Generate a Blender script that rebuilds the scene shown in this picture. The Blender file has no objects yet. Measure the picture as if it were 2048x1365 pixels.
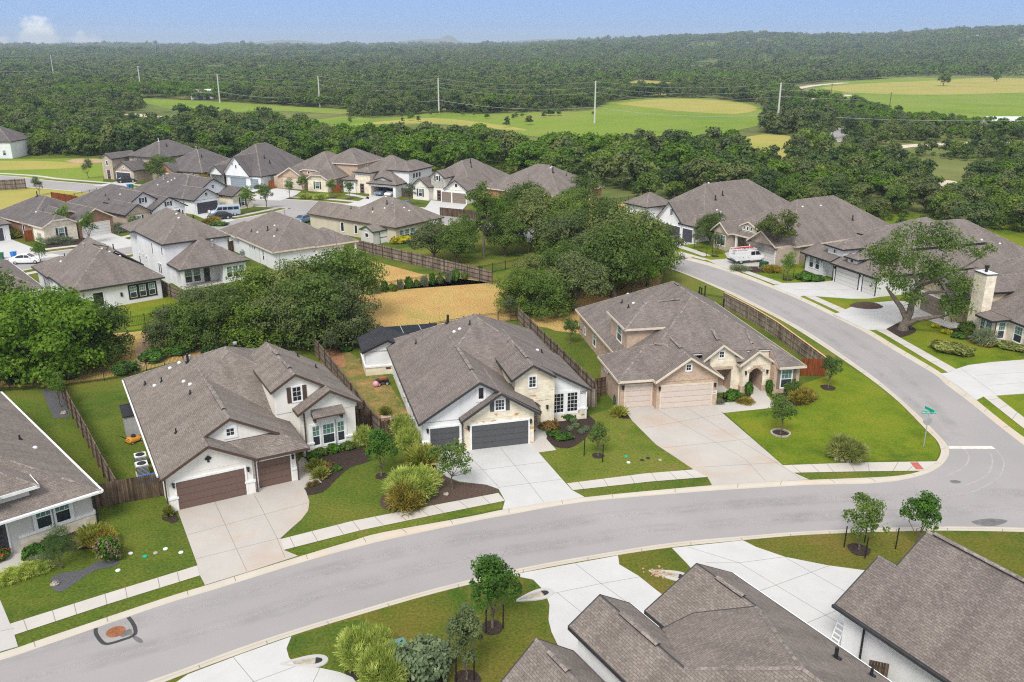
import bpy, bmesh, math, random
import numpy as np
from mathutils import Vector, Matrix, geometry
from math import radians, sin, cos, pi
random.seed(7); RNG = np.random.default_rng(7)
S = bpy.context.scene; COL = S.collection
# ---------------------------------------------------------------- camera
F, YH, CH = 1760., 92., 32.                     # focal length (in 2048-wide pixels), horizon row, camera height
TH = math.atan((682.5-YH)/F); cT, sT = cos(TH), sin(TH)
cam = bpy.data.objects.new("camera", bpy.data.cameras.new("camera")); COL.objects.link(cam)
cam.location = (0, 0, CH); cam.rotation_euler = (pi/2-TH, 0, 0)
cam.data.sensor_width = 36; cam.data.lens = 36*F/2048; cam.data.clip_start = .5; cam.data.clip_end = 60000
S.camera = cam
S.cycles.use_denoising = False; S.cycles.pixel_filter_type = 'BLACKMAN_HARRIS'; S.cycles.filter_width = 1.15; S.cycles.adaptive_threshold = .006; S.cycles.max_bounces = 6; S.cycles.sample_clamp_indirect = 6
# ---------------------------------------------------------------- sky, sun, exposure
SUN_EL, SUN_AZ = radians(50), radians(-163)       # azimuth measured from +Y towards +X
w = bpy.data.worlds.new("World"); S.world = w; w.use_nodes = True
wn, wl = w.node_tree.nodes, w.node_tree.links
bg = wn["Background"]; bg.inputs[1].default_value = .15
sky = wn.new("ShaderNodeTexSky"); sky.sky_type = 'NISHITA'; sky.sun_disc = False
sky.sun_elevation = SUN_EL; sky.sun_rotation = SUN_AZ; sky.altitude = 300; sky.air_density = 1.0; sky.dust_density = .3; sky.ozone_density = 3.0
sun = bpy.data.objects.new("sun", bpy.data.lights.new("sun", 'SUN')); COL.objects.link(sun)
sun.data.energy = 1.1; sun.data.angle = radians(20); sun.data.color = (1, .96, .9)
sun.rotation_euler = Vector((-sin(SUN_AZ)*cos(SUN_EL), -cos(SUN_AZ)*cos(SUN_EL), -sin(SUN_EL))).to_track_quat('-Z', 'Y').to_euler()
vs = S.view_settings; vs.view_transform = 'Standard'; vs.look = 'None'; vs.gamma = 1; vs.exposure = 1.5
# clouds and the hazy band are part of the sky: laid out by direction
def wnode(t, **k):
    n = wn.new(t)
    for a, b in k.items(): setattr(n, a, b)
    return n
tc = wnode("ShaderNodeTexCoord"); sep = wnode("ShaderNodeSeparateXYZ"); wl.new(tc.outputs['Generated'], sep.inputs[0])
def wmath(op, a, b=None, c=None):
    n = wnode("ShaderNodeMath", operation=op)
    for i, v in enumerate((a, b, c)):
        if v is None: continue
        if isinstance(v, (int, float)): n.inputs[i].default_value = v
        else: wl.new(v, n.inputs[i])
    return n.outputs[0]
def wmix(f, a, b):
    n = wnode("ShaderNodeMix", data_type='RGBA')
    if isinstance(f, (int, float)): n.inputs[0].default_value = f
    else: wl.new(f, n.inputs[0])
    for i, v in ((6, a), (7, b)):
        if isinstance(v, tuple): n.inputs[i].default_value = (*v, 1)
        else: wl.new(v, n.inputs[i])
    return n.outputs[2]

# broken cloud overhead (out of frame, it gives the soft light), clear blue band low over the horizon
K = 1/(.15*2**1.3)                                  # display value -> sky colour
hyp = wmath('SQRT', wmath('ADD', wmath('MULTIPLY', sep.outputs[0], sep.outputs[0]), wmath('MULTIPLY', sep.outputs[1], sep.outputs[1])))
el = wmath('DIVIDE', sep.outputs[2], wmath('MAXIMUM', hyp, .001)); az = wmath('DIVIDE', sep.outputs[0], wmath('MAXIMUM', sep.outputs[1], .01))
def wramp(f, pts):
    r = wnode("ShaderNodeValToRGB"); e = r.color_ramp.elements
    while len(e) < len(pts): e.new(.5)
    for i, (p, c) in enumerate(pts): e[i].position = p; e[i].color = (*c, 1) if isinstance(c, tuple) else (c, c, c, 1)
    wl.new(f, r.inputs[0]); return r.outputs[0]
def wscale(c, k):
    n = wnode("ShaderNodeVectorMath", operation='SCALE'); wl.new(c, n.inputs[0]); n.inputs['Scale'].default_value = k; return n.outputs[0]
band = wscale(wramp(wmath('MULTIPLY', el, 10.), [(0., (.55, .72, .92)), (.06, (.42, .61, .88)), (.2, (.315, .50, .81)), (.5, (.285, .46, .80)), (1., (.40, .55, .85))]), K)
cn = wnode("ShaderNodeTexNoise"); cn.inputs['Scale'].default_value = 2.2; cn.inputs['Detail'].default_value = 6; wl.new(tc.outputs['Generated'], cn.inputs['Vector'])
deck = wscale(wramp(cn.outputs[0], [(.36, (.82, .84, .88)), (.62, (1., .985, .955))]), K*.96)
upper = wmix(wramp(cn.outputs[0], [(.30, 0.), (.46, 1.)]), sky.outputs[0], deck)
f = wramp(el, [(.08, 0.), (.34, 1.)]); col = wmix(f, band, upper)
# the small white cloud low on the left
cv = wnode("ShaderNodeCombineXYZ"); wl.new(wmath('MULTIPLY', az, 45.), cv.inputs[0]); wl.new(wmath('MULTIPLY', el, 60.), cv.inputs[1])
c2 = wnode("ShaderNodeTexNoise"); c2.inputs['Scale'].default_value = 1.6; c2.inputs['Detail'].default_value = 6; c2.inputs['Roughness'].default_value = .6; wl.new(cv.outputs[0], c2.inputs['Vector'])
def blob(a0, e0, wa, we):
    p = wmath('DIVIDE', wmath('SUBTRACT', az, a0), wa); q = wmath('DIVIDE', wmath('SUBTRACT', el, e0), we)
    return wmath('SUBTRACT', 1., wmath('SQRT', wmath('ADD', wmath('MULTIPLY', p, p), wmath('MULTIPLY', q, q))))
mk = wmath('MAXIMUM', wmath('MAXIMUM', blob(-.509, .006, .028, .024), wmath('MULTIPLY', blob(-.457, .003, .03, .012), .55)), wmath('MULTIPLY', blob(-.556, .003, .02, .009), 1.))
mk = wmath('ADD', wmath('MULTIPLY', mk, 1.1), wmath('MULTIPLY', wmath('SUBTRACT', c2.outputs[0], .5), 1.3)); mk = wmath('MULTIPLY', wramp(mk, [(.12, 0.), (.5, 1.)]), 1.)
white = wnode("ShaderNodeRGB"); white.outputs[0].default_value = (.98*K, .99*K, 1.0*K, 1)
col = wmix(mk, col, white.outputs[0])
wl.new(col, bg.inputs[0])
# ---------------------------------------------------------------- photo calibration: pixel (2048 wide) -> ground point
def G(px, py, z=0.):
    a = (px-1024)/F; b = -(py-682.5)/F
    d = (a, cT+b*sT, -sT+b*cT); t = (z-CH)/d[2]
    return Vector((d[0]*t, d[1]*t, z))
def PX(x, y, z=0.):
    zc = y*cT-(z-CH)*sT; yc = y*sT+(z-CH)*cT
    return 1024+F*x/zc, 682.5-F*yc/zc
def inpoly(x, y, poly):
    r = False; n = len(poly); j = n-1
    for i in range(n):
        xi, yi = poly[i]; xj, yj = poly[j]
        if (yi > y) != (yj > y) and x < (xj-xi)*(y-yi)/(yj-yi)+xi: r = not r
        j = i
    return r
# ---------------------------------------------------------------- materials
MATS = {}
class NT:
    def __init__(s, name, rough=.8, spec=.3):
        m = bpy.data.materials.new(name); m.use_nodes = True; s.m = m; s.n = m.node_tree.nodes; s.l = m.node_tree.links
        s.b = s.n["Principled BSDF"]; s.b.inputs['Roughness'].default_value = rough; s.b.inputs['Specular IOR Level'].default_value = spec
        s.t = s.n.new("ShaderNodeTexCoord")
    def setin(s, sock, v):
        if isinstance(v, bpy.types.NodeSocket): s.l.new(v, sock)
        elif isinstance(v, tuple) and len(v) == 3 and sock.type == 'RGBA': sock.default_value = (*v, 1)
        else: sock.default_value = v
    def noise(s, scale, detail=3, rough=.55, co='Object', out=0, dist=0., sc3=None):
        n = s.n.new("ShaderNodeTexNoise"); n.inputs['Scale'].default_value = scale; n.inputs['Detail'].default_value = detail
        n.inputs['Roughness'].default_value = rough; n.inputs['Distortion'].default_value = dist
        c = s.t.outputs[co] if isinstance(co, str) else co
        if sc3:
            mp = s.n.new("ShaderNodeMapping"); mp.inputs['Scale'].default_value = sc3; s.l.new(c, mp.inputs[0]); c = mp.outputs[0]
        s.l.new(c, n.inputs['Vector']); return n.outputs[out]
    def ramp(s, f, pts, interp='LINEAR'):
        r = s.n.new("ShaderNodeValToRGB"); r.color_ramp.interpolation = interp
        e = r.color_ramp.elements
        while len(e) < len(pts): e.new(.5)
        for i, (p, c) in enumerate(pts):
            e[i].position = p; e[i].color = (*c, 1) if isinstance(c, tuple) else (c, c, c, 1)
        s.l.new(f, r.inputs[0]); return r.outputs[0]
    def mix(s, f, a, b, mode='MIX'):
        n = s.n.new("ShaderNodeMix"); n.data_type = 'RGBA'; n.blend_type = mode
        s.setin(n.inputs[0], f); s.setin(n.inputs[6], a); s.setin(n.inputs[7], b); return n.outputs[2]
    def math(s, op, a, b=0., c=0.):
        n = s.n.new("ShaderNodeMath"); n.operation = op
        s.setin(n.inputs[0], a); s.setin(n.inputs[1], b); s.setin(n.inputs[2], c); return n.outputs[0]
    def brick(s, c1, c2, cm, w, h, mortar, co='UV', offset=.5, bias=0.):
        n = s.n.new("ShaderNodeTexBrick"); n.offset = offset
        for k, v in (('Color1', c1), ('Color2', c2), ('Mortar', cm)): s.setin(n.inputs[k], v)
        n.inputs['Scale'].default_value = 1; n.inputs['Brick Width'].default_value = w; n.inputs['Row Height'].default_value = h
        n.inputs['Mortar Size'].default_value = mortar; n.inputs['Mortar Smooth'].default_value = .1; n.inputs['Bias'].default_value = bias
        s.l.new(s.t.outputs[co], n.inputs['Vector']); return n
    def bump(s, h, strength=.4, dist=.02):
        n = s.n.new("ShaderNodeBump"); n.inputs['Strength'].default_value = strength; n.inputs['Distance'].default_value = dist
        s.l.new(h, n.inputs['Height']); s.l.new(n.outputs[0], s.b.inputs['Normal'])
    def rnd(s):
        n = s.n.new("ShaderNodeObjectInfo"); return n.outputs['Random']
    def done(s, col, key):
        s.setin(s.b.inputs['Base Color'], col); MATS[key] = s.m; return s.m
def sc(c, k): return tuple(min(1, x*k) for x in c)
def plain(key, col, rough=.7, spec=.3, var=.12, scale=3., co='Object', metal=0.):
    t = NT(key, rough, spec); n = t.noise(scale, 4, co=co); t.b.inputs['Metallic'].default_value = metal
    return t.done(t.ramp(n, [(.3, sc(col, 1-var)), (.7, sc(col, 1+var))]), key)
def shingle(key, col, tint=.16, w=.29, h=.135):
    t = NT(key, .9, .2)
    b = t.brick(sc(col, 1.12*(1-tint)), sc(col, 1.12*(1+tint)), sc(col, .6), w, h, .010)
    n2 = t.noise(9, 2, co='UV'); n = t.noise(.45, 4, co='UV')
    c = t.mix(1, b.outputs[0], t.ramp(n2, [(.3, .78), (.7, 1.22)]), 'MULTIPLY')
    c = t.mix(1, c, t.ramp(n, [(.25, (.86, .85, .84)), (.75, (1.13, 1.12, 1.1))]), 'MULTIPLY')
    st = t.noise(1.0, 3, co='UV', sc3=(1.1, .06, 1)); c = t.mix(1, c, t.ramp(st, [(.35, .88), (.6, 1.06)]), 'MULTIPLY')
    return t.done(c, key)
def stucco(key, col):
    t = NT(key, .9, .2); n = t.noise(.5, 4); st = t.noise(1.2, 3, sc3=(1, 1, .12)); f = t.noise(30, 2)
    c = t.mix(1, t.ramp(n, [(.3, sc(col, .93)), (.7, sc(col, 1.04))]), t.ramp(st, [(.3, .92), (.6, 1.02)]), 'MULTIPLY')
    return t.done(c, key)
def masonry(key, c1, c2, cm, w, h, mortar, spots=None, bias=0., nv=.2):
    t = NT(key, .9, .2); b = t.brick(c1, c2, cm, w, h, mortar, bias=bias); n = t.noise(1.3, 3, co='UV')
    c = t.mix(1, b.outputs[0], t.ramp(n, [(.3, 1-nv), (.7, 1+nv*.6)]), 'MULTIPLY')
    if spots:
        sp = t.noise(1.15, 2, co='UV', sc3=(.8, 2.0, 1)); c = t.mix(t.ramp(sp, [(.635, 0.), (.67, .9)]), c, spots)
    c = t.mix(b.outputs[1], c, cm); return t.done(c, key)
def grass(key, a, b, c, ps=.09, fine=.27, dry=None):
    t = NT(key, 1, .05); n = t.noise(ps, 5, .6); n2 = t.noise(ps*4.3, 4, .6, dist=.6); f = t.noise(5.5, 6, .75)
    m = t.ramp(n, [(.36, a), (.52, b), (.68, c)])
    m = t.mix(t.ramp(n2, [(.42, 0.), (.68, .7)]), m, t.mix(.5, b, c))
    if dry: d = t.noise(.35, 5, .65); m = t.mix(t.ramp(d, [(.58, 0.), (.7, .85)]), m, dry)
    m = t.mix(1, m, t.ramp(f, [(.30, 1-fine*2.), (.70, 1+fine*1.9)]), 'MULTIPLY')
    t.bump(f, .8, .06); return t.done(m, key)
def concrete(key, col, stain=.25, sc_=.5, warm=(.62, .5, .4)):
    t = NT(key, .85, .25); n = t.noise(sc_, 5, .6); n2 = t.noise(sc_*.35, 3, .5, dist=1.); f = t.noise(14, 4, .7)
    c = t.ramp(n, [(.3, sc(col, .93)), (.7, sc(col, 1.04))])
    c = t.mix(t.math('MULTIPLY', t.ramp(n2, [(.5, 0.), (.72, 1.)]), stain), c, warm)
    c = t.mix(1, c, t.ramp(f, [(.3, .95), (.7, 1.04)]), 'MULTIPLY'); return t.done(c, key)
def wood(key, c1, c2, board=.14, dirt=.5):
    t = NT(key, .95, .1); sx = t.n.new("ShaderNodeSeparateXYZ"); t.l.new(t.t.outputs['UV'], sx.inputs[0])
    cell = t.math('FLOOR', t.math('DIVIDE', sx.outputs[0], board)); wn_ = t.n.new("ShaderNodeTexWhiteNoise"); wn_.noise_dimensions = '1D'
    t.l.new(cell, wn_.inputs['W']); fr = t.math('FRACT', t.math('DIVIDE', sx.outputs[0], board))
    c = t.mix(wn_.outputs[0], c1, c2); n = t.noise(1.2, 4, co='UV', sc3=(6, .7, 1)); n2 = t.noise(.6, 3, co='UV')
    c = t.mix(1, c, t.ramp(n, [(.3, .62), (.7, 1.25)]), 'MULTIPLY')
    c = t.mix(t.math('MULTIPLY', t.ramp(n2, [(.45, 0.), (.65, 1.)]), dirt), c, sc(c1, .4))
    g = t.math('LESS_THAN', fr, .08); c = t.mix(g, c, sc(c1, .18)); return t.done(c, key)
def foliage(key, a, b, c, trans=.3, rv=.25, ns=.55):
    t = NT(key, .75, .25); n = t.noise(ns, 3, .6); n2 = t.noise(3.5, 2)
    m = t.ramp(n, [(.3, a), (.52, b), (.72, c)])
    m = t.mix(1, m, t.ramp(n2, [(.3, .75), (.7, 1.25)]), 'MULTIPLY')
    m = t.mix(1, m, t.ramp(t.rnd(), [(0., (1-rv, 1-rv, 1-rv*.6)), (.5, (1., 1, 1)), (1., (1+rv*1.1, 1+rv*.8, 1-rv*.3))]), 'MULTIPLY')
    t.setin(t.b.inputs['Base Color'], m)
    tr = t.n.new("ShaderNodeBsdfTranslucent"); t.setin(tr.inputs[0], t.mix(1, m, (1.15, 1.25, .6), 'MULTIPLY'))
    mx = t.n.new("ShaderNodeMixShader"); mx.inputs[0].default_value = trans
    t.l.new(t.b.outputs[0], mx.inputs[1]); t.l.new(tr.outputs[0], mx.inputs[2]); t.l.new(mx.outputs[0], t.n['Material Output'].inputs[0])
    MATS[key] = t.m; return t.m
shingle('shingle', (.175, .150, .138)); shingle('shingle_dark', (.125, .112, .112)); shingle('shingle_warm', (.190, .163, .146))
shingle('shingle_black', (.035, .037, .043), .2); shingle('shingle_cap', (.205, .178, .162), .3, .3, .3)
stucco('white_stucco', (.80, .80, .81)); stucco('cream_stucco', (.80, .775, .72)); stucco('grey_stucco', (.62, .60, .57)); stucco('beige_stucco', (.60, .535, .42))
stucco('white_siding', (.78, .79, .82))
masonry('limestone', (.74, .66, .50), (.86, .79, .64), (.70, .64, .52), .62, .21, .012, spots=(.52, .22, .05))
masonry('pale_stone', (.78, .68, .53), (.90, .82, .68), (.74, .66, .54), .55, .2, .012)
masonry('gold_stone', (.50, .40, .25), (.66, .58, .43), (.55, .48, .37), .5, .25, .014, spots=(.4, .2, .07))
masonry('tan_brick', (.39, .26, .18), (.57, .42, .31), (.60, .50, .41), .22, .075, .008)
masonry('grey_brick', (.40, .31, .235), (.58, .48, .38), (.48, .43, .37), .22, .075, .008)
masonry('red_brick', (.20, .095, .055), (.34, .17, .10), (.33, .26, .21), .22, .075, .008)
masonry('orange_brick', (.30, .13, .055), (.44, .23, .11), (.40, .30, .22), .22, .075, .008)
concrete('driveway_concrete', (0.480, 0.464, 0.444), .35); concrete('stained_concrete', (0.468, 0.436, 0.400), .75, .4, (.46, .33, .24)); concrete('new_concrete', (0.528, 0.524, 0.516), .12, .5, (.54, .50, .45))
concrete('kerb_concrete', (0.512, 0.468, 0.400), .35, .5, (.58, .42, .28)); concrete('walk_concrete', (0.516, 0.488, 0.452), .3)
plain('joint', (.25, .22, .20), .9); plain('tactile', (.42, .12, .09), .9)
t = NT('asphalt', .92, .2); n = t.noise(.10, 4, .6); f = t.noise(30, 4, .8); st = t.noise(.9, 4, co='UV', sc3=(1.2, .05, 1))
c = t.ramp(n, [(.3, (.300, .286, .283)), (.7, (.350, .332, .328))]); c = t.mix(1, c, t.ramp(f, [(.3, .9), (.7, 1.08)]), 'MULTIPLY')
t.done(c, 'asphalt')
plain('tar', (.045, .045, .05), .7); plain('rust', (.26, .10, .045), .9, var=.3, scale=5); plain('road_paint', (.62, .60, .54), .8); plain('tyre_mark', (.36, .345, .345), .9)
plain('damp_asphalt', (.15, .145, .145), .7, var=.25, scale=2)
grass('lawn_green', (0.057, 0.098, 0.017), (0.096, 0.137, 0.020), (0.160, 0.155, 0.032), .10)
grass('lawn_bright', (0.071, 0.125, 0.012), (0.134, 0.190, 0.014), (0.217, 0.209, 0.024), .13, .2)
grass('lawn_worn', (0.076, 0.128, 0.015), (0.134, 0.166, 0.025), (0.183, 0.166, 0.045), .14, .24, dry=(.22, .15, .06))
grass('lawn_south', (0.046, 0.100, 0.014), (0.117, 0.128, 0.020), (0.176, 0.131, 0.036), .12, .24)
grass('lawn_shade', (0.031, 0.077, 0.009), (0.050, 0.104, 0.011), (0.077, 0.117, 0.016), .12)
grass('dry_field', (0.433, 0.249, 0.098), (0.477, 0.316, 0.117), (0.325, 0.275, 0.084), .13, .42, dry=(.42, .25, .12))
grass('patchy_yard', (0.112, 0.154, 0.033), (0.200, 0.176, 0.055), (0.450, 0.242, 0.121), .35, .25, dry=(.42, .23, .11))
grass('meadow', (0.138, 0.226, 0.026), (0.180, 0.260, 0.031), (0.241, 0.252, 0.072), .018, .22)
grass('meadow_dry', (0.288, 0.287, 0.066), (0.375, 0.322, 0.099), (0.275, 0.310, 0.044), .02, .22)
grass('forest_floor', (0.079, 0.115, 0.032), (0.137, 0.163, 0.047), (0.232, 0.218, 0.084), .02, .25)
plain('mulch', (.050, .036, .030), 1, .1, .45, 9); plain('mulch_brown', (.095, .066, .052), 1, .1, .4, 9); plain('gravel', (.10, .10, .108), 1, .1, .35, 14); plain('dirt', (.44, .30, .19), 1, .1, .25, .8)
plain('dirt_road', (.58, .50, .40), 1, .1, .15, .3); plain('bare_earth', (.33, .17, .09), 1, .1, .3, 3)
wood('grey_fence', (.20, .155, .12), (.37, .31, .26)); wood('brown_fence', (.085, .055, .04), (.20, .145, .105), dirt=.7); wood('red_fence', (.20, .055, .02), (.28, .085, .03), dirt=.1)
wood('pale_fence', (.24, .19, .14), (.46, .40, .34), dirt=.75); plain('fence_cap', (.62, .40, .20), .8)
plain('iron', (.016, .016, .017), .5, .4); plain('bark', (.155, .128, .105), 1, .1, .4, 6); plain('bark_dark', (.075, .06, .05), 1, .1, .35, 6)
plain('white_trim', (.80, .80, .80), .6); plain('cream_trim', (.66, .57, .47), .7); plain('brown_trim', (.085, .055, .042), .7); plain('dark_trim', (.045, .044, .048), .6)
plain('black_trim', (.022, .022, .026), .5); plain('soffit', (.55, .53, .5), .8)
plain('brown_door', (.155, .098, .078), .6, .3, .05); plain('charcoal_door', (.085, .088, .094), .55, .3, .05); plain('tan_door', (.60, .51, .45), .6, .3, .04); plain('grey_door', (.25, .30, .34), .5, .3, .05)
plain('pale_door', (.60, .59, .57), .6, .3, .04); plain('dark_door', (.06, .058, .075), .5, .3, .08); plain('taupe_door', (.23, .18, .145), .6, .3, .05)
def glass(key, col, rough=.08):
    t = NT(key, rough, .6); n = t.noise(1.1, 3); return t.done(t.ramp(n, [(.3, sc(col, .55)), (.7, sc(col, 1.4))]), key)
glass('glass_dark', (.035, .045, .055)); glass('glass_blind', (.12, .235, .20), .15); glass('glass_black', (.02, .022, .028))
plain('metal_grey', (.35, .36, .37), .4, .5, .08); plain('metal_black', (.02, .02, .024), .5); plain('metal_white', (.75, .76, .77), .4); plain('pole_wood', (.40, .37, .33), .9); plain('pole_steel', (.55, .54, .5), .6)
plain('car_white', (.78, .79, .81), .25, .5, .03); plain('car_black', (.012, .013, .016), .2, .6); plain('car_blue', (.16, .24, .34), .25, .5, .05); plain('car_navy', (.02, .03, .055), .2, .6); plain('van_silver', (.36, .44, .53), .3, .5, .05)
plain('rubber', (.015, .015, .016), .9); plain('tail_red', (.45, .02, .015), .3); plain('bin_blue', (.03, .20, .60), .5); plain('bin_green', (.015, .15, .07), .5); plain('utility_green', (.10, .23, .20), .5); plain('utility_dark', (.03, .09, .055), .5)
plain('sign_green', (.0, .36, .24), .4); plain('sign_white', (.85, .85, .85), .5); plain('sign_back', (.34, .35, .34), .5); plain('skin', (.45, .28, .2), .6); plain('cloth_white', (.75, .75, .78), .9); plain('cloth_dark', (.05, .06, .09), .9)
plain('toy_red', (.6, .03, .03), .4); plain('toy_blue', (.02, .2, .6), .4); plain('toy_cyan', (.1, .45, .5), .4); plain('pink', (.75, .33, .42), .4); plain('orange', (.62, .27, .03), .5); plain('cedar', (.36, .19, .11), .9); plain('stone', (.38, .34, .28), .95, .1, .3, 3); plain('terracotta', (.35, .12, .05), .9)
plain('roof_metal', (.62, .64, .66), .4); plain('panel_black', (.016, .019, .026), .7, .15)
foliage('oak', (0.063, 0.112, 0.022), (0.109, 0.176, 0.030), (0.197, 0.252, 0.054)); foliage('oak_grey', (0.079, 0.112, 0.041), (0.127, 0.165, 0.056), (0.202, 0.232, 0.086), .25)
foliage('oak_bright', (0.067, 0.138, 0.014), (0.116, 0.217, 0.019), (0.209, 0.309, 0.033), .35); foliage('elm', (0.068, 0.143, 0.015), (0.123, 0.227, 0.023), (0.197, 0.310, 0.039), .4)
foliage('cedar_green', (0.035, 0.070, 0.021), (0.061, 0.108, 0.029), (0.099, 0.153, 0.039), .2); foliage('young', (0.075, 0.132, 0.036), (0.112, 0.180, 0.046), (0.175, 0.240, 0.065), .35)
foliage('olive', (0.088, 0.120, 0.058), (0.138, 0.180, 0.078), (0.200, 0.240, 0.117), .3)
foliage('shrub_light', (0.228, 0.298, 0.054), (0.385, 0.456, 0.100), (0.631, 0.660, 0.233), .3, .1, 1.6); foliage('shrub_yellow', (0.200, 0.172, 0.029), (0.343, 0.286, 0.051), (0.515, 0.400, 0.086), .3, .1, 1.6)
foliage('shrub_green', (0.037, 0.094, 0.013), (0.069, 0.163, 0.018), (0.125, 0.250, 0.027), .25, .2, 1.6); foliage('shrub_grey', (0.091, 0.130, 0.065), (0.156, 0.208, 0.111), (0.286, 0.351, 0.208), .2, .15, 2.2)
foliage('grass_tuft', (0.182, 0.221, 0.039), (0.312, 0.325, 0.072), (0.546, 0.442, 0.156), .35, .15, 1.); foliage('sage', (0.130, 0.156, 0.098), (0.208, 0.247, 0.156), (0.338, 0.377, 0.260), .2)
foliage('flower_pink', (.4, .12, .28), (.55, .2, .4), (.7, .35, .55), .3); foliage('flower_red', (.35, .06, .04), (.5, .12, .08), (.6, .25, .2), .3); foliage('flower_yellow', (.5, .42, .01), (.65, .58, .02), (.75, .7, .1), .3)
foliage('shrub_olive', (0.138, 0.169, 0.042), (0.237, 0.263, 0.072), (0.375, 0.375, 0.132), .25, .1, 1.6); foliage('rust_leaf', (.14, .09, .03), (.2, .14, .04), (.16, .18, .05), .3)
# ---------------------------------------------------------------- mesh helpers
class MB:
    def __init__(s): s.v = []; s.f = []; s.m = []; s.mats = []
    def mi(s, mat):
        if mat not in s.mats: s.mats.append(mat)
        return s.mats.index(mat)
    def poly(s, pts, mat):
        b = len(s.v); s.v += [tuple(p) for p in pts]; s.f.append(tuple(range(b, b+len(pts)))); s.m.append(s.mi(mat))
    def ngon(s, pts, mat, z=None):
        pts = [Vector((p[0], p[1], p[2] if len(p) > 2 else 0)) for p in pts]
        if z is not None: pts = [Vector((p.x, p.y, z)) for p in pts]
        for tri in geometry.tessellate_polygon([pts]):
            q = [pts[i] for i in tri]
            if (q[1]-q[0]).cross(q[2]-q[0]).z < 0: q.reverse()
            s.poly(q, mat)
    def box(s, x0, y0, z0, x1, y1, z1, mat, M=None, skip=''):
        P = [Vector(p) for p in ((x0, y0, z0), (x1, y0, z0), (x1, y1, z0), (x0, y1, z0), (x0, y0, z1), (x1, y0, z1), (x1, y1, z1), (x0, y1, z1))]
        if M: P = [M @ p for p in P]
        for k, f in (('d', (3, 2, 1, 0)), ('t', (4, 5, 6, 7)), ('f', (0, 1, 5, 4)), ('r', (1, 2, 6, 5)), ('b', (2, 3, 7, 6)), ('l', (3, 0, 4, 7))):
            if k not in skip: s.poly([P[i] for i in f], mat)
    def tube(s, pts, rad, mat, n=6, cap=True):
        pts = [Vector(p) for p in pts]; rings = []
        for i, p in enumerate(pts):
            d = (pts[min(i+1, len(pts)-1)]-pts[max(i-1, 0)]).normalized()
            a = d.cross(Vector((0, 0, 1))) if abs(d.z) < .95 else d.cross(Vector((1, 0, 0))); a.normalize(); b = d.cross(a)
            r = rad[i] if isinstance(rad, (list, tuple)) else rad
            rings.append([p+a*(r*cos(2*pi*k/n))+b*(r*sin(2*pi*k/n)) for k in range(n)])
        for i in range(len(rings)-1):
            for k in range(n): s.poly([rings[i][(k+1) % n], rings[i][k], rings[i+1][k], rings[i+1][(k+1) % n]], mat)
        if cap: s.poly(rings[0], mat); s.poly(rings[-1][::-1], mat)
    def lathe(s, prof, mat, c=(0, 0, 0), n=12):
        for i in range(len(prof)-1):
            (r0, z0), (r1, z1) = prof[i], prof[i+1]
            for k in range(n):
                a, b = 2*pi*k/n, 2*pi*(k+1)/n
                s.poly([(c[0]+r0*cos(a), c[1]+r0*sin(a), c[2]+z0), (c[0]+r0*cos(b), c[1]+r0*sin(b), c[2]+z0), (c[0]+r1*cos(b), c[1]+r1*sin(b), c[2]+z1), (c[0]+r1*cos(a), c[1]+r1*sin(a), c[2]+z1)], mat)
    def prism(s, pts, z0, z1, mat):
        n = len(pts); area = sum(pts[i][0]*pts[(i+1) % n][1]-pts[(i+1) % n][0]*pts[i][1] for i in range(n))
        if area < 0: pts = pts[::-1]
        s.ngon([(p[0], p[1], z1) for p in pts], mat)
        for i in range(n):
            a, b = pts[i], pts[(i+1) % n]; s.poly([(a[0], a[1], z0), (b[0], b[1], z0), (b[0], b[1], z1), (a[0], a[1], z1)], mat)
    def mesh(s, name, smooth=False, uv=True):
        me = bpy.data.meshes.new(name); me.from_pydata(s.v, [], s.f)
        for k in s.mats: me.materials.append(MATS[k])
        me.polygons.foreach_set('material_index', s.m)
        if smooth: me.polygons.foreach_set('use_smooth', [True]*len(s.f))
        if uv:
            lay = me.uv_layers.new(name='UVMap'); buf = np.zeros(len(me.loops)*2); V = s.v; li = 0
            for f in s.f:
                a, b, c = Vector(V[f[0]]), Vector(V[f[1]]), Vector(V[f[2]]); n = (b-a).cross(c-a)
                if n.length < 1e-12 and len(f) > 3: n = (b-a).cross(Vector(V[f[3]])-a)
                if n.length > 1e-12: n.normalize()
                if abs(n.z) > .995 or n.length < .5: tx, ty = Vector((1, 0, 0)), Vector((0, 1, 0))
                else: tx = Vector((-n.y, n.x, 0)).normalized(); ty = n.cross(tx)
                for i in f:
                    p = Vector(V[i]); buf[li*2] = p.dot(tx); buf[li*2+1] = p.dot(ty); li += 1
            lay.data.foreach_set('uv', buf)
        return me
    def obj(s, name, parent=None, smooth=False, uv=True):
        if not s.f: return None
        return link(name, s.mesh(name, smooth, uv), parent)
def link(name, me, parent=None, M=None):
    o = bpy.data.objects.new(name, me); COL.objects.link(o)
    if parent: o.parent = parent
    if M is not None: o.matrix_local = M
    return o
def tag(o, label, cat, group=None, kind=None):
    if label: o['label'] = label
    if cat: o['category'] = cat
    if group: o['group'] = group
    if kind: o['kind'] = kind
    return o
def empty(name, loc, rz=0, label=None, cat=None, group=None, scale=1.):
    o = bpy.data.objects.new(name, None); COL.objects.link(o); o.empty_display_size = .3
    o.location = loc; o.rotation_euler = (0, 0, rz); o.scale = (scale,)*3 if isinstance(scale, (int, float)) else scale
    return tag(o, label, cat, group)
def struct(o): o['kind'] = 'structure'; return o
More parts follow.
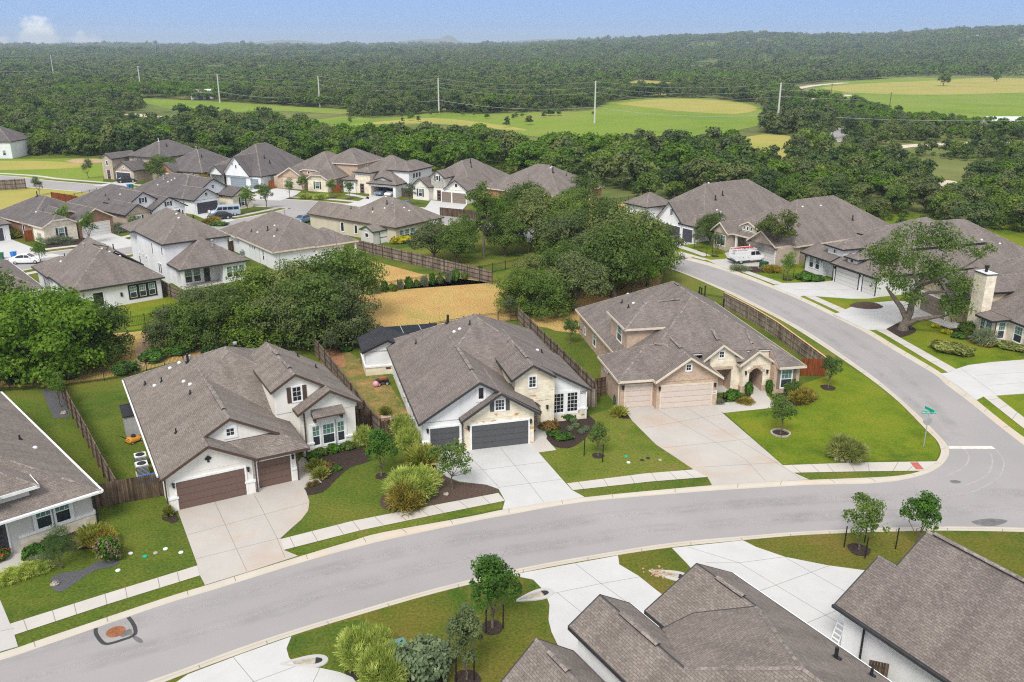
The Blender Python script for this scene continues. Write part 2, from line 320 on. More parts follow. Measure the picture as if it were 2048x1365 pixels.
def smoothline(pts, n=6):
    pts = [Vector(p) for p in pts]; out = []
    for i in range(len(pts)-1):
        p0, p1, p2, p3 = pts[max(i-1, 0)], pts[i], pts[i+1], pts[min(i+2, len(pts)-1)]
        for k in range(n):
            t = k/n; out.append(.5*((2*p1)+(p2-p0)*t+(2*p0-5*p1+4*p2-p3)*t*t+(3*p1-p0-3*p2+p3)*t**3))
    out.append(pts[-1]); return out
def GL(px, z=0.): return [G(x, y, z) for x, y in px]
def sheet(name, px, mat, z, skirt=0., smooth=0):
    pts = GL(px); pts = smoothline(pts, smooth) if smooth else pts; m = MB()
    if skirt: m.prism([(p.x, p.y) for p in pts], z-skirt, z, mat)
    else: m.ngon([(p.x, p.y, z) for p in pts], mat)
    return struct(m.obj(name))
def strip(m, pts, w, z, mat, h=.004):
    for a, b in zip(pts[:-1], pts[1:]):
        d = Vector((b[0]-a[0], b[1]-a[1], 0)); 
        if d.length < 1e-6: continue
        n = Vector((-d.y, d.x, 0)).normalized()*w/2; a = Vector((a[0], a[1], z)); b = Vector((b[0], b[1], z)); m.poly([a-n, b-n, b+n, a+n], mat)
# ---------------------------------------------------------------- the ground, roads and pavements
SKY_PROF = [(-400, 96), (0, 97), (400, 97.5), (600, 97), (900, 96), (1050, 93), (1200, 86), (1330, 80), (1440, 77), (1560, 79), (1700, 78), (1800, 70), (1900, 67), (2048, 66), (2500, 66)]
def skyy(px):
    for (x0, y0), (x1, y1) in zip(SKY_PROF[:-1], SKY_PROF[1:]):
        if x0 <= px <= x1: return y0+(y1-y0)*(px-x0)/(x1-x0)
    return SKY_PROF[0][1] if px < 0 else SKY_PROF[-1][1]
def terrain(x, y):
    d = math.hypot(x, y)
    if y < 200 or d < 1150: return -.16
    px = 1024+F*x/y/1.06; ridge = CH+(YH-skyy(px))/F*3600*1.06-6
    s = min(1, (d-1150)/2450); s = s*s*(3-2*s); roll = 4*sin(x*.0046+1.3)*sin(y*.0037)+3*sin(x*.011+y*.008)
    far = max(0, (d-3800)/9000)
    return -.16+ridge*s+roll*min(1, (d-1150)/700)-far*40
def ground():
    m = MB(); R = [5, 60, 150, 300, 600, 900, 1050, 1200, 1400, 1600, 1850, 2100, 2400, 2700, 3000, 3300, 3600, 3900, 4400, 5200, 6500, 9000, 14000, 22000]; N = 120
    V = [(0, 0, -.16)]
    for r in R:
        for k in range(N):
            a = 2*pi*k/N; x, y = r*sin(a), r*cos(a); V.append((x, y, terrain(x, y)))
    m.v = V; m.mi('forest_floor')
    for k in range(N): m.f.append((0, 1+(k+1) % N, 1+k)); m.m.append(0)
    for i in range(len(R)-1):
        for k in range(N): a, b = 1+i*N+k, 1+i*N+(k+1) % N; m.f.append((a, b, b+N, a+N)); m.m.append(0)
    return struct(m.obj('ground', smooth=True, uv=False))
ground()
hm = MB()                                              # the blue hills on the horizon
for x0, x1, hgt, d in ((520, 720, 125, 16000), (780, 980, 150, 17000), (885, 935, 215, 17200), (960, 1250, 140, 15000), (60, 560, 85, 14000)):
    n = 24
    for k in range(n):
        q = []
        for j in (k, k+1):
            px = x0+(x1-x0)*j/n; X = (px-1024)/F*d*1.06; e = sin(pi*j/n)**.8*hgt; q.append((X, e))
        (Xa, ea), (Xb, eb) = q
        hm.poly([(Xa, d-900, -20), (Xb, d-900, -20), (Xb, d, eb), (Xa, d, ea)], 'forest_floor'); hm.poly([(Xa, d, ea), (Xb, d, eb), (Xb, d+900, -20), (Xa, d+900, -20)], 'forest_floor')
struct(hm.obj('far_hills', uv=False))
KN_o = [(-260, 1380), (0, 1307), (99, 1274), (323, 1199), (424, 1168), (612, 1110), (700, 1084), (764, 1066), (939, 1034), (1018, 1018), (1168, 995.6), (1400, 973.5), (1500, 966.5), (1622, 960.5), (1690, 958), (1776, 954), (1820, 948.5), (1848, 940), (1868, 928), (1878.5, 915), (1881.5, 900), (1873, 881), (1853, 861), (1798, 805), (1741, 759), (1671, 710), (1614, 672.5), (1561, 640.5), (1491, 604.5), (1448, 583), (1373, 550), (1330, 535), (1280, 520), (1200, 500)]
KN_i = [(-260, 1392), (0, 1318), (103, 1284), (325, 1207.6), (428, 1177), (616, 1119), (700, 1096), (781, 1076), (944, 1041.5), (1018, 1027.6), (1172, 1001.5), (1400, 981.5), (1498, 975), (1622, 968), (1724, 966), (1790, 960.5), (1835, 951), (1866, 940), (1888, 924), (1898, 907), (1896.5, 892), (1885, 877), (1861, 852), (1808, 803), (1752, 756), (1680, 705), (1624, 667.5), (1570, 637), (1500, 600.5), (1454, 578.5), (1373.6, 546.5), (1330, 532), (1280, 517), (1200, 497)]
KE_i = [(1250, 478), (1310, 500), (1365, 517), (1427, 533.6), (1497, 557.7), (1561, 582.5), (1614.7, 606), (1683, 640), (1734, 666), (1787.5, 699), (1868, 746.5), (1892.6, 767.6), (1937, 801), (1974.4, 831), (2003, 854), (2048, 888.5), (2120, 940), (2250, 1000)]
KE_o = [(1252, 474), (1312, 495.5), (1367, 512.5), (1432.5, 529.5), (1500, 553), (1561, 577.5), (1620, 602.5), (1688, 635.5), (1740, 661.5), (1795, 694.5), (1876, 742.5), (1900, 762), (1945, 795), (1983, 825.5), (2017.5, 852.8), (2055, 880), (2130, 930), (2255, 988)]
KS_i = [(150, 1412), (290, 1362), (369.5, 1334), (479, 1293), (581.6, 1259), (682, 1229), (869, 1175), (1045, 1133.5), (1212, 1103.6), (1348, 1083), (1480, 1071), (1615, 1060.5), (1793, 1053), (1895, 1051), (2048, 1053.7), (2250, 1062)]
KS_o = [(160, 1428), (300, 1376), (375, 1347), (484, 1307), (585, 1271.5), (690, 1239), (874, 1186), (1047, 1145), (1216, 1114), (1348, 1094.7), (1485, 1081), (1618, 1070), (1793, 1063.5), (1895, 1062), (2048, 1064.6), (2250, 1073)]
ZR = -.10
def kerb(name, inner, outer):
    a = smoothline(GL(inner), 4); b = smoothline(GL(outer), 4); m = MB(); n = len(a)
    for i in range(n-1):
        P = [[(v.x, v.y, z) for v, z in ((a[j], ZR-.05), (a[j], ZR+.008), (a[j].lerp(b[j], .3), ZR+.012), (a[j].lerp(b[j], .62), .005), (b[j], .022), (b[j], -.16))] for j in (i, i+1)]
        for k in range(5): m.poly([P[0][k], P[1][k], P[1][k+1], P[0][k+1]] if (b[i]-a[i]).cross(a[i+1]-a[i]).z < 0 else [P[0][k], P[0][k+1], P[1][k+1], P[1][k]], 'kerb_concrete')
    acc = 0                                           # joints every three metres
    for i in range(n-1):
        acc += (b[i+1]-b[i]).length
        if acc > 3.1:
            acc = 0; q = a[i].lerp(b[i], .32), a[i].lerp(b[i], .62), b[i]; zs = (ZR+.02, .011, .028)
            for k in (0, 1):
                d = (a[i+1]-a[i]).normalized()*.025; p0 = Vector((q[k].x, q[k].y, zs[k])); p1 = Vector((q[k+1].x, q[k+1].y, zs[k+1])); d.z = 0; m.poly([p0-d, p1-d, p1+d, p0+d], 'joint')
    return struct(m.obj(name)), a, b
_, kni, kno = kerb('kerb_north', KN_i, KN_o); _, kei, keo = kerb('kerb_east', KE_i, KE_o); _, ksi, kso = kerb('kerb_south', KS_i, KS_o)
m = MB(); ring = kni+kei+list(reversed(ksi)); m.ngon([(p.x, p.y, ZR) for p in ring], 'asphalt'); road = struct(m.obj('road'))
# uv of the road runs along the main street so the wear does too
def lawnpoly(name, line, extra, mat, z=0.):
    m = MB(); m.ngon([(p.x, p.y, z) for p in list(line)+GL(extra)], mat); return struct(m.obj(name))
lawnpoly('lawn_north', kno, [(1200, 330), (700, 300), (-300, 285), (-700, 500), (-700, 1300)], 'lawn_green')
lawnpoly('lawn_east', keo, [(2500, 960), (2500, 450), (1950, 440), (1600, 400), (1350, 395), (1230, 420)], 'lawn_bright')
lawnpoly('lawn_south', kso, [(2300, 1250), (1800, 1800), (200, 1800)], 'lawn_south')
def over(name, px, mat, z, smooth=0, skirt=0.): return sheet(name, px, mat, z, skirt, smooth)
# yards and fields laid over the base lawn
over('lawn_field_left', [(-200, 322), (215, 316), (205, 366), (60, 357), (-200, 345)], 'meadow', .010)
over('lawn_field_middle', [(-200, 378), (50, 376), (200, 387), (160, 402), (100, 410), (-200, 440)], 'meadow_dry', .010)
over('dry_field', [(-160, 792), (0, 776), (120, 770), (250, 750), (470, 694), (640, 694), (700, 668), (760, 690), (1030, 640), (1120, 668), (1180, 640), (1330, 572), (1340, 545), (1200, 520), (1060, 532), (945, 550), (740, 588), (560, 615), (380, 648), (270, 664), (-160, 690)], 'dry_field', .008)
over('yard_dry', [(730, 518), (840, 548), (985, 566), (930, 552), (715, 586), (640, 560), (700, 510)], 'dry_field', .012)
over('yard_back_right', [(1160, 405), (1262, 405), (1300, 440), (1290, 470), (1190, 460)], 'dry_field', .010)
over('lawn_corner', [(1567, 930.5), (1450, 827), (1520, 790), (1600, 770), (1655, 752), (1645, 725), (1660, 706), (1741, 761), (1798, 807), (1853, 863), (1872, 882), (1880, 901), (1872, 922), (1776, 922)], 'lawn_bright', .008)
over('lawn_roadside', [(1330, 537), (1373, 551), (1448, 584), (1491, 605.5), (1561, 641.5), (1671, 711), (1652, 745), (1600, 712), (1550, 675), (1497, 643), (1447, 616), (1380, 590), (1320, 570)], 'lawn_worn', .010)
over('lawn_worn_front', [(1134, 967), (1077, 905), (1115, 880), (1165, 835), (1215, 820), (1262, 842), (1312, 890), (1386, 938)], 'lawn_worn', .008)
over('lawn_side', [(1036, 646), (1115, 660), (1155, 670), (1195, 760), (1206, 790), (1190, 800)], 'lawn_green', .012)
over('lawn_side_worn', [(1050, 640), (1160, 620), (1158, 668), (1110, 662)], 'dry_field', .016)
over('patchy_yard', [(632, 704), (690, 700), (760, 742), (800, 800), (848, 880), (806, 872), (764, 879), (745, 860), (700, 798)], 'patchy_yard', .012)
over('lawn_back_green', [(230, 612), (400, 585), (450, 620), (330, 652), (255, 662)], 'lawn_bright', .012)
over('lawn_oak_yard', [(790, 500), (840, 492), (1060, 470), (1100, 520), (990, 566), (880, 540)], 'lawn_worn', .018)
over('lawn_verge_worn', [(576, 1105), (700, 1066), (1004, 1004), (1008, 1016), (700, 1081), (612, 1108)], 'lawn_worn', .008)
over('lawn_south_green', [(583, 1276), (690, 1243), (730, 1240), (760, 1300), (740, 1365), (690, 1350), (600, 1322), (575, 1300)], 'lawn_green', .008)
over('lawn_west', [(-30, 1250), (395, 1131), (355, 1024), (330, 996), (190, 1022), (60, 1130), (-30, 1190)], 'lawn_green', .008)
# concrete
ZC = .034
def dw(name, px, mat='driveway_concrete', z=ZC, joints=(), w=.03, smooth=0):
    o = sheet(name, px, mat, z, .08, smooth)
    if joints:
        m = MB()
        for j in joints: strip(m, GL(j), w, z+.004, 'joint')
        struct(m.obj('driveway_joint'))
    return o
dw('driveway_a', [(354, 1018), (496, 985), (506, 978), (596, 959), (612, 984), (619, 1004), (616.5, 1022), (603, 1040), (580, 1060), (561, 1077.6), (568, 1101.6), (596, 1112.5), (500, 1143.5), (410, 1171), (400, 1151.5), (395, 1131)], 'stained_concrete', joints=([(429, 1004), (494, 1144)], [(506, 985), (552.5, 1074), (570, 1116)], [(374.6, 1071), (619, 1006)], [(393, 1119), (561, 1077)]))
dw('driveway_b', [(860, 907), (945, 895), (1056, 883), (1077, 906), (1130, 966), (1144, 981.4), (1169, 995), (1095, 1006), (1005, 1020), (1010, 1002), (997, 979), (972, 970), (918, 964), (893, 954), (872, 935)], 'new_concrete', joints=([(930, 904), (1000, 978)], [(1000, 896), (1060, 969.5), (1087, 1005)], [(956, 942), (1098, 924)], [(997, 976), (1128, 959)]))
dw('driveway_c', [(1246, 816), (1300, 812), (1420, 806), (1426, 808), (1446, 828), (1565, 931), (1584, 945), (1618, 960), (1530, 965), (1424, 971.5), (1415, 955), (1387, 940), (1350, 915), (1312, 890), (1264, 842)], 'stained_concrete', joints=([(1307, 817), (1490, 919), (1530, 962)], [(1370, 814.7), (1582, 945), (1600, 958)], [(1282, 858), (1446, 829)], [(1326, 897), (1507, 878)], [(1408, 935), (1560, 926)]))
dw('driveway_west', [(-200, 1250), (0, 1200), (20, 1248), (29, 1271), (36, 1294), (-200, 1362)], joints=([(-30, 1270), (29, 1258)],))
dw('driveway_south_west', [(583, 1274), (573, 1298), (578, 1316), (592, 1334), (640, 1337), (681, 1346), (705, 1356), (740, 1400), (700, 1560), (60, 1560), (376, 1350), (484, 1309)], 'new_concrete', joints=([(466, 1315), (520, 1380)], [(480, 1375), (592, 1334)], [(640, 1337), (620, 1380)]))
dw('driveway_south', [(1024, 1151.5), (1054, 1145), (1216, 1116), (1236, 1112), (1238.5, 1130), (1262, 1144), (1277, 1153), (1309, 1178.6), (1330, 1195), (1440, 1300), (1260, 1430), (1136, 1310), (1115, 1290), (1103, 1265), (1097, 1241), (1099, 1211), (1090, 1184), (1066, 1160)], 'new_concrete', joints=([(1150, 1128), (1204, 1170), (1260, 1210)], [(1097, 1190), (1200, 1169), (1280, 1155)], [(1115, 1187), (1170, 1232)]))
dw('driveway_south_east', [(1344, 1097), (1486, 1082), (1512, 1095), (1570, 1115), (1656, 1132), (1760, 1146), (1740, 1220), (1700, 1260), (1700, 1420), (1560, 1420), (1480, 1250), (1374, 1128)], 'new_concrete', joints=([(1412, 1127), (1478, 1127), (1570, 1115)], [(1520, 1183), (1660, 1132)], [(1615, 1247), (1690, 1215)], [(1375, 1095), (1478, 1127), (1690, 1255)], [(1570, 1116), (1700, 1190)]))
dw('driveway_east_van', [(1408, 518), (1423, 520.5), (1456, 518), (1449, 507), (1472, 500), (1497, 511), (1548, 528), (1530, 534), (1475, 533), (1462, 537), (1455, 540)], z=ZC)
dw('driveway_east_white', [(1300, 478), (1316, 468), (1394, 488), (1352, 492), (1332, 494), (1325, 499), (1298, 500)], 'new_concrete')
dw('driveway_east_modern', [(1545, 572.5), (1567, 567), (1636, 565), (1668, 562), (1720, 582), (1762, 594), (1738, 598), (1700, 598), (1630, 593), (1607, 592), (1598, 595)], 'new_concrete', joints=([(1620, 566), (1680, 596)], [(1590, 580), (1700, 580)]))
dw('driveway_east_stone', [(1666, 629), (1680, 625.5), (1690, 620), (1702, 615), (1748, 606), (1793, 602), (1812, 604), (1843, 617), (1896, 640), (1940, 655), (1900, 658), (1866, 645), (1857, 641), (1800, 644), (1772, 659), (1750, 660.5), (1733, 660)], 'new_concrete', joints=([(1740, 612), (1810, 642)], [(1690, 632), (1840, 625)], [(1780, 604), (1866, 642)]))
dw('driveway_east_near', [(1897, 746), (1912, 739), (1937, 731), (1985, 725), (2048, 720), (2250, 705), (2250, 780), (2048, 788), (1991.5, 792), (1967, 794), (1953, 801), (1920, 776), (1880, 748)], 'new_concrete', joints=([(1922, 738), (1992, 790)], [(1950, 752), (2100, 742)], [(1977, 772), (2100, 762)]))
m = MB()
def walk(lower, upper, nj=8):
    lo, up = GL(lower), GL(upper); m.ngon([(p.x, p.y, ZC-.003) for p in lo+up[::-1]], 'walk_concrete')
    L0, U0 = smoothline(lo, 10), smoothline(up, 10)
    for k in range(1, nj): strip(m, [L0[k*(len(L0)-1)//nj], U0[k*(len(U0)-1)//nj]], .04, ZC+.002, 'joint')
walk([(29, 1271), (214, 1210), (400, 1152)], [(20.5, 1248.7), (210, 1189), (395, 1132)], 8)
walk([(568, 1101), (720, 1062), (873.5, 1030), (1010, 1002.6)], [(559, 1080), (705, 1043), (851.6, 1014.5), (996.6, 987)], 11)
walk([(1145.7, 981.4), (1300, 964.3), (1414.7, 955)], [(1133.7, 967.8), (1290, 948), (1387, 940)], 7)
walk([(1584, 946.6), (1710, 944), (1846, 942.5)], [(1566, 931.5), (1700, 926.5), (1876, 923.7)], 8)
walk([(1363, 509.5), (1408, 521)], [(1361, 503.6), (1420, 520)], 4)
walk([(1470, 539.5), (1550, 570)], [(1466, 532), (1567, 567.5)], 6)
walk([(1607, 591.7), (1679.7, 625.4)], [(1630, 593), (1692, 620)], 6)
walk([(1750, 660), (1771.4, 670.8), (1896, 746)], [(1771, 658.8), (1800, 676), (1912, 739)], 9)
walk([(1966, 793.6), (2041, 852.8), (2120, 912)], [(1991.5, 792), (2048, 836), (2120, 893)], 7)
struct(m.obj('sidewalk'))
over('front_path', [(1056, 885), (1067, 868), (1080, 850), (1100, 850), (1092.6, 878.8), (1113, 901), (1077, 906)], 'walk_concrete', ZC-.006)
over('porch_path', [(1423, 812), (1500, 796), (1506, 780), (1532, 780), (1533, 791), (1552, 809.6), (1541, 817), (1447, 827)], 'walk_concrete', ZC-.006)
over('entry_path', [(594, 961), (588, 935), (604, 915), (612, 918), (640, 962), (644, 966), (604, 978)], 'stained_concrete', ZC-.006)
over('porch_walk_west', [(-60, 1170), (-40, 1060), (46, 1098), (62, 1136), (10, 1150)], 'walk_concrete', ZC-.006)
# mulch beds, gravel and bare soil
for nm, px, mt in (('mulch_bed', [(613, 912), (710, 892), (740, 916), (737, 924), (700, 936), (672, 960), (645, 985), (607, 991), (604, 980), (642, 966), (622, 930)], 'mulch'),
    ('mulch_bed', [(870, 935), (893, 954), (918, 966), (970, 970), (996, 985), (860, 1011), (780, 1022), (760, 1000), (800, 960)], 'mulch_brown'),
    ('mulch_bed', [(1073, 846), (1105, 840), (1166, 828), (1192, 852), (1150, 893), (1112, 895), (1094, 878)], 'mulch'),
    ('mulch_bed', [(1425, 809), (1445, 795), (1475, 792), (1500, 790), (1510, 800), (1490, 806), (1440, 815)], 'mulch'),
    ('mulch_bed', [(1538, 790), (1600, 782), (1632, 800), (1600, 812), (1560, 810)], 'mulch'),
    ('mulch_bed', [(324, 1040), (328, 1022), (345, 1022), (358, 1040), (345, 1048)], 'mulch'),
    ('mulch_bed', [(28, 1130), (50, 1096), (180, 1046), (205, 1060), (190, 1095), (110, 1108), (60, 1140), (-30, 1170), (-30, 1150)], 'mulch'),
    ('gravel_bed', [(100, 1160), (118, 1148), (165, 1140), (195, 1124), (235, 1120), (232, 1132), (190, 1142), (160, 1160), (125, 1184), (104, 1178)], 'gravel'),
    ('gravel_yard', [(83, 783), (118, 778), (140, 830), (120, 836), (108, 838)], 'gravel'),
    ('mulch_bed', [(1771, 657), (1788, 648), (1815, 650), (1833, 661), (1820, 670), (1800, 676)], 'mulch'),
    ('mulch_bed', [(1866, 646), (1900, 657), (1940, 655), (1990, 680), (2100, 690), (2100, 700), (1990, 694), (1930, 680)], 'mulch'),
    ('mulch_bed', [(1238, 826), (1248, 818), (1262, 836), (1245, 838)], 'mulch'), ('mulch_bed', [(1460, 532), (1545, 530), (1560, 545), (1500, 545)], 'mulch'), ('mulch_bed', [(1592, 556), (1612, 540), (1648, 557), (1640, 566), (1608, 563)], 'mulch'),
    ('mulch_bed', [(690, 1345), (730, 1300), (800, 1290), (880, 1320), (890, 1370), (800, 1410), (720, 1400)], 'mulch'), ('mulch_bed', [(1080, 1290), (1110, 1300), (1080, 1330), (1035, 1320)], 'mulch'),
    ('bare_soil', [(650, 700), (680, 694), (690, 735), (660, 726)], 'bare_earth'), ('bare_soil', [(742, 832), (768, 828), (790, 862), (756, 862)], 'bare_earth'), ('bare_soil', [(270, 700), (296, 664), (300, 716), (275, 742)], 'dirt'), ('mulch_bed', [(160, 470), (205, 478), (180, 492), (92, 498), (96, 486)], 'mulch')):
    over(nm, px, mt, .020, 3)
rm = MB()
for (px, py, r) in ((1196, 912, .55), (1561, 868, .75), (1656, 776, .8), (985, 1256, .7), (934, 1360, .8), (1718, 1100, .8), (763, 953, .55), (1397, 503, .7), (1430, 513, .7), (1575, 560, .8), (580, 397, 1), (699, 398, 1), (665, 396, 1), (820, 410, 1)):
    c = G(px, py); rm.ngon([(c.x+r*cos(a*pi/6)*(1+.15*sin(a*5)), c.y+r*sin(a*pi/6), .024) for a in range(12)], 'mulch')
struct(rm.obj('mulch_ring'))
# far street, its pavement and drives
def ribbon(name, px, w, mat, z, off=0.):
    pts = smoothline(GL(px), 6); m = MB(); L = []
    for i, p in enumerate(pts):
        d = (pts[min(i+1, len(pts)-1)]-pts[max(i-1, 0)]).normalized(); n = Vector((-d.y, d.x, 0)); L.append((p+n*(off+w/2), p+n*(off-w/2)))
    for a, b in zip(L[:-1], L[1:]): m.poly([(a[1].x, a[1].y, z), (b[1].x, b[1].y, z), (b[0].x, b[0].y, z), (a[0].x, a[0].y, z)], mat)
    return struct(m.obj(name))
FS = [(-150, 350), (0, 359), (60, 366.5), (190, 377.5), (390, 392.5), (500, 403), (632, 412), (740, 424), (850, 434), (1000, 452), (1130, 474), (1260, 498), (1330, 522)]
ribbon('street_kerb', FS, 10.4, 'kerb_concrete', .030); ribbon('street', FS, 9, 'asphalt', .036); ribbon('street_walk', FS, 1.5, 'walk_concrete', .032, 8.0)
MS = [(-120, 560), (0, 535), (110, 516), (235, 500), (330, 478), (420, 458), (520, 442), (600, 425), (640, 414)]
ribbon('side_street_kerb', MS, 10.4, 'kerb_concrete', .030); ribbon('side_street', MS, 9, 'asphalt', .040); ribbon('side_street_walk', MS, 1.4, 'walk_concrete', .033, 7.5); ribbon('side_street_walk', MS, 1.4, 'walk_concrete', .033, -7.5)
for px in ([(240, 362), (273, 365.5), (255, 376), (213, 373), (186, 372), (215, 368)], [(455, 373), (532, 377), (510, 384), (470, 390), (425, 387), (436, 379)], [(550, 377), (602, 383), (592, 391), (560, 402), (500, 399), (520, 388)], [(740, 392), (785, 395.5), (765, 402), (712, 416), (680, 412), (720, 402)], [(690, 390), (700, 388), (738, 395), (738, 399)],
           [(862, 401), (935, 409), (925, 420), (905, 436), (842, 425), (855, 411)], [(155, 472), (212, 463), (268, 484), (276, 492), (232, 499), (215, 490)], [(-60, 485), (24, 480), (92, 506), (128, 512), (60, 521), (-60, 540)], [(389, 430), (432, 424), (470, 441), (436, 450)], [(303, 447), (354, 433), (390, 446), (360, 462)], [(1010, 470), (1080, 458), (1160, 470), (1150, 490), (1060, 486)]):
    sheet('driveway_far', px, 'new_concrete', .044, .04)
# worn wheel tracks: darker bands along the lanes with soft broken edges
t = NT('road_wear', .9, .2); sx = t.n.new("ShaderNodeSeparateXYZ"); t.l.new(t.t.outputs['UV'], sx.inputs[0]); n1 = t.noise(.6, 4, .7, co='UV', sc3=(.25, 1, 1)); n2 = t.noise(.35, 4, .6)
a = t.math('MULTIPLY', t.math('MULTIPLY', t.math('SINE', t.math('MULTIPLY', sx.outputs[1], pi)), t.ramp(n1, [(.4, 0.), (.65, 1.)])), t.ramp(n2, [(.35, .03), (.65, .22)]))
t.setin(t.b.inputs['Base Color'], (.20, .19, .188)); t.l.new(a, t.b.inputs['Alpha']); MATS['road_wear'] = t.m
def wear(px, w, z):
    pts = smoothline(GL(px), 8); V, F_, U = [], [], []; acc = 0
    for i, p in enumerate(pts):
        d = (pts[min(i+1, len(pts)-1)]-pts[max(i-1, 0)]).normalized(); n = Vector((-d.y, d.x, 0)); V += [(*(p+n*w/2).xy, z), (*(p-n*w/2).xy, z)]; acc += (p-pts[i-1]).length if i else 0; U += [(acc, 1), (acc, 0)]
    for i in range(len(pts)-1): F_.append((2*i, 2*i+1, 2*i+3, 2*i+2))
    me = bpy.data.meshes.new('road_wear'); me.from_pydata(V, [], F_); me.materials.append(MATS['road_wear']); uv = me.uv_layers.new(); 
    for l in me.loops: uv.data[l.index].uv = U[l.vertex_index]
    struct(link('road_wear', me))
MID = [(-200, 1402), (60, 1324), (290, 1265), (500, 1206), (700, 1148), (880, 1105), (1040, 1078), (1210, 1052), (1400, 1032), (1600, 1015), (1800, 1006), (2048, 1000), (2200, 998)]
for k, dy in enumerate((-38, -22, 22, 40)): wear([(x, y+dy*(.35+.65*(y-850)/500)) for x, y in MID], 1.1, ZR+.003)
wear([(1420, 536), (1520, 575), (1640, 635), (1760, 712), (1850, 790), (1920, 870)], 1.6, ZR+.003); wear([(1390, 538), (1500, 587), (1610, 646), (1720, 720), (1820, 800), (1900, 880)], 1.4, ZR+.003)
# marks on the road
m = MB(); c = G(231, 1261); R1 = .52
m.ngon([(c.x+R1*cos(a*pi/12), c.y+R1*sin(a*pi/12), ZR+.012) for a in range(24)], 'rust')
mh = m.obj('manhole_cover'); tag(mh, 'rusty round manhole cover in the street inside a square of black tar', 'manhole cover')
m = MB(); strip(m, smoothline(GL([(191, 1254), (192, 1266), (205, 1283), (218, 1285), (245, 1277), (268, 1268), (270, 1255), (264, 1242), (256, 1232)]), 3), .22, ZR+.006, 'tar'); struct(m.obj('road_tar_seam'))
m = MB()
m.ngon([(p.x, p.y, ZR+.005) for p in smoothline(GL([(236, 1268), (252, 1258), (262, 1256), (266, 1266), (280, 1274), (286, 1281), (280, 1284), (268, 1277), (260, 1268), (244, 1272)]), 3)], 'damp_asphalt')
m.ngon([(p.x, p.y, ZR+.005) for p in smoothline(GL([(1943, 1041), (1960, 1037), (1985, 1035), (2012, 1038), (2014, 1042), (1995, 1049), (1970, 1050), (1950, 1046), (1943, 1041)]), 3)], 'damp_asphalt')
m.ngon([(p.x, p.y, ZR+.005) for p in smoothline(GL([(1900, 959), (1912, 958.5), (1923, 962), (1915, 965), (1903, 963.5), (1900, 959)]), 3)], 'damp_asphalt')
struct(m.obj('road_damp_patch'))
m = MB(); m.ngon([(p.x, p.y, ZR+.008) for p in GL([(1896.5, 890.5), (1984, 890.5), (1992, 896.5), (1899, 896)])], 'road_paint'); struct(m.obj('road_stop_line'))
m = MB()
for px in ([(1925, 893), (1937, 908), (1937, 920), (1925, 935), (1895, 950)], [(1992, 897), (2005, 915), (2008, 930), (1995, 955), (1950, 980), (1900, 990)], [(1982, 905), (1985, 925), (1972, 950), (1930, 970)]): strip(m, smoothline(GL(px), 8), .13, ZR+.004, 'tyre_mark')
struct(m.obj('road_tyre_mark'))
over('tactile_pad', [(1820, 926), (1835.5, 926), (1848, 940), (1832, 940)], 'tactile', ZC+.006)
# pasture and dirt roads beyond the houses
def far(name, px, mat, z, smooth=3):
    pts = smoothline(GL(px), smooth); 
    if pts[0] == pts[-1]: pts.pop()
    m = MB(); m.ngon([(p.x, p.y, z) for p in pts], mat); return struct(m.obj(name))
FIELD = [[(610, 243), (660, 236), (700, 232), (760, 238), (870, 226), (960, 228), (1090, 224), (1180, 221), (1215, 205), (1300, 196), (1420, 197), (1500, 208), (1532, 225), (1525, 248), (1470, 262), (1440, 284), (1400, 283), (1330, 276), (1250, 268), (1150, 276), (1060, 272), (1000, 260), (860, 248), (720, 256), (620, 252)],
    [(265, 200), (300, 197), (480, 206), (600, 214), (700, 220), (680, 228), (560, 222), (430, 226), (330, 216)],
    [(1590, 188), (1640, 174), (1680, 164), (1800, 156), (1900, 151), (2048, 145), (2500, 135), (2500, 240), (2048, 246), (1975, 243), (1880, 232), (1800, 224), (1730, 207), (1705, 196), (1640, 200)],
    [(1830, 130), (1900, 125), (1975, 124), (1985, 129), (1930, 134), (1860, 134)], [(1230, 178), (1270, 160), (1340, 165), (1360, 180), (1330, 192), (1260, 186)], [(-100, 158), (60, 150), (85, 158), (20, 168), (-100, 172)], [(1120, 158), (1180, 152), (1190, 162), (1130, 168)], [(1440, 290), (1530, 268), (1640, 285), (1600, 320), (1500, 330)], [(100, 143), (140, 140), (210, 146), (180, 152), (120, 150)]]
FIELD_EX = [[(610, 243), (660, 236), (700, 232), (760, 238), (870, 226), (960, 228), (1090, 224), (1180, 221), (1215, 205), (1300, 196), (1420, 197), (1500, 208), (1532, 225), (1528, 285), (1470, 305), (1440, 316), (1330, 310), (1250, 312), (1150, 318), (1060, 316), (1000, 308), (860, 294), (720, 292), (620, 284)],
    [(265, 200), (300, 197), (480, 206), (600, 214), (700, 220), (690, 262), (560, 256), (430, 258), (330, 246), (280, 226)],
    [(1590, 188), (1640, 174), (1680, 164), (1800, 156), (1900, 151), (2048, 145), (2500, 135), (2500, 258), (2048, 262), (1975, 260), (1880, 248), (1800, 240), (1740, 224), (1705, 212), (1640, 206)]]+FIELD[3:]
MT = ['meadow', 'meadow', 'meadow', 'meadow', 'meadow_dry', 'meadow_dry', 'meadow_dry', 'meadow_dry', 'meadow_dry']
for p, mt in zip(FIELD, MT): far('meadow_field', p, mt, -.10)
far('meadow_dry_patch', [(1640, 176), (1720, 168), (1900, 160), (2048, 152), (2500, 146), (2500, 176), (2048, 186), (1850, 190), (1700, 186)], 'meadow_dry', -.06)
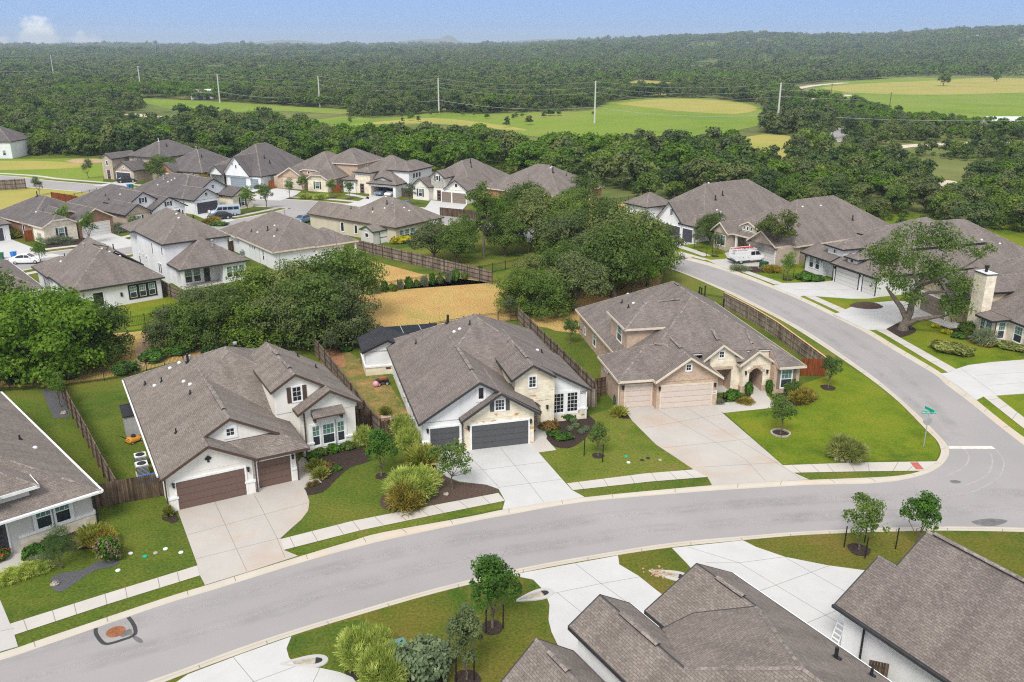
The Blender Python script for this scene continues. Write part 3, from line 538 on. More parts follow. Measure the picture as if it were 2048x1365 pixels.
far('meadow_dry_patch', [(1230, 208), (1330, 198), (1450, 202), (1515, 216), (1470, 228), (1350, 222)], 'meadow_dry', -.06); far('meadow_dry_patch', [(700, 250), (860, 236), (1000, 250), (1050, 262), (860, 246)], 'meadow_dry', -.06)
far('meadow_dry_patch', [(-150, 325), (60, 322), (180, 330), (120, 338), (-100, 342)], 'meadow_dry', .02)
ribbon('dirt_road', [(2200, 283), (2048, 285), (1900, 288), (1830, 291), (1775, 297), (1755, 304)], 6, 'dirt_road', -.05); ribbon('dirt_road', [(1862, 362), (1890, 364), (1915, 376), (1900, 388), (1868, 392)], 6.5, 'dirt_road', -.05)
ribbon('country_road', [(1692, 166), (1640, 170), (1590, 178), (1576, 188), (1588, 199), (1640, 197), (1700, 190)], 9, 'dirt_road', -.04); ribbon('country_road', [(1700, 202), (1730, 209), (1770, 223)], 6, 'dirt_road', -.04); ribbon('country_road', [(1665, 256), (1676, 266), (1668, 284)], 9, 'asphalt', -.04)
ribbon('country_road', [(250, 228), (300, 233), (352, 243)], 8, 'dirt_road', -.04); ribbon('dirt_road', [(1230, 166), (1262, 174), (1300, 185)], 7, 'dirt_road', -.03)
far('bare_bank', [(130, 322), (160, 318), (206, 320), (200, 326), (150, 327)], 'dirt', .03)
# ---------------------------------------------------------------- house builder
WIN = {}
def win_mesh(w, h, st):
    k = (round(w, 2), round(h, 2), st)
    if k in WIN: return WIN[k]
    f = MB(); p = MB(); tr = {'w': 'white_trim', 'k': 'black_trim', 'n': 'brown_trim', 'd': 'dark_trim'}[st[0]]; sur = .09 if len(st) < 3 else .2
    so = tr if len(st) < 3 or st[2] != 'W' else 'white_trim'
    f.box(-w/2-sur, -.05, -sur, w/2+sur, .0, 0, so); f.box(-w/2-sur, -.05, h, w/2+sur, .0, h+sur, so); f.box(-w/2-sur, -.05, 0, -w/2, .0, h, so); f.box(w/2, -.05, 0, w/2+sur, .0, h, so)
    if st[0] == 'k' and len(st) < 3: so = 'white_trim'
    q = .045
    for x0, z0, x1, z1 in ((-w/2, 0, w/2, q), (-w/2, h-q, w/2, h), (-w/2, q, -w/2+q, h-q), (w/2-q, q, w/2, h-q)): f.box(x0, -.035, z0, x1, -.004, z1, tr if st[0] != 'k' else 'white_trim')
    if st[1] == 's':                                   # sash window: blinds drawn in the upper half
        p.box(-w/2+q, -.012, h*.48, w/2-q, -.006, h-q, 'glass_blind'); p.box(-w/2+q, -.012, q, w/2-q, -.006, h*.48, 'glass_dark'); f.box(-w/2+q, -.03, h*.48-.03, w/2-q, -.013, h*.48+.03, 'white_trim')
        for x in ((0,) if w < .8 else (-w/6, w/6)): f.box(x-.012, -.022, h*.48+.03, x+.012, -.013, h-q, 'white_trim')
        f.box(-w/2+q, -.022, h*.74-.012, w/2-q, -.0135, h*.74+.012, 'white_trim')
    elif st[1] == 'g':                                 # a grid of small panes
        p.box(-w/2+q, -.012, q, w/2-q, -.006, h-q, 'glass_black'); nx, nz = max(2, round(w/.3)), max(2, round(h/.36))
        for i in range(1, nx): x = -w/2+w*i/nx; f.box(x-.014, -.024, q, x+.014, -.0132, h-q, 'white_trim')
        for i in range(1, nz): z = h*i/nz; f.box(-w/2+q, -.0245, z-.014, w/2-q, -.0128, z+.014, 'white_trim')
    else: p.box(-w/2+q, -.012, q, w/2-q, -.006, h-q, 'glass_black')
    WIN[k] = (f.mesh('window'), p.mesh('pane')); return WIN[k]
GAR = {}
class House:
    def __init__(s, name, label, a, b=None, ang=None, z=0., roof='shingle', trim='dark_trim', wall='white_stucco', cat='house', off=(0, 0), group=None):
        A = G(*a, z); A.z = 0
        if ang is None: B = G(*b, z); ang = math.degrees(math.atan2(B.y-A.y, B.x-A.x))
        s.ang = radians(ang); R = Matrix.Rotation(s.ang, 3, 'Z'); A = A+R @ Vector((*off, 0))
        s.e = empty(name, A, s.ang, label, cat, group); s.roofm, s.trim, s.wm = roof, trim, wall
        s.R, s.Fa, s.W = MB(), MB(), MB(); s.polys = []; s.jit = 0
    def wpt(s, u, v, z=0.): return s.e.location+Matrix.Rotation(s.ang, 3, 'Z') @ Vector((u, v, z))
    def surf(s, polys, t=.2, cap=True, mat=None, skipv=None, ax=1, skipu=None):
        s.jit += 1; dz = .006*s.jit; mat = mat or s.roofm
        polys = [[Vector((p[0], p[1], p[2]+dz)) for p in q] for q in polys]; key = lambda p: (round(p.x, 2), round(p.y, 2), round(p.z, 2)); E = {}
        for q in polys:
            n = sum(((q[i]-q[0]).cross(q[i+1]-q[0]) for i in range(1, len(q)-1)), Vector())
            if n.z < 0: q.reverse(); n = -n
            n.normalize(); s.R.poly(q, mat); s.polys.append(q)
            s.Fa.poly([p-Vector((0, 0, t)) for p in reversed(q)], 'soffit')
            for i in range(len(q)): E.setdefault(frozenset((key(q[i]), key(q[(i+1) % len(q)]))), []).append((q[i], q[(i+1) % len(q)], n))
        for k, L in E.items():
            if len(k) < 2: continue
            if len(L) == 1:
                p, q, n = L[0]
                if skipu is not None and abs(p[0]-skipu) < .01 and abs(q[0]-skipu) < .01: continue
                if skipv is not None and abs(p[ax]-skipv) < .01 and abs(q[ax]-skipv) < .01: continue
                d = Vector((0, 0, t)); o = Vector(((q-p).y, -(q-p).x, 0)).normalized()*.025; u = Vector((0, 0, .015))
                s.Fa.poly([p-d+o, q-d+o, q+o+u, p+o+u], s.trim); s.Fa.poly([p+o+u, q+o+u, q+u-o*2, p+u-o*2], s.trim); s.Fa.poly([p-d, q-d, q-d+o, p-d+o][::-1], s.trim)
            elif cap:
                (p, q, n1), (_, _, n2) = L[:2]; d = (q-p)
                if d.length < .3: continue
                d.normalize(); i1 = n1.cross(d); i2 = n2.cross(-d)
                if (i1+i2).z > -.02: continue           # a valley
                u = Vector((0, 0, .03)); cm = 'shingle_cap' if mat != 'shingle_black' else mat
                s.R.poly([p+u, q+u, q+u*.5+i1*.15, p+u*.5+i1*.15][::-1] if False else [p+u, q+u, q+u*.5+i1*.15, p+u*.5+i1*.15], cm); s.R.poly([q+u, p+u, p+u*.5+i2*.15, q+u*.5+i2*.15], cm)
    def hip(s, u0, u1, v0, v1, e, p, ends='hh', t=.2):   # ends of the ridge: h(ip) or g(able)
        along_v = (v1-v0) >= (u1-u0); a0, a1, b0, b1 = (u0, u1, v0, v1) if along_v else (v0, v1, u0, u1)
        hw = (a1-a0)/2; c = (a0+a1)/2; zr = e+hw*p; r0 = b0+(hw if ends[0] == 'h' else 0); r1 = b1-(hw if ends[1] == 'h' else 0)
        T = (lambda a, b, z: (a, b, z)) if along_v else (lambda a, b, z: (b, a, z)); q = []
        if r1-r0 > .01: q += [[T(a0, b0, e), T(c, r0, zr), T(c, r1, zr), T(a0, b1, e)], [T(a1, b0, e), T(c, r0, zr), T(c, r1, zr), T(a1, b1, e)]]
        else: q += [[T(a0, b0, e), T(c, r0, zr), T(a0, b1, e)], [T(a1, b0, e), T(c, r0, zr), T(a1, b1, e)]]
        if ends[0] == 'h': q.append([T(a0, b0, e), T(a1, b0, e), T(c, r0, zr)])
        if ends[1] == 'h': q.append([T(a0, b1, e), T(a1, b1, e), T(c, r1, zr)])
        s.surf(q, t); return zr
    def gab(s, u0, u1, v0, v1, e, zr, ur=None, er=None, wall=None, inset=.4, ax='v', back=False, t=.2, clip=None, wz=None):
        """gable with its ridge along v (or along u), its face at v0 (v1 if back); er = right eave height"""
        if ax == 'u': T = lambda a, b, z: (b, a, z)
        else: T = lambda a, b, z: (a, b, z)
        ur = (u0+u1)/2 if ur is None else ur; er = e if er is None else er
        if clip:                                       # little hip across the top of the gable
            c = clip; fl, fr = c/(zr-e)*(ur-u0), c/(zr-er)*(u1-ur); zc = zr-c
            s.surf([[T(u0, v0, e), T(ur-fl, v0, zc), T(ur, v0+fl, zr), T(ur, v1, zr), T(u0, v1, e)], [T(u1, v0, er), T(ur+fr, v0, zc), T(ur, v0+fl, zr), T(ur, v1, zr), T(u1, v1, er)], [T(ur-fl, v0, zc), T(ur+fr, v0, zc), T(ur, v0+fl, zr)]], t, skipv=v1, ax=1 if ax == 'v' else 0)
        else: s.surf([[T(u0, v0, e), T(ur, v0, zr), T(ur, v1, zr), T(u0, v1, e)], [T(u1, v0, er), T(ur, v0, zr), T(ur, v1, zr), T(u1, v1, er)]], t, skipv=v1, ax=1 if ax == 'v' else 0)
        if wall:
            v = v0+inset; pl, pr = (zr-e)/(ur-u0), (zr-er)/(u1-ur); i = .38 if u1-u0 > 3 else .15; wz = min(e, er)-t if wz is None else wz
            pts = [(u0+i, wz), (u1-i, wz), (u1-i, er+i*pr-t+.03), (ur, zr-t+.03), (u0+i, e+i*pl-t+.03)]
            if clip: pts = pts[:3]+[(ur+fr, zr-c-t+.03), (ur-fl, zr-c-t+.03)]+pts[4:]
            q = [T(a, v, z) for a, z in pts]; back_ = v+.12 if v1 > v0 else v-.12; qb = [T(a, back_, z) for a, z in pts]
            fl_ = ((ax == 'v') != (v1 < v0)); s.W.poly(q if fl_ else q[::-1], wall); s.W.poly(qb[::-1] if fl_ else qb, wall)
            for k in range(len(q)):
                k2 = (k+1) % len(q); f = [q[k], qb[k], qb[k2], q[k2]]; s.W.poly(f if fl_ else f[::-1], wall)
    def dutch(s, u0, u1, v0, vg, v1, e, zr, wall, t=.2, wi=.3, ur=None, cut=None):   # hipped skirt with a gable standing on it
        c = (u0+u1)/2 if ur is None else ur; pl, pr = (zr-e)/(c-u0), (zr-e)/(u1-c); vv = vg+wi; zs = e+(vv-v0)*min(pl, pr); ul, urr = u0+(zs-e)/pl, u1-(zs-e)/pr; cut = u0 if cut is None else cut
        lv = v0 if cut == u0 else vv
        s.surf([[(u0, lv, e), (ul, vv, zs), (ul, vg, zs), (c, vg, zr), (c, v1, zr), (u0, v1, e)] if lv == v0 else [(u0, vv, e), (ul, vv, zs), (ul, vg, zs), (c, vg, zr), (c, v1, zr), (u0, v1, e)],
            [(u1, v0, e), (urr, vv, zs), (urr, vg, zs), (c, vg, zr), (c, v1, zr), (u1, v1, e)], [(cut, v0, e), (u1, v0, e), (urr, vv, zs), (max(cut-1.7, ul) if cut > u0 else ul, vv, zs)]], t, skipv=v1)
        s.W.poly([(ul, vv, zs-.3), (urr, vv, zs-.3), (urr, vv, zs), (c, vv, zr-.12), (ul, vv, zs)], wall)
    def box(s, u0, u1, v0, v1, h, mat=None, z0=0.): s.W.box(u0, v0, z0, u1, v1, h, mat or s.wm, skip='d')
    def bd(s, u0, u1, v0, v1, e, p, mat=None, ends='hh', ov=.4, z0=0.):
        s.hip(u0, u1, v0, v1, e, p, ends); s.box(u0+ov, u1-ov, v0+ov, v1-ov, e-.1, mat, z0)
    def M(s, side, x, pl, z):
        a = {'F': 0, 'R': pi/2, 'B': pi, 'L': -pi/2}[side]; loc = (x, pl, z) if side in 'FB' else (pl, x, z)
        return Matrix.Translation(loc) @ Matrix.Rotation(a, 4, 'Z')
    def win(s, side, x, pl, z, w, h, st='ws', shut=None):
        f, p = win_mesh(w, h, st); M = s.M(side, x, pl, z); o = link('window', f, s.e, M); link('pane', p, o)
        if shut:
            for k in (-1, 1):
                m = MB(); m.box(k*(w/2+.26)-.17, -.06, -.04, k*(w/2+.26)+.17, -.012, h+.04, shut)
                for i in range(int(h/.12)): m.box(k*(w/2+.26)-.14, -.068, .03+i*.12, k*(w/2+.26)+.14, -.061, .09+i*.12, shut)
                link('shutter', m.mesh('shutter'), s.e, M)
    def gar(s, side, x, pl, w, h=2.15, mat='charcoal_door', trim='white_trim'):
        k = (w, h, mat, trim); M = s.M(side, x, pl, 0.04)
        if k not in GAR:
            m = MB(); n = 4; m.box(-w/2, -.03, 0, w/2, -.005, h, 'black_trim')
            for i in range(n):
                z0 = h*i/n; m.box(-w/2, -.05, z0+.012, w/2, -.031, z0+h/n-.012, mat)
                for j in range(int(w/.6)): xx = -w/2+(j+.5)*w/int(w/.6); m.box(xx-w/int(w/.6)*.42, -.056, z0+.09, xx+w/int(w/.6)*.42, -.0505, z0+h/n-.09, mat)
            f = MB(); f.box(-w/2-.14, -.075, 0, -w/2, -.004, h, trim); f.box(w/2, -.075, 0, w/2+.14, -.004, h, trim); f.box(-w/2-.14, -.075, h, w/2+.14, -.004, h+.17, trim)
            GAR[k] = (m.mesh('garage_door'), f.mesh('door_frame'))
        o = link('garage_door', GAR[k][0], s.e, M); link('door_frame', GAR[k][1], o)
    def door(s, side, x, pl, w=1., h=2.2, mat='brown_door'):
        m = MB(); m.box(-w/2, -.05, .04, w/2, -.005, h, mat)
        for z in (.25, .95, 1.6): m.box(-w*.3, -.062, z, w*.3, -.0505, z+.4, 'glass_black')
        f = MB(); f.box(-w/2-.1, -.07, .04, -w/2, 0, h+.1, 'white_trim'); f.box(w/2, -.07, .04, w/2+.1, 0, h+.1, 'white_trim'); M = s.M(side, x, pl, 0)
        o = link('door', m.mesh('door'), s.e, M); link('door_frame', f.mesh('door_frame'), o)
    def part(s, name, fn, smooth=False):
        m = MB(); fn(m); return m.obj(name, s.e, smooth)
    def lamp(s, side, x, pl, z=1.9):
        m = MB(); m.box(-.07, -.2, 0, .07, -.04, .28, 'black_trim'); m.box(-.1, -.23, .28, .1, -.01, .34, 'black_trim'); m.box(-.04, -.04, .1, .04, 0, .22, 'black_trim'); link('wall_lamp', m.mesh('wall_lamp'), s.e, s.M(side, x, pl, z))
    def spout(s, u, v, z, mat=None):
        m = MB(); m.tube([(u, v, z), (u, v, .1)], .06, mat or s.trim, 6); m.obj('downspout', s.e)
    def zat(s, u, v):
        z = None
        for q in s.polys:
            if inpoly(u, v, [(p.x, p.y) for p in q]):
                n = Vector()
                for i in range(1, len(q)-1):
                    n = (q[i]-q[0]).cross(q[i+1]-q[0])
                    if n.length > .01: break
                if abs(n.z) > 1e-6:
                    zz = q[0].z-((u-q[0].x)*n.x+(v-q[0].y)*n.y)/n.z; z = zz if z is None else max(z, zz)
        return z
    def vent(s, u, v, h=.45, r=.06, cap=False, mat='metal_black'):
        z = s.zat(u, v)
        if z is None: return
        m = MB(); m.tube([(u, v, z-.1), (u, v, z+h)], r, mat, 7)
        m.box(u-r*2.2, v-r*2.2, z-.04, u+r*2.2, v+r*2.2, z+.05, mat)
        if cap: m.tube([(u, v, z+h-.02), (u, v, z+h+.16)], r*1.9, 'metal_grey', 8)
        m.obj('roof_vent', s.e)
    def cowl(s, u, v, mat='metal_white'):
        z = s.zat(u, v)
        if z is None: return
        m = MB(); m.lathe([(.17, -.05), (.17, .07), (.11, .14), (0, .16)], mat, (u, v, z), 9); m.obj('roof_vent', s.e, True)
    def rvent(s, u0, v0, u1, v1):                      # ridge vent: long low cap
        z0, z1 = s.zat(u0, v0), s.zat(u1, v1)
        if z0 is None or z1 is None: return
        d = Vector((u1-u0, v1-v0, 0)).normalized(); n = Vector((-d.y, d.x, 0))*.17; m = MB(); A, B = Vector((u0, v0, z0+.05)), Vector((u1, v1, z1+.05)); k = Vector((0, 0, .075)); 
        m.poly([A+k, B+k, B+n, A+n][::-1], 'shingle_cap'); m.poly([A-n, B-n, B+k, A+k][::-1], 'shingle_cap'); h = Vector((0, 0, .06))
        for sg in (1, -1): m.poly([A+n*sg, B+n*sg, B+n*sg-h, A+n*sg-h], 'black_trim'); 
        for E_ in (A, B): m.poly([E_-n, E_+n, E_+k], 'black_trim')
        m.obj('ridge_vent', s.e)
    def done(s):
        s.R.obj('roof', s.e); s.Fa.obj('fascia', s.e); s.W.obj('wall', s.e)
        base = [v for v in s.W.v]; return s
def arch_front(h, u0, u1, v, z1, ua, ub, zs, rise, mat, depth=1.6, inner=None, door=True):
    """front wall pierced by an arched opening, with a real porch recess behind it"""
    W = h.W; n = 8; arc = [(ua+(ub-ua)*i/n, zs+rise*sin(pi*i/n)) for i in range(n+1)]; inner = inner or mat
    W.poly([(u0, v, 0), (ua, v, 0), (ua, v, z1), (u0, v, z1)], mat); W.poly([(ub, v, 0), (u1, v, 0), (u1, v, z1), (ub, v, z1)], mat)
    for (a, za), (b, zb) in zip(arc[:-1], arc[1:]):
        W.poly([(a, v, za), (b, v, zb), (b, v, z1), (a, v, z1)], mat); W.poly([(a, v, za), (a, v+depth, za), (b, v+depth, zb), (b, v, zb)], mat)
    W.poly([(ua, v, 0), (ua, v+depth, 0), (ua, v+depth, zs), (ua, v, zs)][::-1], inner); W.poly([(ub, v, 0), (ub, v+depth, 0), (ub, v+depth, zs), (ub, v, zs)], inner)
    W.poly([(ua, v+depth, 0), (ub, v+depth, 0), (ub, v+depth, zs+rise), (ua, v+depth, zs+rise)], inner)
    W.poly([(u0, v, 0), (u0, v, z1), (u0, v+depth, z1), (u0, v+depth, 0)], mat); W.poly([(u1, v, 0), (u1, v+depth, 0), (u1, v+depth, z1), (u1, v, z1)], mat)
    m = MB(); m.box(ua, v-.1, 0.0, ub, v+depth, .06, 'walk_concrete'); m.obj('porch_floor', h.e)
    if door: h.door('F', (ua+ub)/2, v+depth-.02, min(1., (ub-ua)*.7), 2.15, 'dark_door')
# ================================================================ the three houses facing the street
h = House('white_house', 'white stucco house with brown garage doors and brown gable trim, beside the grey shed', (340.4, 1022.5), (495, 987), roof='shingle_warm', trim='brown_trim', wall='cream_stucco')
h.hip(-.4, 15.5, 5.2, 22.1, 2.9, .53); h.dutch(-.38, 10.35, -.55, 1.0, 13.5, 2.9, 5.85, 'cream_stucco', ur=5.0, cut=6.2)
h.gab(-.42, 6.45, -.75, 4.5, 2.9, 4.78, wall='cream_stucco', inset=.55)
h.gab(9.0, 16.05, 4.75, 14, 5.8, 7.0, ur=11.05, er=4.0, wall='cream_stucco', inset=.35, wz=3.7); h.gab(10.7, 16.15, 3.55, 7.5, 3.95, 5.55, ur=13.45, wall='cream_stucco', inset=.5, wz=3.6)
h.box(0, 9.6, 8, 21.7, 2.8); h.box(9.6, 15.1, 9.5, 21.7, 2.8); h.box(0, 6.05, -.18, 8, 2.75); h.box(6.05, 9.45, .33, 8.2, 2.74); h.box(11.15, 15.62, 4.08, 10, 3.8); h.box(9.3, 11.3, 6.9, 10, 5.6, z0=0)
arch_front(h, 9.32, 11.15, 5.15, 5.7, 9.62, 10.85, 2.15, .35, 'cream_stucco', 1.8)
for u0, u1, v, z in ((-.06, .62, -.24, .95), (5.45, 6.12, -.24, .95), (6.06, 6.4, .27, .95), (9.1, 9.52, .27, .95), (11.09, 11.95, 4.02, .95), (14.7, 15.69, 4.02, .95)):
    h.box(u0, u1, v, v+.5, z); h.part('wall_cap', lambda m: m.box(u0-.06, v-.06, z, u1+.06, v+.4, z+.16, 'white_trim'))
h.gar('F', 3.02, -.18, 4.85, 2.2, 'brown_door', 'cream_trim' if 0 else 'white_trim'); h.gar('F', 7.75, .33, 2.5, 2.2, 'brown_door')
h.win('F', 5.0, 1.3, 4.35, .62, .62, 'wgW'); h.win('F', 11.15, 5.1, 4.55, .75, 1.25, 'wg', 'brown_trim'); h.win('F', 12.2, 4.08, .75, .62, 1.75, 'wsW'); h.win('F', 13.25, 4.08, .75, 1.0, 1.75, 'wsW'); h.win('F', 14.3, 4.08, .75, .62, 1.75, 'wsW'); h.win('F', 12.8, 4.08, 3.1, .6, .35, 'wg'); h.win('F', 13.7, 4.08, 3.1, .6, .35, 'wg')
h.part('awning', lambda m: (m.poly([(11.9, 3.4, 3.45), (14.5, 3.4, 3.45), (14.5, 4.06, 4.0), (11.9, 4.06, 4.0)], 'shingle_warm'), m.box(11.9, 3.36, 3.36, 14.5, 3.44, 3.46, 'brown_trim'), m.poly([(11.9, 3.4, 3.4), (11.9, 4.06, 3.4), (11.9, 4.06, 4.0)], 'brown_trim'), m.poly([(14.5, 3.4, 3.4), (14.5, 4.06, 3.4), (14.5, 4.06, 4.0)][::-1], 'brown_trim'), m.box(12.0, 3.5, 3.0, 12.15, 4.06, 3.36, 'brown_trim'), m.box(14.25, 3.5, 3.0, 14.4, 4.06, 3.36, 'brown_trim')))
h.part('gable_ornament', lambda m: (m.box(2.78, -.26, 3.5, 3.2, -.19, 3.6, 'black_trim'), m.poly([(2.72, -.25, 3.6), (3.28, -.25, 3.6), (3.0, -.25, 3.85)], 'black_trim'), m.box(2.92, -.26, 3.3, 3.07, -.19, 3.5, 'black_trim')))
for u, v in ((.42, -.18), (5.72, -.18), (9.2, .33)): h.lamp('F', u, v)
h.spout(-.12, -.3, 2.8); h.spout(6.25, -.3, 2.8); h.spout(11.3, 3.95, 3.9, 'brown_trim'); h.spout(9.5, .1, 2.7)
for k in ((2.2, 15.8, .4), (1.0, 17.5, .35), (3.6, 9.5, .35), (1.6, 4.6, .4), (13.5, 13, .35), (14.5, 11, .3)): h.vent(*k)
h.vent(4.6, 16.2, .8, .11); h.vent(5.3, 21.0, .9, .13, True, 'metal_grey'); h.vent(9.0, 17.5, .8, .1, True)
for k in ((3.2, 17.4), (4.0, 17.2), (1.6, 15.9), (3.6, 12.6), (3.9, 11.2)): h.cowl(*k)
h.rvent(5.0, 3.0, 5.0, 8.6); h.rvent(11.05, 6.3, 11.05, 8.2); h.rvent(11.05, 10, 11.05, 11.5); h.part('gutter', lambda m: m.box(-.56, .2, 2.72, -.44, 22.0, 2.86, 'white_trim'))
h.done(); HA = h
h = House('limestone_house', 'white house with limestone gables and charcoal garage doors, in front of the black pergola', (848, 908), (1065, 883), trim='dark_trim', wall='white_stucco')
h.hip(-.45, 15.4, 4.0, 21.3, 2.9, .595); h.gab(-.43, 9.95, -.55, 13.5, 2.9, 6.05, ur=4.7, wall='white_stucco', inset=.55)
h.gab(3.0, 9.75, -.95, 5, 2.9, 5.06, ur=6.38, wall='limestone', inset=.6); h.gab(8.0, 11.95, 1.75, 9, 5.0, 6.22, ur=9.9, wall='limestone', inset=.46, wz=2.75); h.gab(9.6, 15.75, 3.0, 12.5, 6.0, 6.19, ur=9.9, er=2.88, wall='white_stucco', inset=.45, wz=2.4)
h.box(0, 9.4, .0, 12, 2.78); h.box(0, 15.0, 10, 20.9, 2.8); h.box(3.35, 9.36, -.33, 3, 2.8, 'limestone'); h.box(11.95, 15.35, 3.45, 11, 2.7); h.box(8.3, 9.3, 4.2, 9, 4.9, 'limestone', 2.)
arch_front(h, 8.6, 11.98, 2.25, 4.9, 9.45, 10.75, 2.2, .45, 'limestone', 1.9)
for u0, u1, v, z in ((-.06, .5, -.06, .95), (2.98, 3.34, -.06, .95)): h.box(u0, u1, v, v+.4, z, 'pale_stone'); h.part('wall_cap', lambda m: m.box(u0-.05, v-.05, z, u1+.05, v+.3, z+.14, 'white_trim'))
h.box(11.9, 15.42, 3.38, 4, .75, 'limestone'); h.box(14.6, 15.42, 3.37, 4, .95, 'limestone'); h.part('wall_cap', lambda m: m.box(14.55, 3.32, .95, 15.5, 4, 1.1, 'white_trim'))
h.gar('F', 1.78, 0, 2.45); h.gar('F', 6.42, -.33, 4.88); h.win('F', 4.9, 0, 4.35, .5, 1.05, 'wpW'); h.win('F', 6.4, -.35, 3.35, .8, .95, 'wg', 'charcoal_door'); h.win('F', 9.95, 2.2, 4.05, .65, 1.0, 'wg'); h.win('F', 12.75, 3.42, .85, 1.0, 1.85, 'wgW'); h.win('F', 14.05, 3.42, .85, 1.0, 1.85, 'wgW')
for v in (5.2, 8.5, 11.0, 14.0): h.win('L', v, 0, 1.0, .75, 1.3, 'wp')
for u, v in ((.35, 0), (3.7, -.33), (9.05, -.33), (11.3, 2.25)): h.lamp('F', u, v)
h.spout(3.2, -.5, 2.8, 'dark_trim'); h.spout(15.3, 3.2, 2.7, 'white_trim')
for k in ((2.0, 15.6, .4), (4.2, 17.2, .35), (6.6, 11.8, .4), (13.0, 9.5, .35)): h.vent(*k)
h.vent(5.2, 15.5, .8, .12); h.vent(7.3, 18.6, .9, .11, True); h.vent(8.4, 20.6, 1.3, .16, True, 'metal_grey')
for k in ((3.8, 17.9), (4.6, 18.4), (4.9, 16.5), (5.2, 12.4), (5.7, 12.2), (12.6, 9.6)): h.cowl(*k)
h.rvent(4.7, 2.5, 4.7, 8.8); h.rvent(9.9, 3.6, 9.9, 7.4); h.done(); HB = h
h = House('brick_house', 'tan brick corner house with pale stone arch and beige garage doors', (1236, 822), (1430, 808), roof='shingle', trim='cream_trim', wall='tan_brick')
h.surf([[(1.75, 2.8, 2.9), (3.8, 2.8, 4.13), (10.325, 9.325, 8.045), (10.325, 14.925, 8.045), (1.75, 23.5, 2.9)], [(18.9, .75, 2.9), (10.325, 9.325, 8.045), (10.325, 14.925, 8.045), (18.9, 23.5, 2.9)], [(1.75, 23.5, 2.9), (18.9, 23.5, 2.9), (10.325, 14.925, 8.045)], [(3.8, 2.8, 4.13), (16.1, 2.8, 4.13), (16.1, .75, 2.9), (18.9, .75, 2.9), (10.325, 9.325, 8.045)]], skipv=2.8, skipu=16.1)
h.part('valley_roof', lambda m: m.poly([(12.3, 2.0, 3.30), (13.6, 2.0, 3.30), (13.6, 2.86, 4.16), (12.3, 2.86, 4.16)], 'shingle')); h.part('valley_roof', lambda m: m.poly([(9.0, 2.2, 3.2), (9.7, 2.2, 3.2), (9.7, 2.86, 4.16), (9.0, 2.86, 4.16)], 'shingle')); h.part('gable_wall', lambda m: m.poly([(16.02, .78, 2.74), (16.02, 2.9, 2.74), (16.02, 2.9, 4.15), (16.02, .78, 2.92)], 'tan_brick')); h.box(9.4, 16.0, 2.95, 3.2, 4.0, 'pale_stone', 2.5); h.hip(-.1, 9.0, -.1, 7.1, 2.9, .6); h.gab(3.2, 9.8, -.85, 7, 2.9, 5.08, ur=6.5, wall='tan_brick', inset=.55)
h.surf([[(2.35, 6.3, 5.75), (6.9, 6.3, 5.75), (10.2, 9.55, 7.55), (5.6, 9.55, 7.55)], [(2.35, 6.3, 5.75), (5.6, 9.55, 7.55), (2.35, 12.8, 5.75)], [(2.35, 12.8, 5.75), (5.6, 9.55, 7.55), (10.2, 9.55, 7.55), (7, 12.8, 5.75)]]); h.gab(8.9, 13.2, 2.2, 9, 3.4, 5.0, ur=10.95, wall='pale_stone', inset=.41, wz=2.7); h.gab(12.55, 16.35, 1.75, 8, 2.95, 4.3, ur=14.4, wall='pale_stone', inset=.41)
h.box(.22, 9.5, .55, 6.8, 2.78); h.box(3.55, 9.5, -.25, 2, 2.79); h.box(2.2, 18.5, 7.0, 23.1, 2.8); h.box(2.78, 6.9, 6.75, 12.4, 5.65); h.box(15.9, 18.55, 1.35, 8, 2.75); h.box(9.5, 13, 4.4, 7.5, 2.7)
arch_front(h, 12.95, 15.95, 2.2, 2.9, 13.75, 15.15, 1.95, .5, 'pale_stone', 2.6, 'tan_brick'); arch_front(h, 9.3, 12.95, 2.66, 3.3, 9.5, 12.1, 2.35, .02, 'pale_stone', 1.7, 'tan_brick', False)
h.box(12.9, 13.8, 2.12, 2.6, .7, 'tan_brick'); h.box(15.1, 16.0, 2.12, 2.6, .7, 'tan_brick'); h.part('arch_brick', lambda m: [m.box(-.16+0, 0, 0, 0, 0, 0, 'tan_brick') if 0 else m.box(13.6+i*.245, 2.14, 2.0+.5*sin(pi*(i+.5)/7)-.02, 13.6+i*.245+.25, 2.2, 2.0+.5*sin(pi*(i+.5)/7)+.26, 'tan_brick') for i in range(7)]); h.part('lintel_brick', lambda m: m.box(9.4, 2.6, 2.38, 12.2, 2.67, 2.62, 'tan_brick'))
h.gar('F', 2.05, .55, 2.45, 2.15, 'tan_door', 'cream_trim'); h.gar('F', 6.45, -.25, 4.88, 2.15, 'tan_door', 'cream_trim'); h.win('F', 6.5, -.3, 3.65, .5, .6, 'wg'); h.win('F', 10.95, 2.6, 3.6, .5, .65, 'wg'); h.win('F', 17.2, 1.35, .6, 1.1, 1.85, 'ws', 'taupe_door'); h.win('F', 10.0, 4.36, .5, 1.3, 1.7, 'ws')
h.win('L', 9.3, 2.78, 3.6, 1.5, 1.6, 'ws'); h.win('L', 16.4, 2.2, .7, 1.0, 1.6, 'ws'); h.win('L', 20.5, 2.2, .7, .6, .8, 'wp')
for u, v in ((.55, .55), (3.8, -.25), (9.2, -.25), (13.35, 2.2), (15.55, 2.2)): h.lamp('F', u, v)
h.part('number_plaque', lambda m: (m.box(9.05, -.29, 1.15, 9.45, -.253, 1.45, 'white_trim'), [m.box(9.11+k*.08, -.295, 1.23, 9.15+k*.08, -.291, 1.38, 'black_trim') for k in range(4)]))
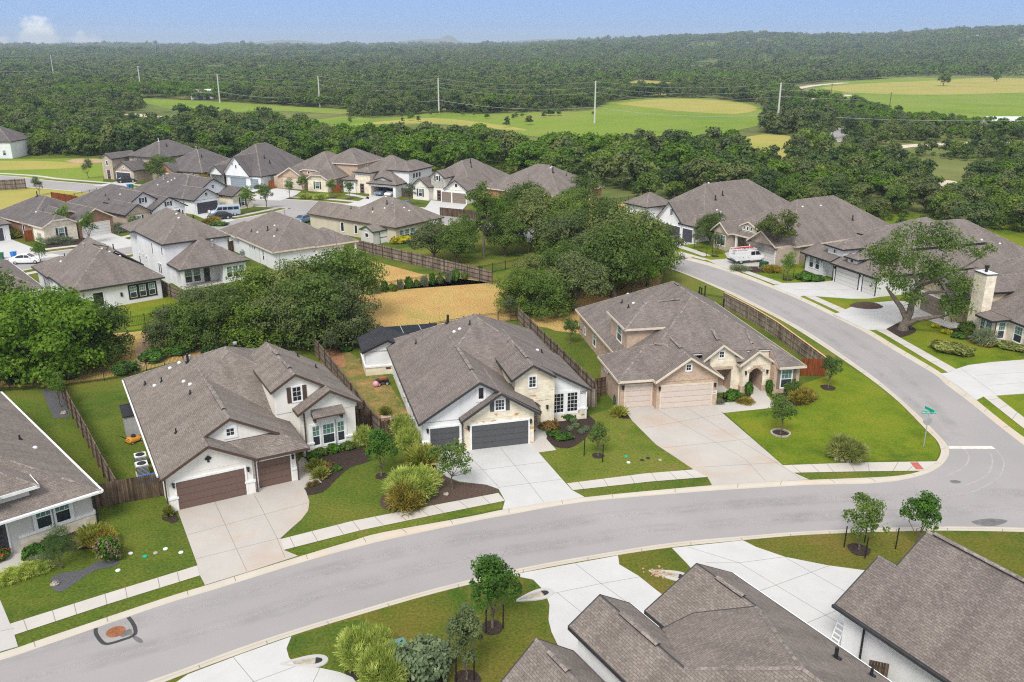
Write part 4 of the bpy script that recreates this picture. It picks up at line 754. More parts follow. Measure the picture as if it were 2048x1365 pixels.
h.part('meter_box', lambda m: (m.box(2.0, 22.0, .9, 2.2, 22.5, 1.6, 'metal_grey'), m.box(2.05, 22.1, .1, 2.15, 22.25, .9, 'metal_grey')))
[h.part('flood_light', lambda m: (m.box(.02, v, 2.2, .2, v+.15, 2.4, 'white_trim'), m.box(.0, v+.03, 2.38, .2, v+.12, 2.44, 'white_trim'))) for v in (4.0, 4.5, 5.0)]
h.spout(13.0, 2.1, 2.8, 'cream_trim'); h.spout(.1, .35, 2.8, 'cream_trim')
for k in ((5.5, 17.5, .4), (7.2, 18.3, .5), (4.0, 10.5, .35), (5, 13.5, .35)): h.vent(*k)
h.cowl(6.6, 18.9); h.cowl(6.2, 15.6); h.rvent(5.2, 9.55, 9.0, 9.55); h.rvent(10.3, 13, 10.3, 14.2); h.rvent(4.4, 3.5, 5.8, 3.5); h.rvent(6.5, 1.8, 6.5, 4.6); h.rvent(10.95, 3.6, 10.95, 5.2); h.rvent(14.4, 3.4, 14.4, 4.9); h.done(); HC = h
# ================================================================ cut off by the left edge, and the two roofs in front
h = House('grey_stucco_house', 'grey stucco house with white gutters and green-shaded windows, cut off by the left edge', (46, 1098), (191.4, 1048.7), roof='shingle_warm', trim='white_trim', wall='grey_stucco')
h.hip(-14, 5.15, -1.0, 24, 2.9, .52); h.box(-13.5, 4.7, 0, 23.5, 2.75)
h.hip(-8, 1.6, -.3, 9, 4.3, .52); h.box(-7.5, 1.05, .25, 8.5, 4.2); h.hip(-9, -.9, -.75, 6, 4.45, .52)
h.box(-.06, 4.78, -.06, .5, .85, 'pale_stone'); h.part('wall_cap', lambda m: m.box(-.12, -.12, .85, 4.85, .4, 1.02, 'white_trim'))
h.win('F', 1.55, -.08, 1.05, .95, 1.75, 'wsW'); h.win('F', 2.75, -.08, 1.05, .95, 1.75, 'wsW'); h.win('F', -1.6, .25, 3.25, .6, .7, 'wgW'); h.door('F', -1.3, -.02, 1.1, 2.2, 'dark_door')
h.part('bracket', lambda m: [m.box(u, -.35, 2.3, u+.12, -.02, 2.7, 'white_trim') for u in (.55, 3.75)]); h.part('gutter', lambda m: (m.box(-14, -1.12, 2.74, 5.2, -1.01, 2.88, 'white_trim'), m.box(5.17, -1.0, 2.74, 5.3, 24, 2.88, 'white_trim')))
h.vent(2.9, 9.0, .35, .07); h.vent(1.6, 14.5, .35); h.cowl(3.4, 7.2); h.part('porch_post', lambda m: m.box(-3.2, -.7, 0, -2.9, -.4, 2.7, 'pale_stone')); h.spout(4.85, -.2, 2.7, 'black_trim'); h.done()
h = House('grey_roofed_house', 'house seen from behind its steep brown-grey roof, by the pale drive at the lower edge', (1131.8, 1248.7), (1256.8, 1201.5), z=4, roof='shingle_warm', trim='dark_trim', wall='white_stucco')
pz = lambda u, v: 6.957+.091*(u-4.77)-.372*(v+10.84)
h.surf([[(0, -.2, 4), (1.94, -.2, 5.203), (1.94, -6.7, 5.203), (4.77, -10.84, 6.957), (4.77, -17, 6.957), (0, -22, 4)], [(11.05, -.4, 3.6), (8.3, -.4, 5.1), (8.3, -4.9, 5.1), (4.77, -10.84, 6.957), (4.77, -17, 6.957), (11.05, -22, 3.6)], [(1.94, -6.7, 5.203), (4.77, -10.84, 6.957), (8.3, -4.9, 5.1), (6.2, -2.6, pz(6.2, -2.6)), (3.0, -2.6, pz(3, -2.6))], [(4.77, -17, 6.957), (11.05, -22, 3.6), (0, -22, 4)]])
h.surf([[(3.9, -.2, 4), (1.94, -.2, 5.2), (1.94, -6.9, 5.2), (3.9, -6.9, 4.0)]], cap=False, skipv=-6.9); h.surf([[(4.8, -.4, 3.3), (8.3, -.4, 5.09), (8.3, -5.2, 5.09), (4.8, -5.2, 3.3)]], cap=False, skipv=-5.2); h.gab(-4.7, -.35, -1.2, -9, 3.0, 4.9, ur=-2.55, wall='white_stucco', inset=-.4, er=3.3)
h.part('gable_wall', lambda m: (m.poly([(.4, -.6, 3.6), (3.5, -.6, 3.6), (1.94, -.6, 5.0)][::-1], 'white_stucco'), m.poly([(5.2, -.9, 3.2), (10.6, -.9, 3.2), (8.3, -.9, 4.9)][::-1], 'white_stucco')))
h.box(.35, 3.5, -13, -.6, 3.85); h.box(5.2, 10.6, -21.5, -.9, 3.3); h.box(3.5, 5.2, -14, -3, 3.4); h.box(-4.3, -.7, -9, -1.7, 2.95); h.box(.5, 10.5, -21.5, -12, 3.5)
h.rvent(1.94, -2.0, 1.94, -4.9); h.rvent(8.3, -2.0, 8.3, -4.0); h.rvent(-2.55, -2.4, -2.55, -4.0); h.vent(8.9, -9.4, .6, .09); h.vent(10.0, -10.6, .4, .07); h.cowl(9.4, -12.2, 'metal_black'); h.cowl(10.1, -11.9, 'metal_black'); h.part('gutter', lambda m: (m.box(11.06, -22, 3.42, 11.16, -.5, 3.6, 'white_trim'), m.box(3.9, -2.55, 3.84, 4.0, -.2, 3.98, 'white_trim'))); h.done()
h = House('white_side_house', 'white-walled house under a wide grey shingle roof filling the lower right corner', (1668.9, 1208.6), ang=-61.2, z=2.9, roof='shingle', trim='dark_trim', wall='white_stucco')
h.surf([[(0, 0, 2.9), (0, 3.15, 5.0), (1.15, 3.15, 5.0), (1.15, 5.4, 6.55), (14, 5.4, 6.55), (14, 0, 2.9)], [(1.15, 5.4, 6.55), (14, 5.4, 6.55), (14, 11, 2.9), (1.15, 11, 2.9)], [(0, 3.15, 5.0), (1.15, 3.15, 5.0), (1.15, 6.4, 2.9), (0, 6.4, 2.9)]])
h.box(.75, 13.6, .55, 10.5, 2.8); h.box(.35, .75, .55, 5.9, 2.7); h.part('gable_wall', lambda m: (m.poly([(1.5, .55, 2.7), (1.5, 10.5, 2.7), (1.5, 5.4, 6.2)], 'white_stucco'), m.poly([(.4, .55, 2.7), (.4, 5.9, 2.7), (.4, 3.15, 4.7)], 'white_stucco'))); h.spout(1.75, .42, 2.75, 'black_trim'); h.rvent(1.6, 5.4, 13, 5.4)
h.part('gutter', lambda m: m.box(-.05, -.16, 2.72, 14, -.03, 2.9, 'dark_trim')); h.done(); HF2 = h
# ================================================================ across the side street
h = House('white_house', 'white house with square tower and dark navy garage doors, beyond the clump of oaks', (1316.4, 470), (1392.6, 489), trim='black_trim', wall='white_stucco', roof='shingle')
h.hip(-6.5, 8.9, 2.0, 28.2, 2.9, .72); h.gab(-.4, 6.2, -.5, 9, 3.0, 6.3, ur=2.75, wall='white_stucco', inset=.5); h.hip(5.0, 9.2, -.2, 8, 2.92, .72); h.hip(-6.2, .2, -3.2, 3.6, 5.2, .6); h.box(-5.8, -.2, -2.8, 3.2, 5.1); h.hip(-10, -4, -.2, 9, 2.9, .6); h.box(-9.6, -4, .2, 9, 2.8)
h.box(0, 8.6, 0, 10, 2.8); h.box(-6, 8.5, 3, 27.8, 2.8); h.gar('F', 3.0, 0, 4.88, 2.2, 'dark_door'); h.gar('F', 7.3, 0, 2.4, 2.2, 'dark_door'); h.win('F', 3.1, -.02, 4.0, .7, 1.1, 'wg'); h.win('F', -3.0, -2.8, 1.0, 1.5, 2.0, 'wp'); h.win('F', -7.5, .2, 1.0, .8, 1.4, 'ws'); h.spout(-.2, -.1, 2.9)
for k in ((4.5, 9.0), (3.8, 11.5)): h.vent(*k, .8, .1)
for k in ((1.2, 10.5), (.9, 12.5), (1.0, 13.8), (6.5, 7.5), (7, 8)): h.cowl(*k)
h.done()
h = House('brick_house', 'brown brick house with white porch posts behind the white service truck', (1428, 495.5), (1549.4, 529), trim='cream_trim', wall='grey_brick', roof='shingle')
h.hip(-.6, 15.7, 2.0, 26.8, 2.9, .66); h.gab(-.6, 3.6, -.6, 8, 2.95, 4.6, wall='grey_brick', inset=.45); h.gab(8.4, 14.6, -1.2, 8, 2.95, 5.0, ur=11.4, wall='grey_brick', inset=.6); h.gab(3.4, 8.7, 1.2, 3.0, 2.9, 2.95, wall=None); h.hip(3.5, 8.6, .6, 5, 2.9, .45)
h.box(-.2, 3.2, 0, 6, 2.8); h.box(8.8, 15.3, -.6, 8, 2.8); h.box(-.2, 15.3, 3.5, 26.4, 2.8); h.gar('F', 11.7, -.6, 4.88, 2.2, 'pale_door'); h.win('F', 1.0, 0, .7, .8, 1.7, 'ws', 'dark_trim'); h.win('F', 2.1, 0, .7, .8, 1.7, 'ws'); h.door('F', 5.6, 3.45); h.gab(4.0, 8.0, 1.4, 8, 4.3, 5.2, ur=5.9, wall='beige_stucco', inset=.3, wz=3.2)
for u in (4.9, 5.7, 6.5): h.win('F', u, 1.65, 3.75, .4, .6, 'wp')
h.part('porch_post', lambda m: [m.box(u-.16, .9, 0, u+.16, 1.2, 2.8, 'white_trim') for u in (4.0, 7.2)]); h.part('pent_roof', lambda m: m.poly([(8.5, -1.3, 2.5), (14.4, -1.3, 2.5), (14.4, -.55, 2.95), (8.5, -.55, 2.95)], 'shingle'))
for v in (14, 15.5, 17, 18.5): h.win('R', v, 15.3, 1.7, .9, .6, 'wp')
for k in ((8.6, 7), (9, 10), (9.2, 14)): h.cowl(*k)
h.vent(12.5, 18, .8, .1); h.done()
h = House('white_modern_house', 'white house with black roof brackets and pale garage doors, partly hidden by the big oak', (1610, 539.7), (1756, 593), trim='black_trim', wall='white_stucco', roof='shingle')
h.hip(-.2, 16.5, 1.2, 29, 2.9, .6); h.hip(1.4, 13.0, 7.5, 20.5, 5.4, .5); h.box(1.8, 12.6, 7.9, 20, 5.3); h.hip(4.6, 9, 17, 24, 5.3, .5); h.surf([[(-.3, -1.0, 2.75), (6.6, -1.0, 2.75), (6.6, 2.0, 3.9), (-.3, 2.0, 3.9)]]); h.surf([[(6.9, -1.2, 2.7), (16.4, -1.2, 2.7), (16.4, 1.8, 3.9), (6.9, 1.8, 3.9)]])
h.box(.2, 4.3, -.3, 6, 2.75); h.box(4.3, 6.8, 1.2, 6, 2.75, 'pale_stone'); h.box(7.1, 16.1, -.5, 8, 2.7); h.box(0.2, 16.1, 3.5, 28.6, 2.8); h.hip(3.4, 7.6, .2, 7, 4.6, .35); h.box(3.8, 7.2, .7, 6, 4.5); h.win('F', 5.3, .68, 3.6, .5, .6, 'wp'); h.win('F', 1.7, -.3, .8, .9, 1.7, 'ws'); h.win('F', 3.1, -.3, .8, .9, 1.7, 'ws')
h.gar('F', 9.9, -.5, 4.7, 2.2, 'pale_door', 'black_trim'); h.gar('F', 14.4, -.5, 2.5, 2.2, 'pale_door', 'black_trim'); h.box(8.9, 10.8, .1, 3, 3.9); h.hip(8.4, 11.3, -.3, 4, 3.95, .35); h.win('F', 9.8, .08, 3.25, .6, .5, 'wp'); h.door('F', 5.6, 1.18)
h.part('bracket', lambda m: [m.tube([(u, -.95, 2.6), (u, -.55, 2.45), (u, -.32, 2.0)], .05, 'black_trim', 5) for u in (.6, 4.0, 7.3, 8.9, 10.8)]); h.spout(.3, -.4, 2.7); h.spout(6.95, -.6, 2.7); h.lamp('F', 12.5, -.5); h.lamp('F', 7.3, -.5); h.vent(9, 12, .7, .1); h.vent(6, 10, .5)
for k in ((7, 9.3), (12.5, 20), (13, 23)): h.cowl(*k)
h.done()
h = House('stone_house', 'golden limestone house with a tall square chimney at the right edge', (1843.4, 618.7), (1892.9, 641), trim='black_trim', wall='gold_stone', roof='shingle')
h.hip(-2.5, 16, 2.5, 25, 3.0, .66); h.gab(-1.2, 6.2, -.9, 9, 3.0, 5.4, wall='gold_stone', inset=.6); h.gab(5.6, 9.4, 2.0, 9, 4.6, 6.2, wall='gold_stone', inset=.4, wz=2.5); h.hip(9.0, 24, .2, 12, 3.0, .62); h.surf([[(11.6, -1.6, 2.8), (14.4, -1.6, 2.8), (15, .4, 3.1), (11.0, .4, 3.1)]])
h.box(-.8, 5.8, -.3, 10, 2.9); h.box(-2, 15.5, 4, 24.5, 2.9); h.box(6, 9, 2.4, 8, 4.5); h.box(9.4, 23.5, .6, 11, 2.9, 'pale_stone'); h.box(11.6, 14.2, -.9, 2, 2.75, 'pale_stone'); h.gar('F', 2.5, -.3, 4.88, 2.3, 'taupe_door'); h.win('F', 7.5, 2.4, 3.9, .5, 1.0, 'wp'); h.win('F', 13.2, -.9, .7, .95, 1.9, 'ws'); h.win('R', -.1, 14.2, .7, .85, 1.9, 'ws'); h.win('F', 12.2, -.92, .7, .7, 1.9, 'ws'); h.win('F', 16, .58, .8, 1.2, 1.8, 'ws')
c = h.part('chimney', lambda m: (m.box(9.3, -.7, 0, 11.3, .55, 7.3, 'pale_stone'), m.box(9.2, -.8, 7.3, 11.4, .65, 7.4, 'black_trim'), m.box(9.24, -.76, 7.4, 11.36, .61, 7.46, 'metal_white'))); m = MB(); m.lathe([(.16, 0), (.16, .5), (.26, .5), (.26, .75), (0, .8)], 'metal_black', (10.3, -.1, 7.46)); m.obj('chimney_pot', c)
h.part('meter_box', lambda m: m.box(17.2, .4, .9, 17.9, .58, 1.7, 'metal_grey')); h.spout(14.3, -.95, 2.7, 'brown_trim'); h.rvent(8, 13, 14, 13) if 0 else None; h.done()
# ================================================================ the middle of the estate
h = House('white_house', 'white hip-roofed house with three green-shaded back windows in a dark frame', (141.5, 584.7), (330, 554.3), z=2.9, trim='dark_trim', wall='white_siding', roof='shingle')
h.bd(0, 11.7, 0, 15.8, 2.9, .62); h.hip(-.3, 6, 10, 18, 2.9, .5); h.gab(5, 12, 9, 21.5, 2.9, 5.4, wall=None, back=True); h.box(.4, 11.3, 12, 18, 2.7); h.box(5.0, 11.3, .38, 2.5, 2.78); h.part('back_porch', lambda m: m.box(.6, -.2, .0, 5, 2.4, .1, 'walk_concrete'))
for u in (7.55, 8.75, 9.95): h.win('F', u, .38, .75, .85, 1.55, 'ksK')
for v in (4.5, 7): h.win('L', v, .4, .6, .9, 1.9, 'ks')
h.win('F', 3.2, .4, .3, 1.3, 1.9, 'wp'); h.part('wall_box', lambda m: m.box(5.9, .25, 1.2, 6.15, .38, 1.7, 'black_trim')); h.spout(11.2, .2, 2.8)
h.vent(5.6, 12.8, 1.3, .13, True, 'metal_grey'); h.vent(7.5, 15.0, .8, .09); h.vent(9.3, 12.5, .8, .08); h.vent(3, 13, .5)
for k in ((4.6, 11.8), (6.4, 7.5), (7.4, 7.8), (8.6, 7.6), (2.2, 12)): h.cowl(*k)
h.rvent(6.0, 10, 8.5, 12); h.done()
h = House('grey_roofed_house', 'house roof cut off by the left edge behind the big bright green tree', (16.8, 521.5), (96, 581), z=2.9, wall='white_siding', roof='shingle', trim='white_trim'); h.hip(0, 20, -14, 0, 2.9, .55); h.box(.4, 19.6, -13.6, -.4, 2.8); h.vent(4, -6, .5); h.cowl(6, -4); h.done()
h = House('two_storey_house', 'two-storey white house with a covered patio full of toys', (360, 541), (499, 520), z=2.9, wall='white_siding', roof='shingle', trim='dark_trim')
h.hip(-.1, 9.95, 0, 10, 2.9, .62); h.bd(-.6, 9.3, 4.7, 21.3, 5.75, .62); h.hip(-1.2, 5, 17, 22.3, 5.7, .5); h.box(.3, 9.5, 2.6, 8, 2.8); h.box(6.1, 9.5, .4, 4, 2.79); h.part('patio_post', lambda m: m.box(.2, .25, 0, .6, .65, 2.8, 'white_trim')); h.part('patio', lambda m: m.box(.2, .1, 0, 6.2, 2.7, .1, 'walk_concrete'))
for u in (1.9, 3.1): h.win('F', u, 2.58, .3, 1.0, 1.9, 'ws')
for u in (7.0, 7.9, 8.8): h.win('F', u, .4, .7, .75, 1.6, 'ws')
h.door('F', 4.5, 2.58, .9, 2.1, 'dark_door')
for v, z, w_, hh in ((6.2, 3.9, .5, 1.2), (10.5, 3.3, .5, 1.7), (8.3, .9, .55, 1.5), (7.5, .9, .55, 1.5)): h.win('L', v, -.2, z, w_, hh, 'wp')
for v in (14, 15.5, 17): h.win('L', v, -.2, 1.9, .4, .5, 'wp')
h.spout(9.0, 4.9, 5.7)
for k in ((6.2, 10.5), (4.6, 10), (5, 12.5)): h.vent(*k, .6, .09)
h.vent(6.0, 3.2, .8, .1, True, 'metal_grey'); h.cowl(4, 11); h.cowl(3.6, 9); h.done()
h = House('white_house', 'white house with a long hip roof between the two-storey house and the beige one', (586.5, 499.4), (715.4, 481), z=2.9, wall='white_siding', roof='shingle', trim='cream_trim')
h.bd(-3.3, 8.9, 0, 19.4, 2.9, .6); h.hip(3.5, 10.9, -.3, 8, 2.9, .5); h.hip(-3.6, 3, 14, 21.4, 2.9, .5); h.box(3.8, 8.5, .1, 3, 2.75); h.part('patio_post', lambda m: m.box(10.3, 0, 0, 10.6, .3, 2.8, 'white_trim'))
for v in (8.0, 8.9, 9.8): h.win('L', v, -2.9, 1.8, .45, .55, 'wp')
h.win('L', 4.6, -2.9, .8, .6, 1.6, 'ws'); h.spout(-2.95, 6, 2.8)
h.vent(-.5, 8, .7, .09); h.vent(2.9, 9, .9, .1, False, 'metal_grey'); h.vent(0, 5.5, .5); h.vent(-1.6, 12, .4)
for k in ((-1.4, 10), (.6, 7.8), (-1.0, 4.4), (4.0, 5.6)): h.cowl(*k)
h.done()
h = House('beige_house', 'long beige stucco house with brown roof behind the small garden shed', (613.4, 426.9), (790.7, 456.2), z=2.9, wall='beige_stucco', roof='shingle_warm', trim='brown_trim')
h.hip(8.0, 22.6, 0, 12.4, 2.9, .6); h.hip(0, 14, -.01, 6.2, 2.88, .6, 'gh'); h.box(.4, 10, .4, 5.8, 2.75); h.box(8.5, 22.2, .41, 8.6, 2.8); h.part('gable_wall', lambda m: m.poly([(.4, .3, 2.7), (.4, 5.9, 2.7), (.4, 3.1, 4.5)], 'beige_stucco'))
for u, z, w_, hh in ((9.0, .6, .8, 1.6), (12.5, .6, .7, 1.5), (15.2, 1.5, .9, .55), (16.3, 1.5, .9, .55)): h.win('F', u, .39, z, w_, hh, 'wp')
for v in (1.8, 3.2, 4.6): h.win('R', v, 22.2, .5, 1.1, 1.7, 'ws')
h.part('patio_post', lambda m: m.box(22.0, 11.6, 0, 22.3, 11.9, 2.8, 'beige_stucco')); h.part('ac_unit', lambda m: m.box(6.7, -.7, 0, 7.5, .1, .9, 'metal_grey')) if 0 else None
h.vent(16.2, 4.6, .7, .09); h.vent(17.4, 4.8, .8, .1, False, 'metal_grey'); h.vent(9.2, 2.5, .4); h.vent(14.2, 3, .4)
for k in ((16.6, 3.6), (14.8, 2.4), (19, 6), (19.8, 6.4), (14.5, 6.1)): h.cowl(*k)
h.done()
h = House('brick_ranch', 'low red brick ranch house with a cream stone bay and cream garage door', (88.6, 484.3), (211, 464.5), wall='red_brick', roof='shingle_dark', trim='cream_trim')
h.hip(-1.1, 12.0, 2.5, 18, 2.9, .52); h.hip(-1.0, 5.4, -.6, 6, 2.9, .5, 'gh'); h.gab(-1.1, 5.3, -2.6, 6, 2.9, 4.6, wall='pale_stone', inset=.45, clip=.7); h.gab(5.0, 12, -2.4, 8, 2.9, 4.9, wall='red_brick', inset=.5); h.gab(1.2, 7.8, 1.5, 8, 3.7, 4.9, wall='red_brick', inset=.3, clip=.5, wz=3.0)
h.box(-.7, 4.9, -2.15, 3, 2.8, 'pale_stone'); h.box(5.3, 11.6, -1.9, 6, 2.8); h.box(-.7, 11.6, 1.9, 17.6, 2.8); h.gar('F', 8.4, -1.9, 4.88, 2.2, 'pale_door', 'cream_trim'); h.win('F', 2.2, -2.15, .7, 1.0, 1.7, 'ws', 'dark_trim'); h.win('F', 4.6, 1.75, 3.4, .6, .7, 'wg'); h.win('L', 5.5, -.7, .9, .7, 1.5, 'wp'); h.vent(5, 11.5, .9, .1); h.vent(2.8, 5, .5); h.cowl(1.6, 5); h.part('meter_box', lambda m: m.box(-.95, -.8, .5, -.71, 0, 1.7, 'metal_grey')); h.done()
h = House('white_garage_house', 'white garage corner with a dark door at the left edge', (0, 483), (22, 480.6), ang=42, wall='white_siding', roof='shingle', trim='dark_trim'); h.hip(-9, 2.2, -.5, 12, 2.9, .55); h.box(-8.6, 1.75, 0, 11.6, 2.8); h.gar('F', -1.7, 0, 4.88, 2.2, 'dark_door'); h.done()
h = House('white_house', 'white house with stone bay and dark garage, between the red brick ranch and the van', (256.3, 461.6), ang=52.5, wall='white_siding', roof='shingle_dark', trim='black_trim')
h.hip(-.4, 12.5, 4, 21.5, 2.9, .55); h.gab(-.5, 5.0, -.6, 8, 2.9, 4.6, wall='grey_brick', inset=.5); h.gab(5.0, 12.6, -.2, 8, 2.9, 5.0, wall='white_siding', inset=.5); h.gab(1.3, 8.8, 2.0, 10, 4.0, 6.2, wall='white_siding', inset=.4, wz=3.2)
h.box(-.1, 4.6, -.1, 6, 2.8, 'grey_brick'); h.box(5.3, 12.2, .3, 8, 2.8); h.box(0, 12.1, 4.5, 21, 2.8); h.gar('F', 8.6, .3, 4.88, 2.2, 'dark_door'); h.win('F', 2.3, -.1, .7, 1.0, 1.7, 'ws', 'dark_trim'); h.win('F', 8.8, .3, 3.3, .6, .8, 'wg', 'dark_trim'); h.win('F', 5.0, 2.4, 4.2, .6, .9, 'wg', 'dark_trim')
for k in ((3, 12), (2, 9)): h.vent(*k, .4)
h.cowl(3.6, 7.6); h.done()
h = House('white_house', 'white house with black gable trim and a cream bay, behind the silver van', (391, 430), ang=54, wall='white_siding', roof='shingle_dark', trim='black_trim')
h.hip(-.6, 12.5, 3, 22, 2.9, .55); h.gab(-.4, 6.2, -.6, 8, 2.9, 4.9, wall='white_siding', inset=.5); h.gab(2.6, 10.2, 2.0, 10, 4.1, 6.3, wall='white_siding', inset=.4, wz=3.2); h.gab(7.2, 12.8, -2.6, 8, 2.9, 4.5, wall='pale_stone', inset=.5)
h.box(0, 5.8, -.1, 8, 2.8); h.box(7.6, 12.4, -2.1, 6, 2.8, 'pale_stone'); h.box(-.2, 12.1, 3.5, 21.6, 2.8); h.gar('F', 2.9, -.1, 4.88, 2.2, 'dark_door'); h.win('F', 10, -2.1, .6, .9, 1.8, 'ws', 'black_trim'); h.win('F', 2.9, -.1, 3.4, .6, .7, 'wg'); h.win('F', 6.4, 2.4, 4.3, .6, .7, 'wg'); h.vent(3.6, 15, .9, .12, True, 'metal_grey'); h.vent(6.6, 13, .7, .1); h.vent(8, 11.5, .8, .12, True, 'metal_grey')
for k in ((3.2, 13), (3.8, 12.6), (4.4, 12.3), (2, 15)): h.cowl(*k)
h.done()
# ================================================================ the far row
h = House('brick_house', 'two-storey tan brick house with a narrow tower at the left end of the far row', (240.5, 362), (274, 365), off=(0, 5.0), wall='grey_brick', roof='shingle_dark', trim='dark_trim')
h.hip(-2, 9.6, -.5, 14.3, 5.6, .6); h.box(-1.6, 9.2, 0, 13.9, 5.5); h.gab(-7, -2.6, -4.6, 4, 5.2, 6.4, wall='grey_brick', inset=.4); h.box(-6.6, -2.95, -4.2, 6, 5.1); h.gab(-.8, 6.1, -6.0, 4, 2.9, 4.9, wall='grey_brick', inset=.4); h.box(-.4, 5.7, -5.6, 2, 2.8); h.gar('F', 2.2, -5.6, 4.88, 2.2, 'dark_door'); h.win('F', 0.6, -.02, 3.6, .9, 1.3, 'ws', 'dark_trim'); h.win('F', -4.8, -4.2, 3.4, .6, 1.2, 'wp'); h.door('F', -4.6, -4.2, 1.2, 2.3); h.win('F', 2.6, -5.6, 3.3, .4, .5, 'wp'); h.vent(4, 5, .7, .1, True, 'metal_white'); h.vent(6, 5.5, .7, .1); h.done()
h = House('brick_house', 'brown brick house with a low front gable, second from the left in the far row', (320, 363), (389, 368), wall='orange_brick', roof='shingle_dark', trim='dark_trim')
h.bd(-.5, 14.2, -.6, 16, 2.9, .62); h.gab(.8, 7, -2.2, 6, 2.9, 4.9, wall='orange_brick', inset=.4); h.box(1.2, 6.6, -1.8, 4, 2.8); h.gar('F', 4, -1.8, 4.4, 2.2, 'taupe_door'); h.gar('F', 9.4, -.2, 2.5, 2.2, 'taupe_door'); h.win('F', 12, -.2, .7, 1, 1.6, 'ws'); h.vent(6.5, 6.8, .8, .1, True, 'metal_grey'); h.vent(9.5, 5, .7, .1); h.done()
h = House('white_house', 'white house with a tall steep gable and blue-grey garage doors in the far row', (420, 366.7), (527, 376), wall='white_siding', roof='shingle_dark', trim='dark_trim')
h.hip(1, 18, -1.7, 19, 2.9, .75); h.gab(6.6, 15.2, -2.6, 10, 2.9, 7.4, wall='white_siding', inset=.5); h.gab(2.4, 7.4, -3.0, 6, 2.9, 4.9, wall='white_siding', inset=.5); h.hip(-1.5, 6, -.6, 12, 2.9, .6); h.box(-1.1, 6, -.2, 11, 2.8); h.box(6.9, 17.6, -1.5, 18, 2.8); h.box(1.4, 17.6, 2, 18.6, 2.8); h.gar('F', 10.7, -1.5, 4.88, 2.2, 'grey_door'); h.gar('F', 15.7, -1.5, 2.4, 2.2, 'grey_door'); h.door('F', 5.6, -.25, 1.1, 2.2); h.win('F', .2, -.2, .7, .9, 1.7, 'ws')
for du, z in ((-1.1, 5.2), (0, 4.4), (1.1, 5.2)): h.win('F', 10.9+du, -2.1, z, .45, .9 if du == 0 else .5, 'wp')
h.vent(13.5, 5, .8, .1); h.vent(15, 5, .8, .1); h.done()
h = House('brick_house', 'tan brick house with a pale stone bay and rear upper storey, middle of far row', (550, 377), (642.7, 383.5), off=(0, 3.1), wall='tan_brick', roof='shingle', trim='cream_trim')
h.hip(-.8, 15.6, -1, 17, 2.9, .6); h.hip(8, 18.4, 4.5, 17, 5.6, .55); h.box(8.4, 18, 4.9, 16.6, 5.5); h.gab(.8, 8.2, -3.2, 6, 2.9, 5.1, wall='tan_brick', inset=.5); h.gab(9.4, 15.6, -4.2, 6, 2.9, 4.6, wall='pale_stone', inset=.5, clip=.7); h.gab(5.6, 12, -1.6, 6, 4, 5.2, wall='tan_brick', inset=.3, clip=.6, wz=3.2); h.box(-.4, 8, -2.7, 8, 2.8); h.box(9.8, 15.2, -3.7, 4, 2.8, 'pale_stone'); h.box(0, 15.2, 0, 16.6, 2.8)
h.gar('F', 4.8, -2.7, 4.88, 2.2, 'tan_door', 'cream_trim'); h.win('F', 12.4, -3.7, .7, 1.1, 1.6, 'ws', 'dark_trim'); h.win('R', 9, 18, 3.6, .9, 1.3, 'ws'); h.win('F', 8.6, -1.3, 3.6, .6, .6, 'wp'); h.done()
h = House('white_house', 'white house with an open double garage showing two parked cars, in the far row', (683.4, 386.7), (783, 395.5), off=(0, 1.8), wall='white_stucco', roof='shingle', trim='black_trim')
h.hip(-.8, 15.4, .5, 16, 2.9, .65); h.hip(10.2, 16.4, 1.6, 12, 5.5, .55); h.box(10.6, 16, 2, 11.6, 5.4); h.hip(7.4, 15.4, -2.4, 6, 2.9, .55); h.hip(-1, 3.2, -.6, 4, 2.9, .4); h.box(-.6, 2.8, -.2, 4, 2.8); h.hip(2.2, 7, -.3, 6, 4.8, .4); h.box(2.6, 6.6, .2, 6, 4.7, 'pale_stone'); h.box(6.6, 8, .4, 4, 2.8)
W = h.W; W.box(7.8, -2, 0, 8.35, 4, 2.8, 'pale_stone'); W.box(14.3, -2, 0, 15, 4, 2.8, 'white_stucco'); W.box(8.35, 3.8, 0, 14.3, 4, 2.8, 'white_stucco'); W.box(8.35, -2, 2.25, 14.3, -1.8, 2.8, 'white_stucco'); h.box(0, 15, 4.01, 15.6, 2.8)
for u in (3.6, 4.2, 4.8): h.win('F', u, .18, 4.0, .3, .45, 'wp')
for u in (12, 13.2, 14.4): h.win('F', u, 1.98, 3.6, .8, 1.1, 'wp') if 0 else h.win('R', u-8, 16, 3.7, .8, 1.1, 'wp')
h.gab(8.9, 13.6, -1.5, 3, 3.6, 4.3, wall='white_stucco', inset=.3, wz=3.0); h.door('F', 4.4, .18, 1.2, 2.2); h.win('F', 7.3, .38, .6, .8, 1.8, 'ws'); h.win('F', 1.1, -.2, .7, .9, 1.4, 'ws'); h.part('garage_floor', lambda m: m.box(8.35, -2.2, 0, 14.3, 3.8, .06, 'walk_concrete')); h.done(); HK5 = h
h = House('white_house', 'white house with arched windows in dark surrounds, right of the open garage', (831.4, 398.4), (930, 408), wall='cream_stucco', roof='shingle', trim='dark_trim')
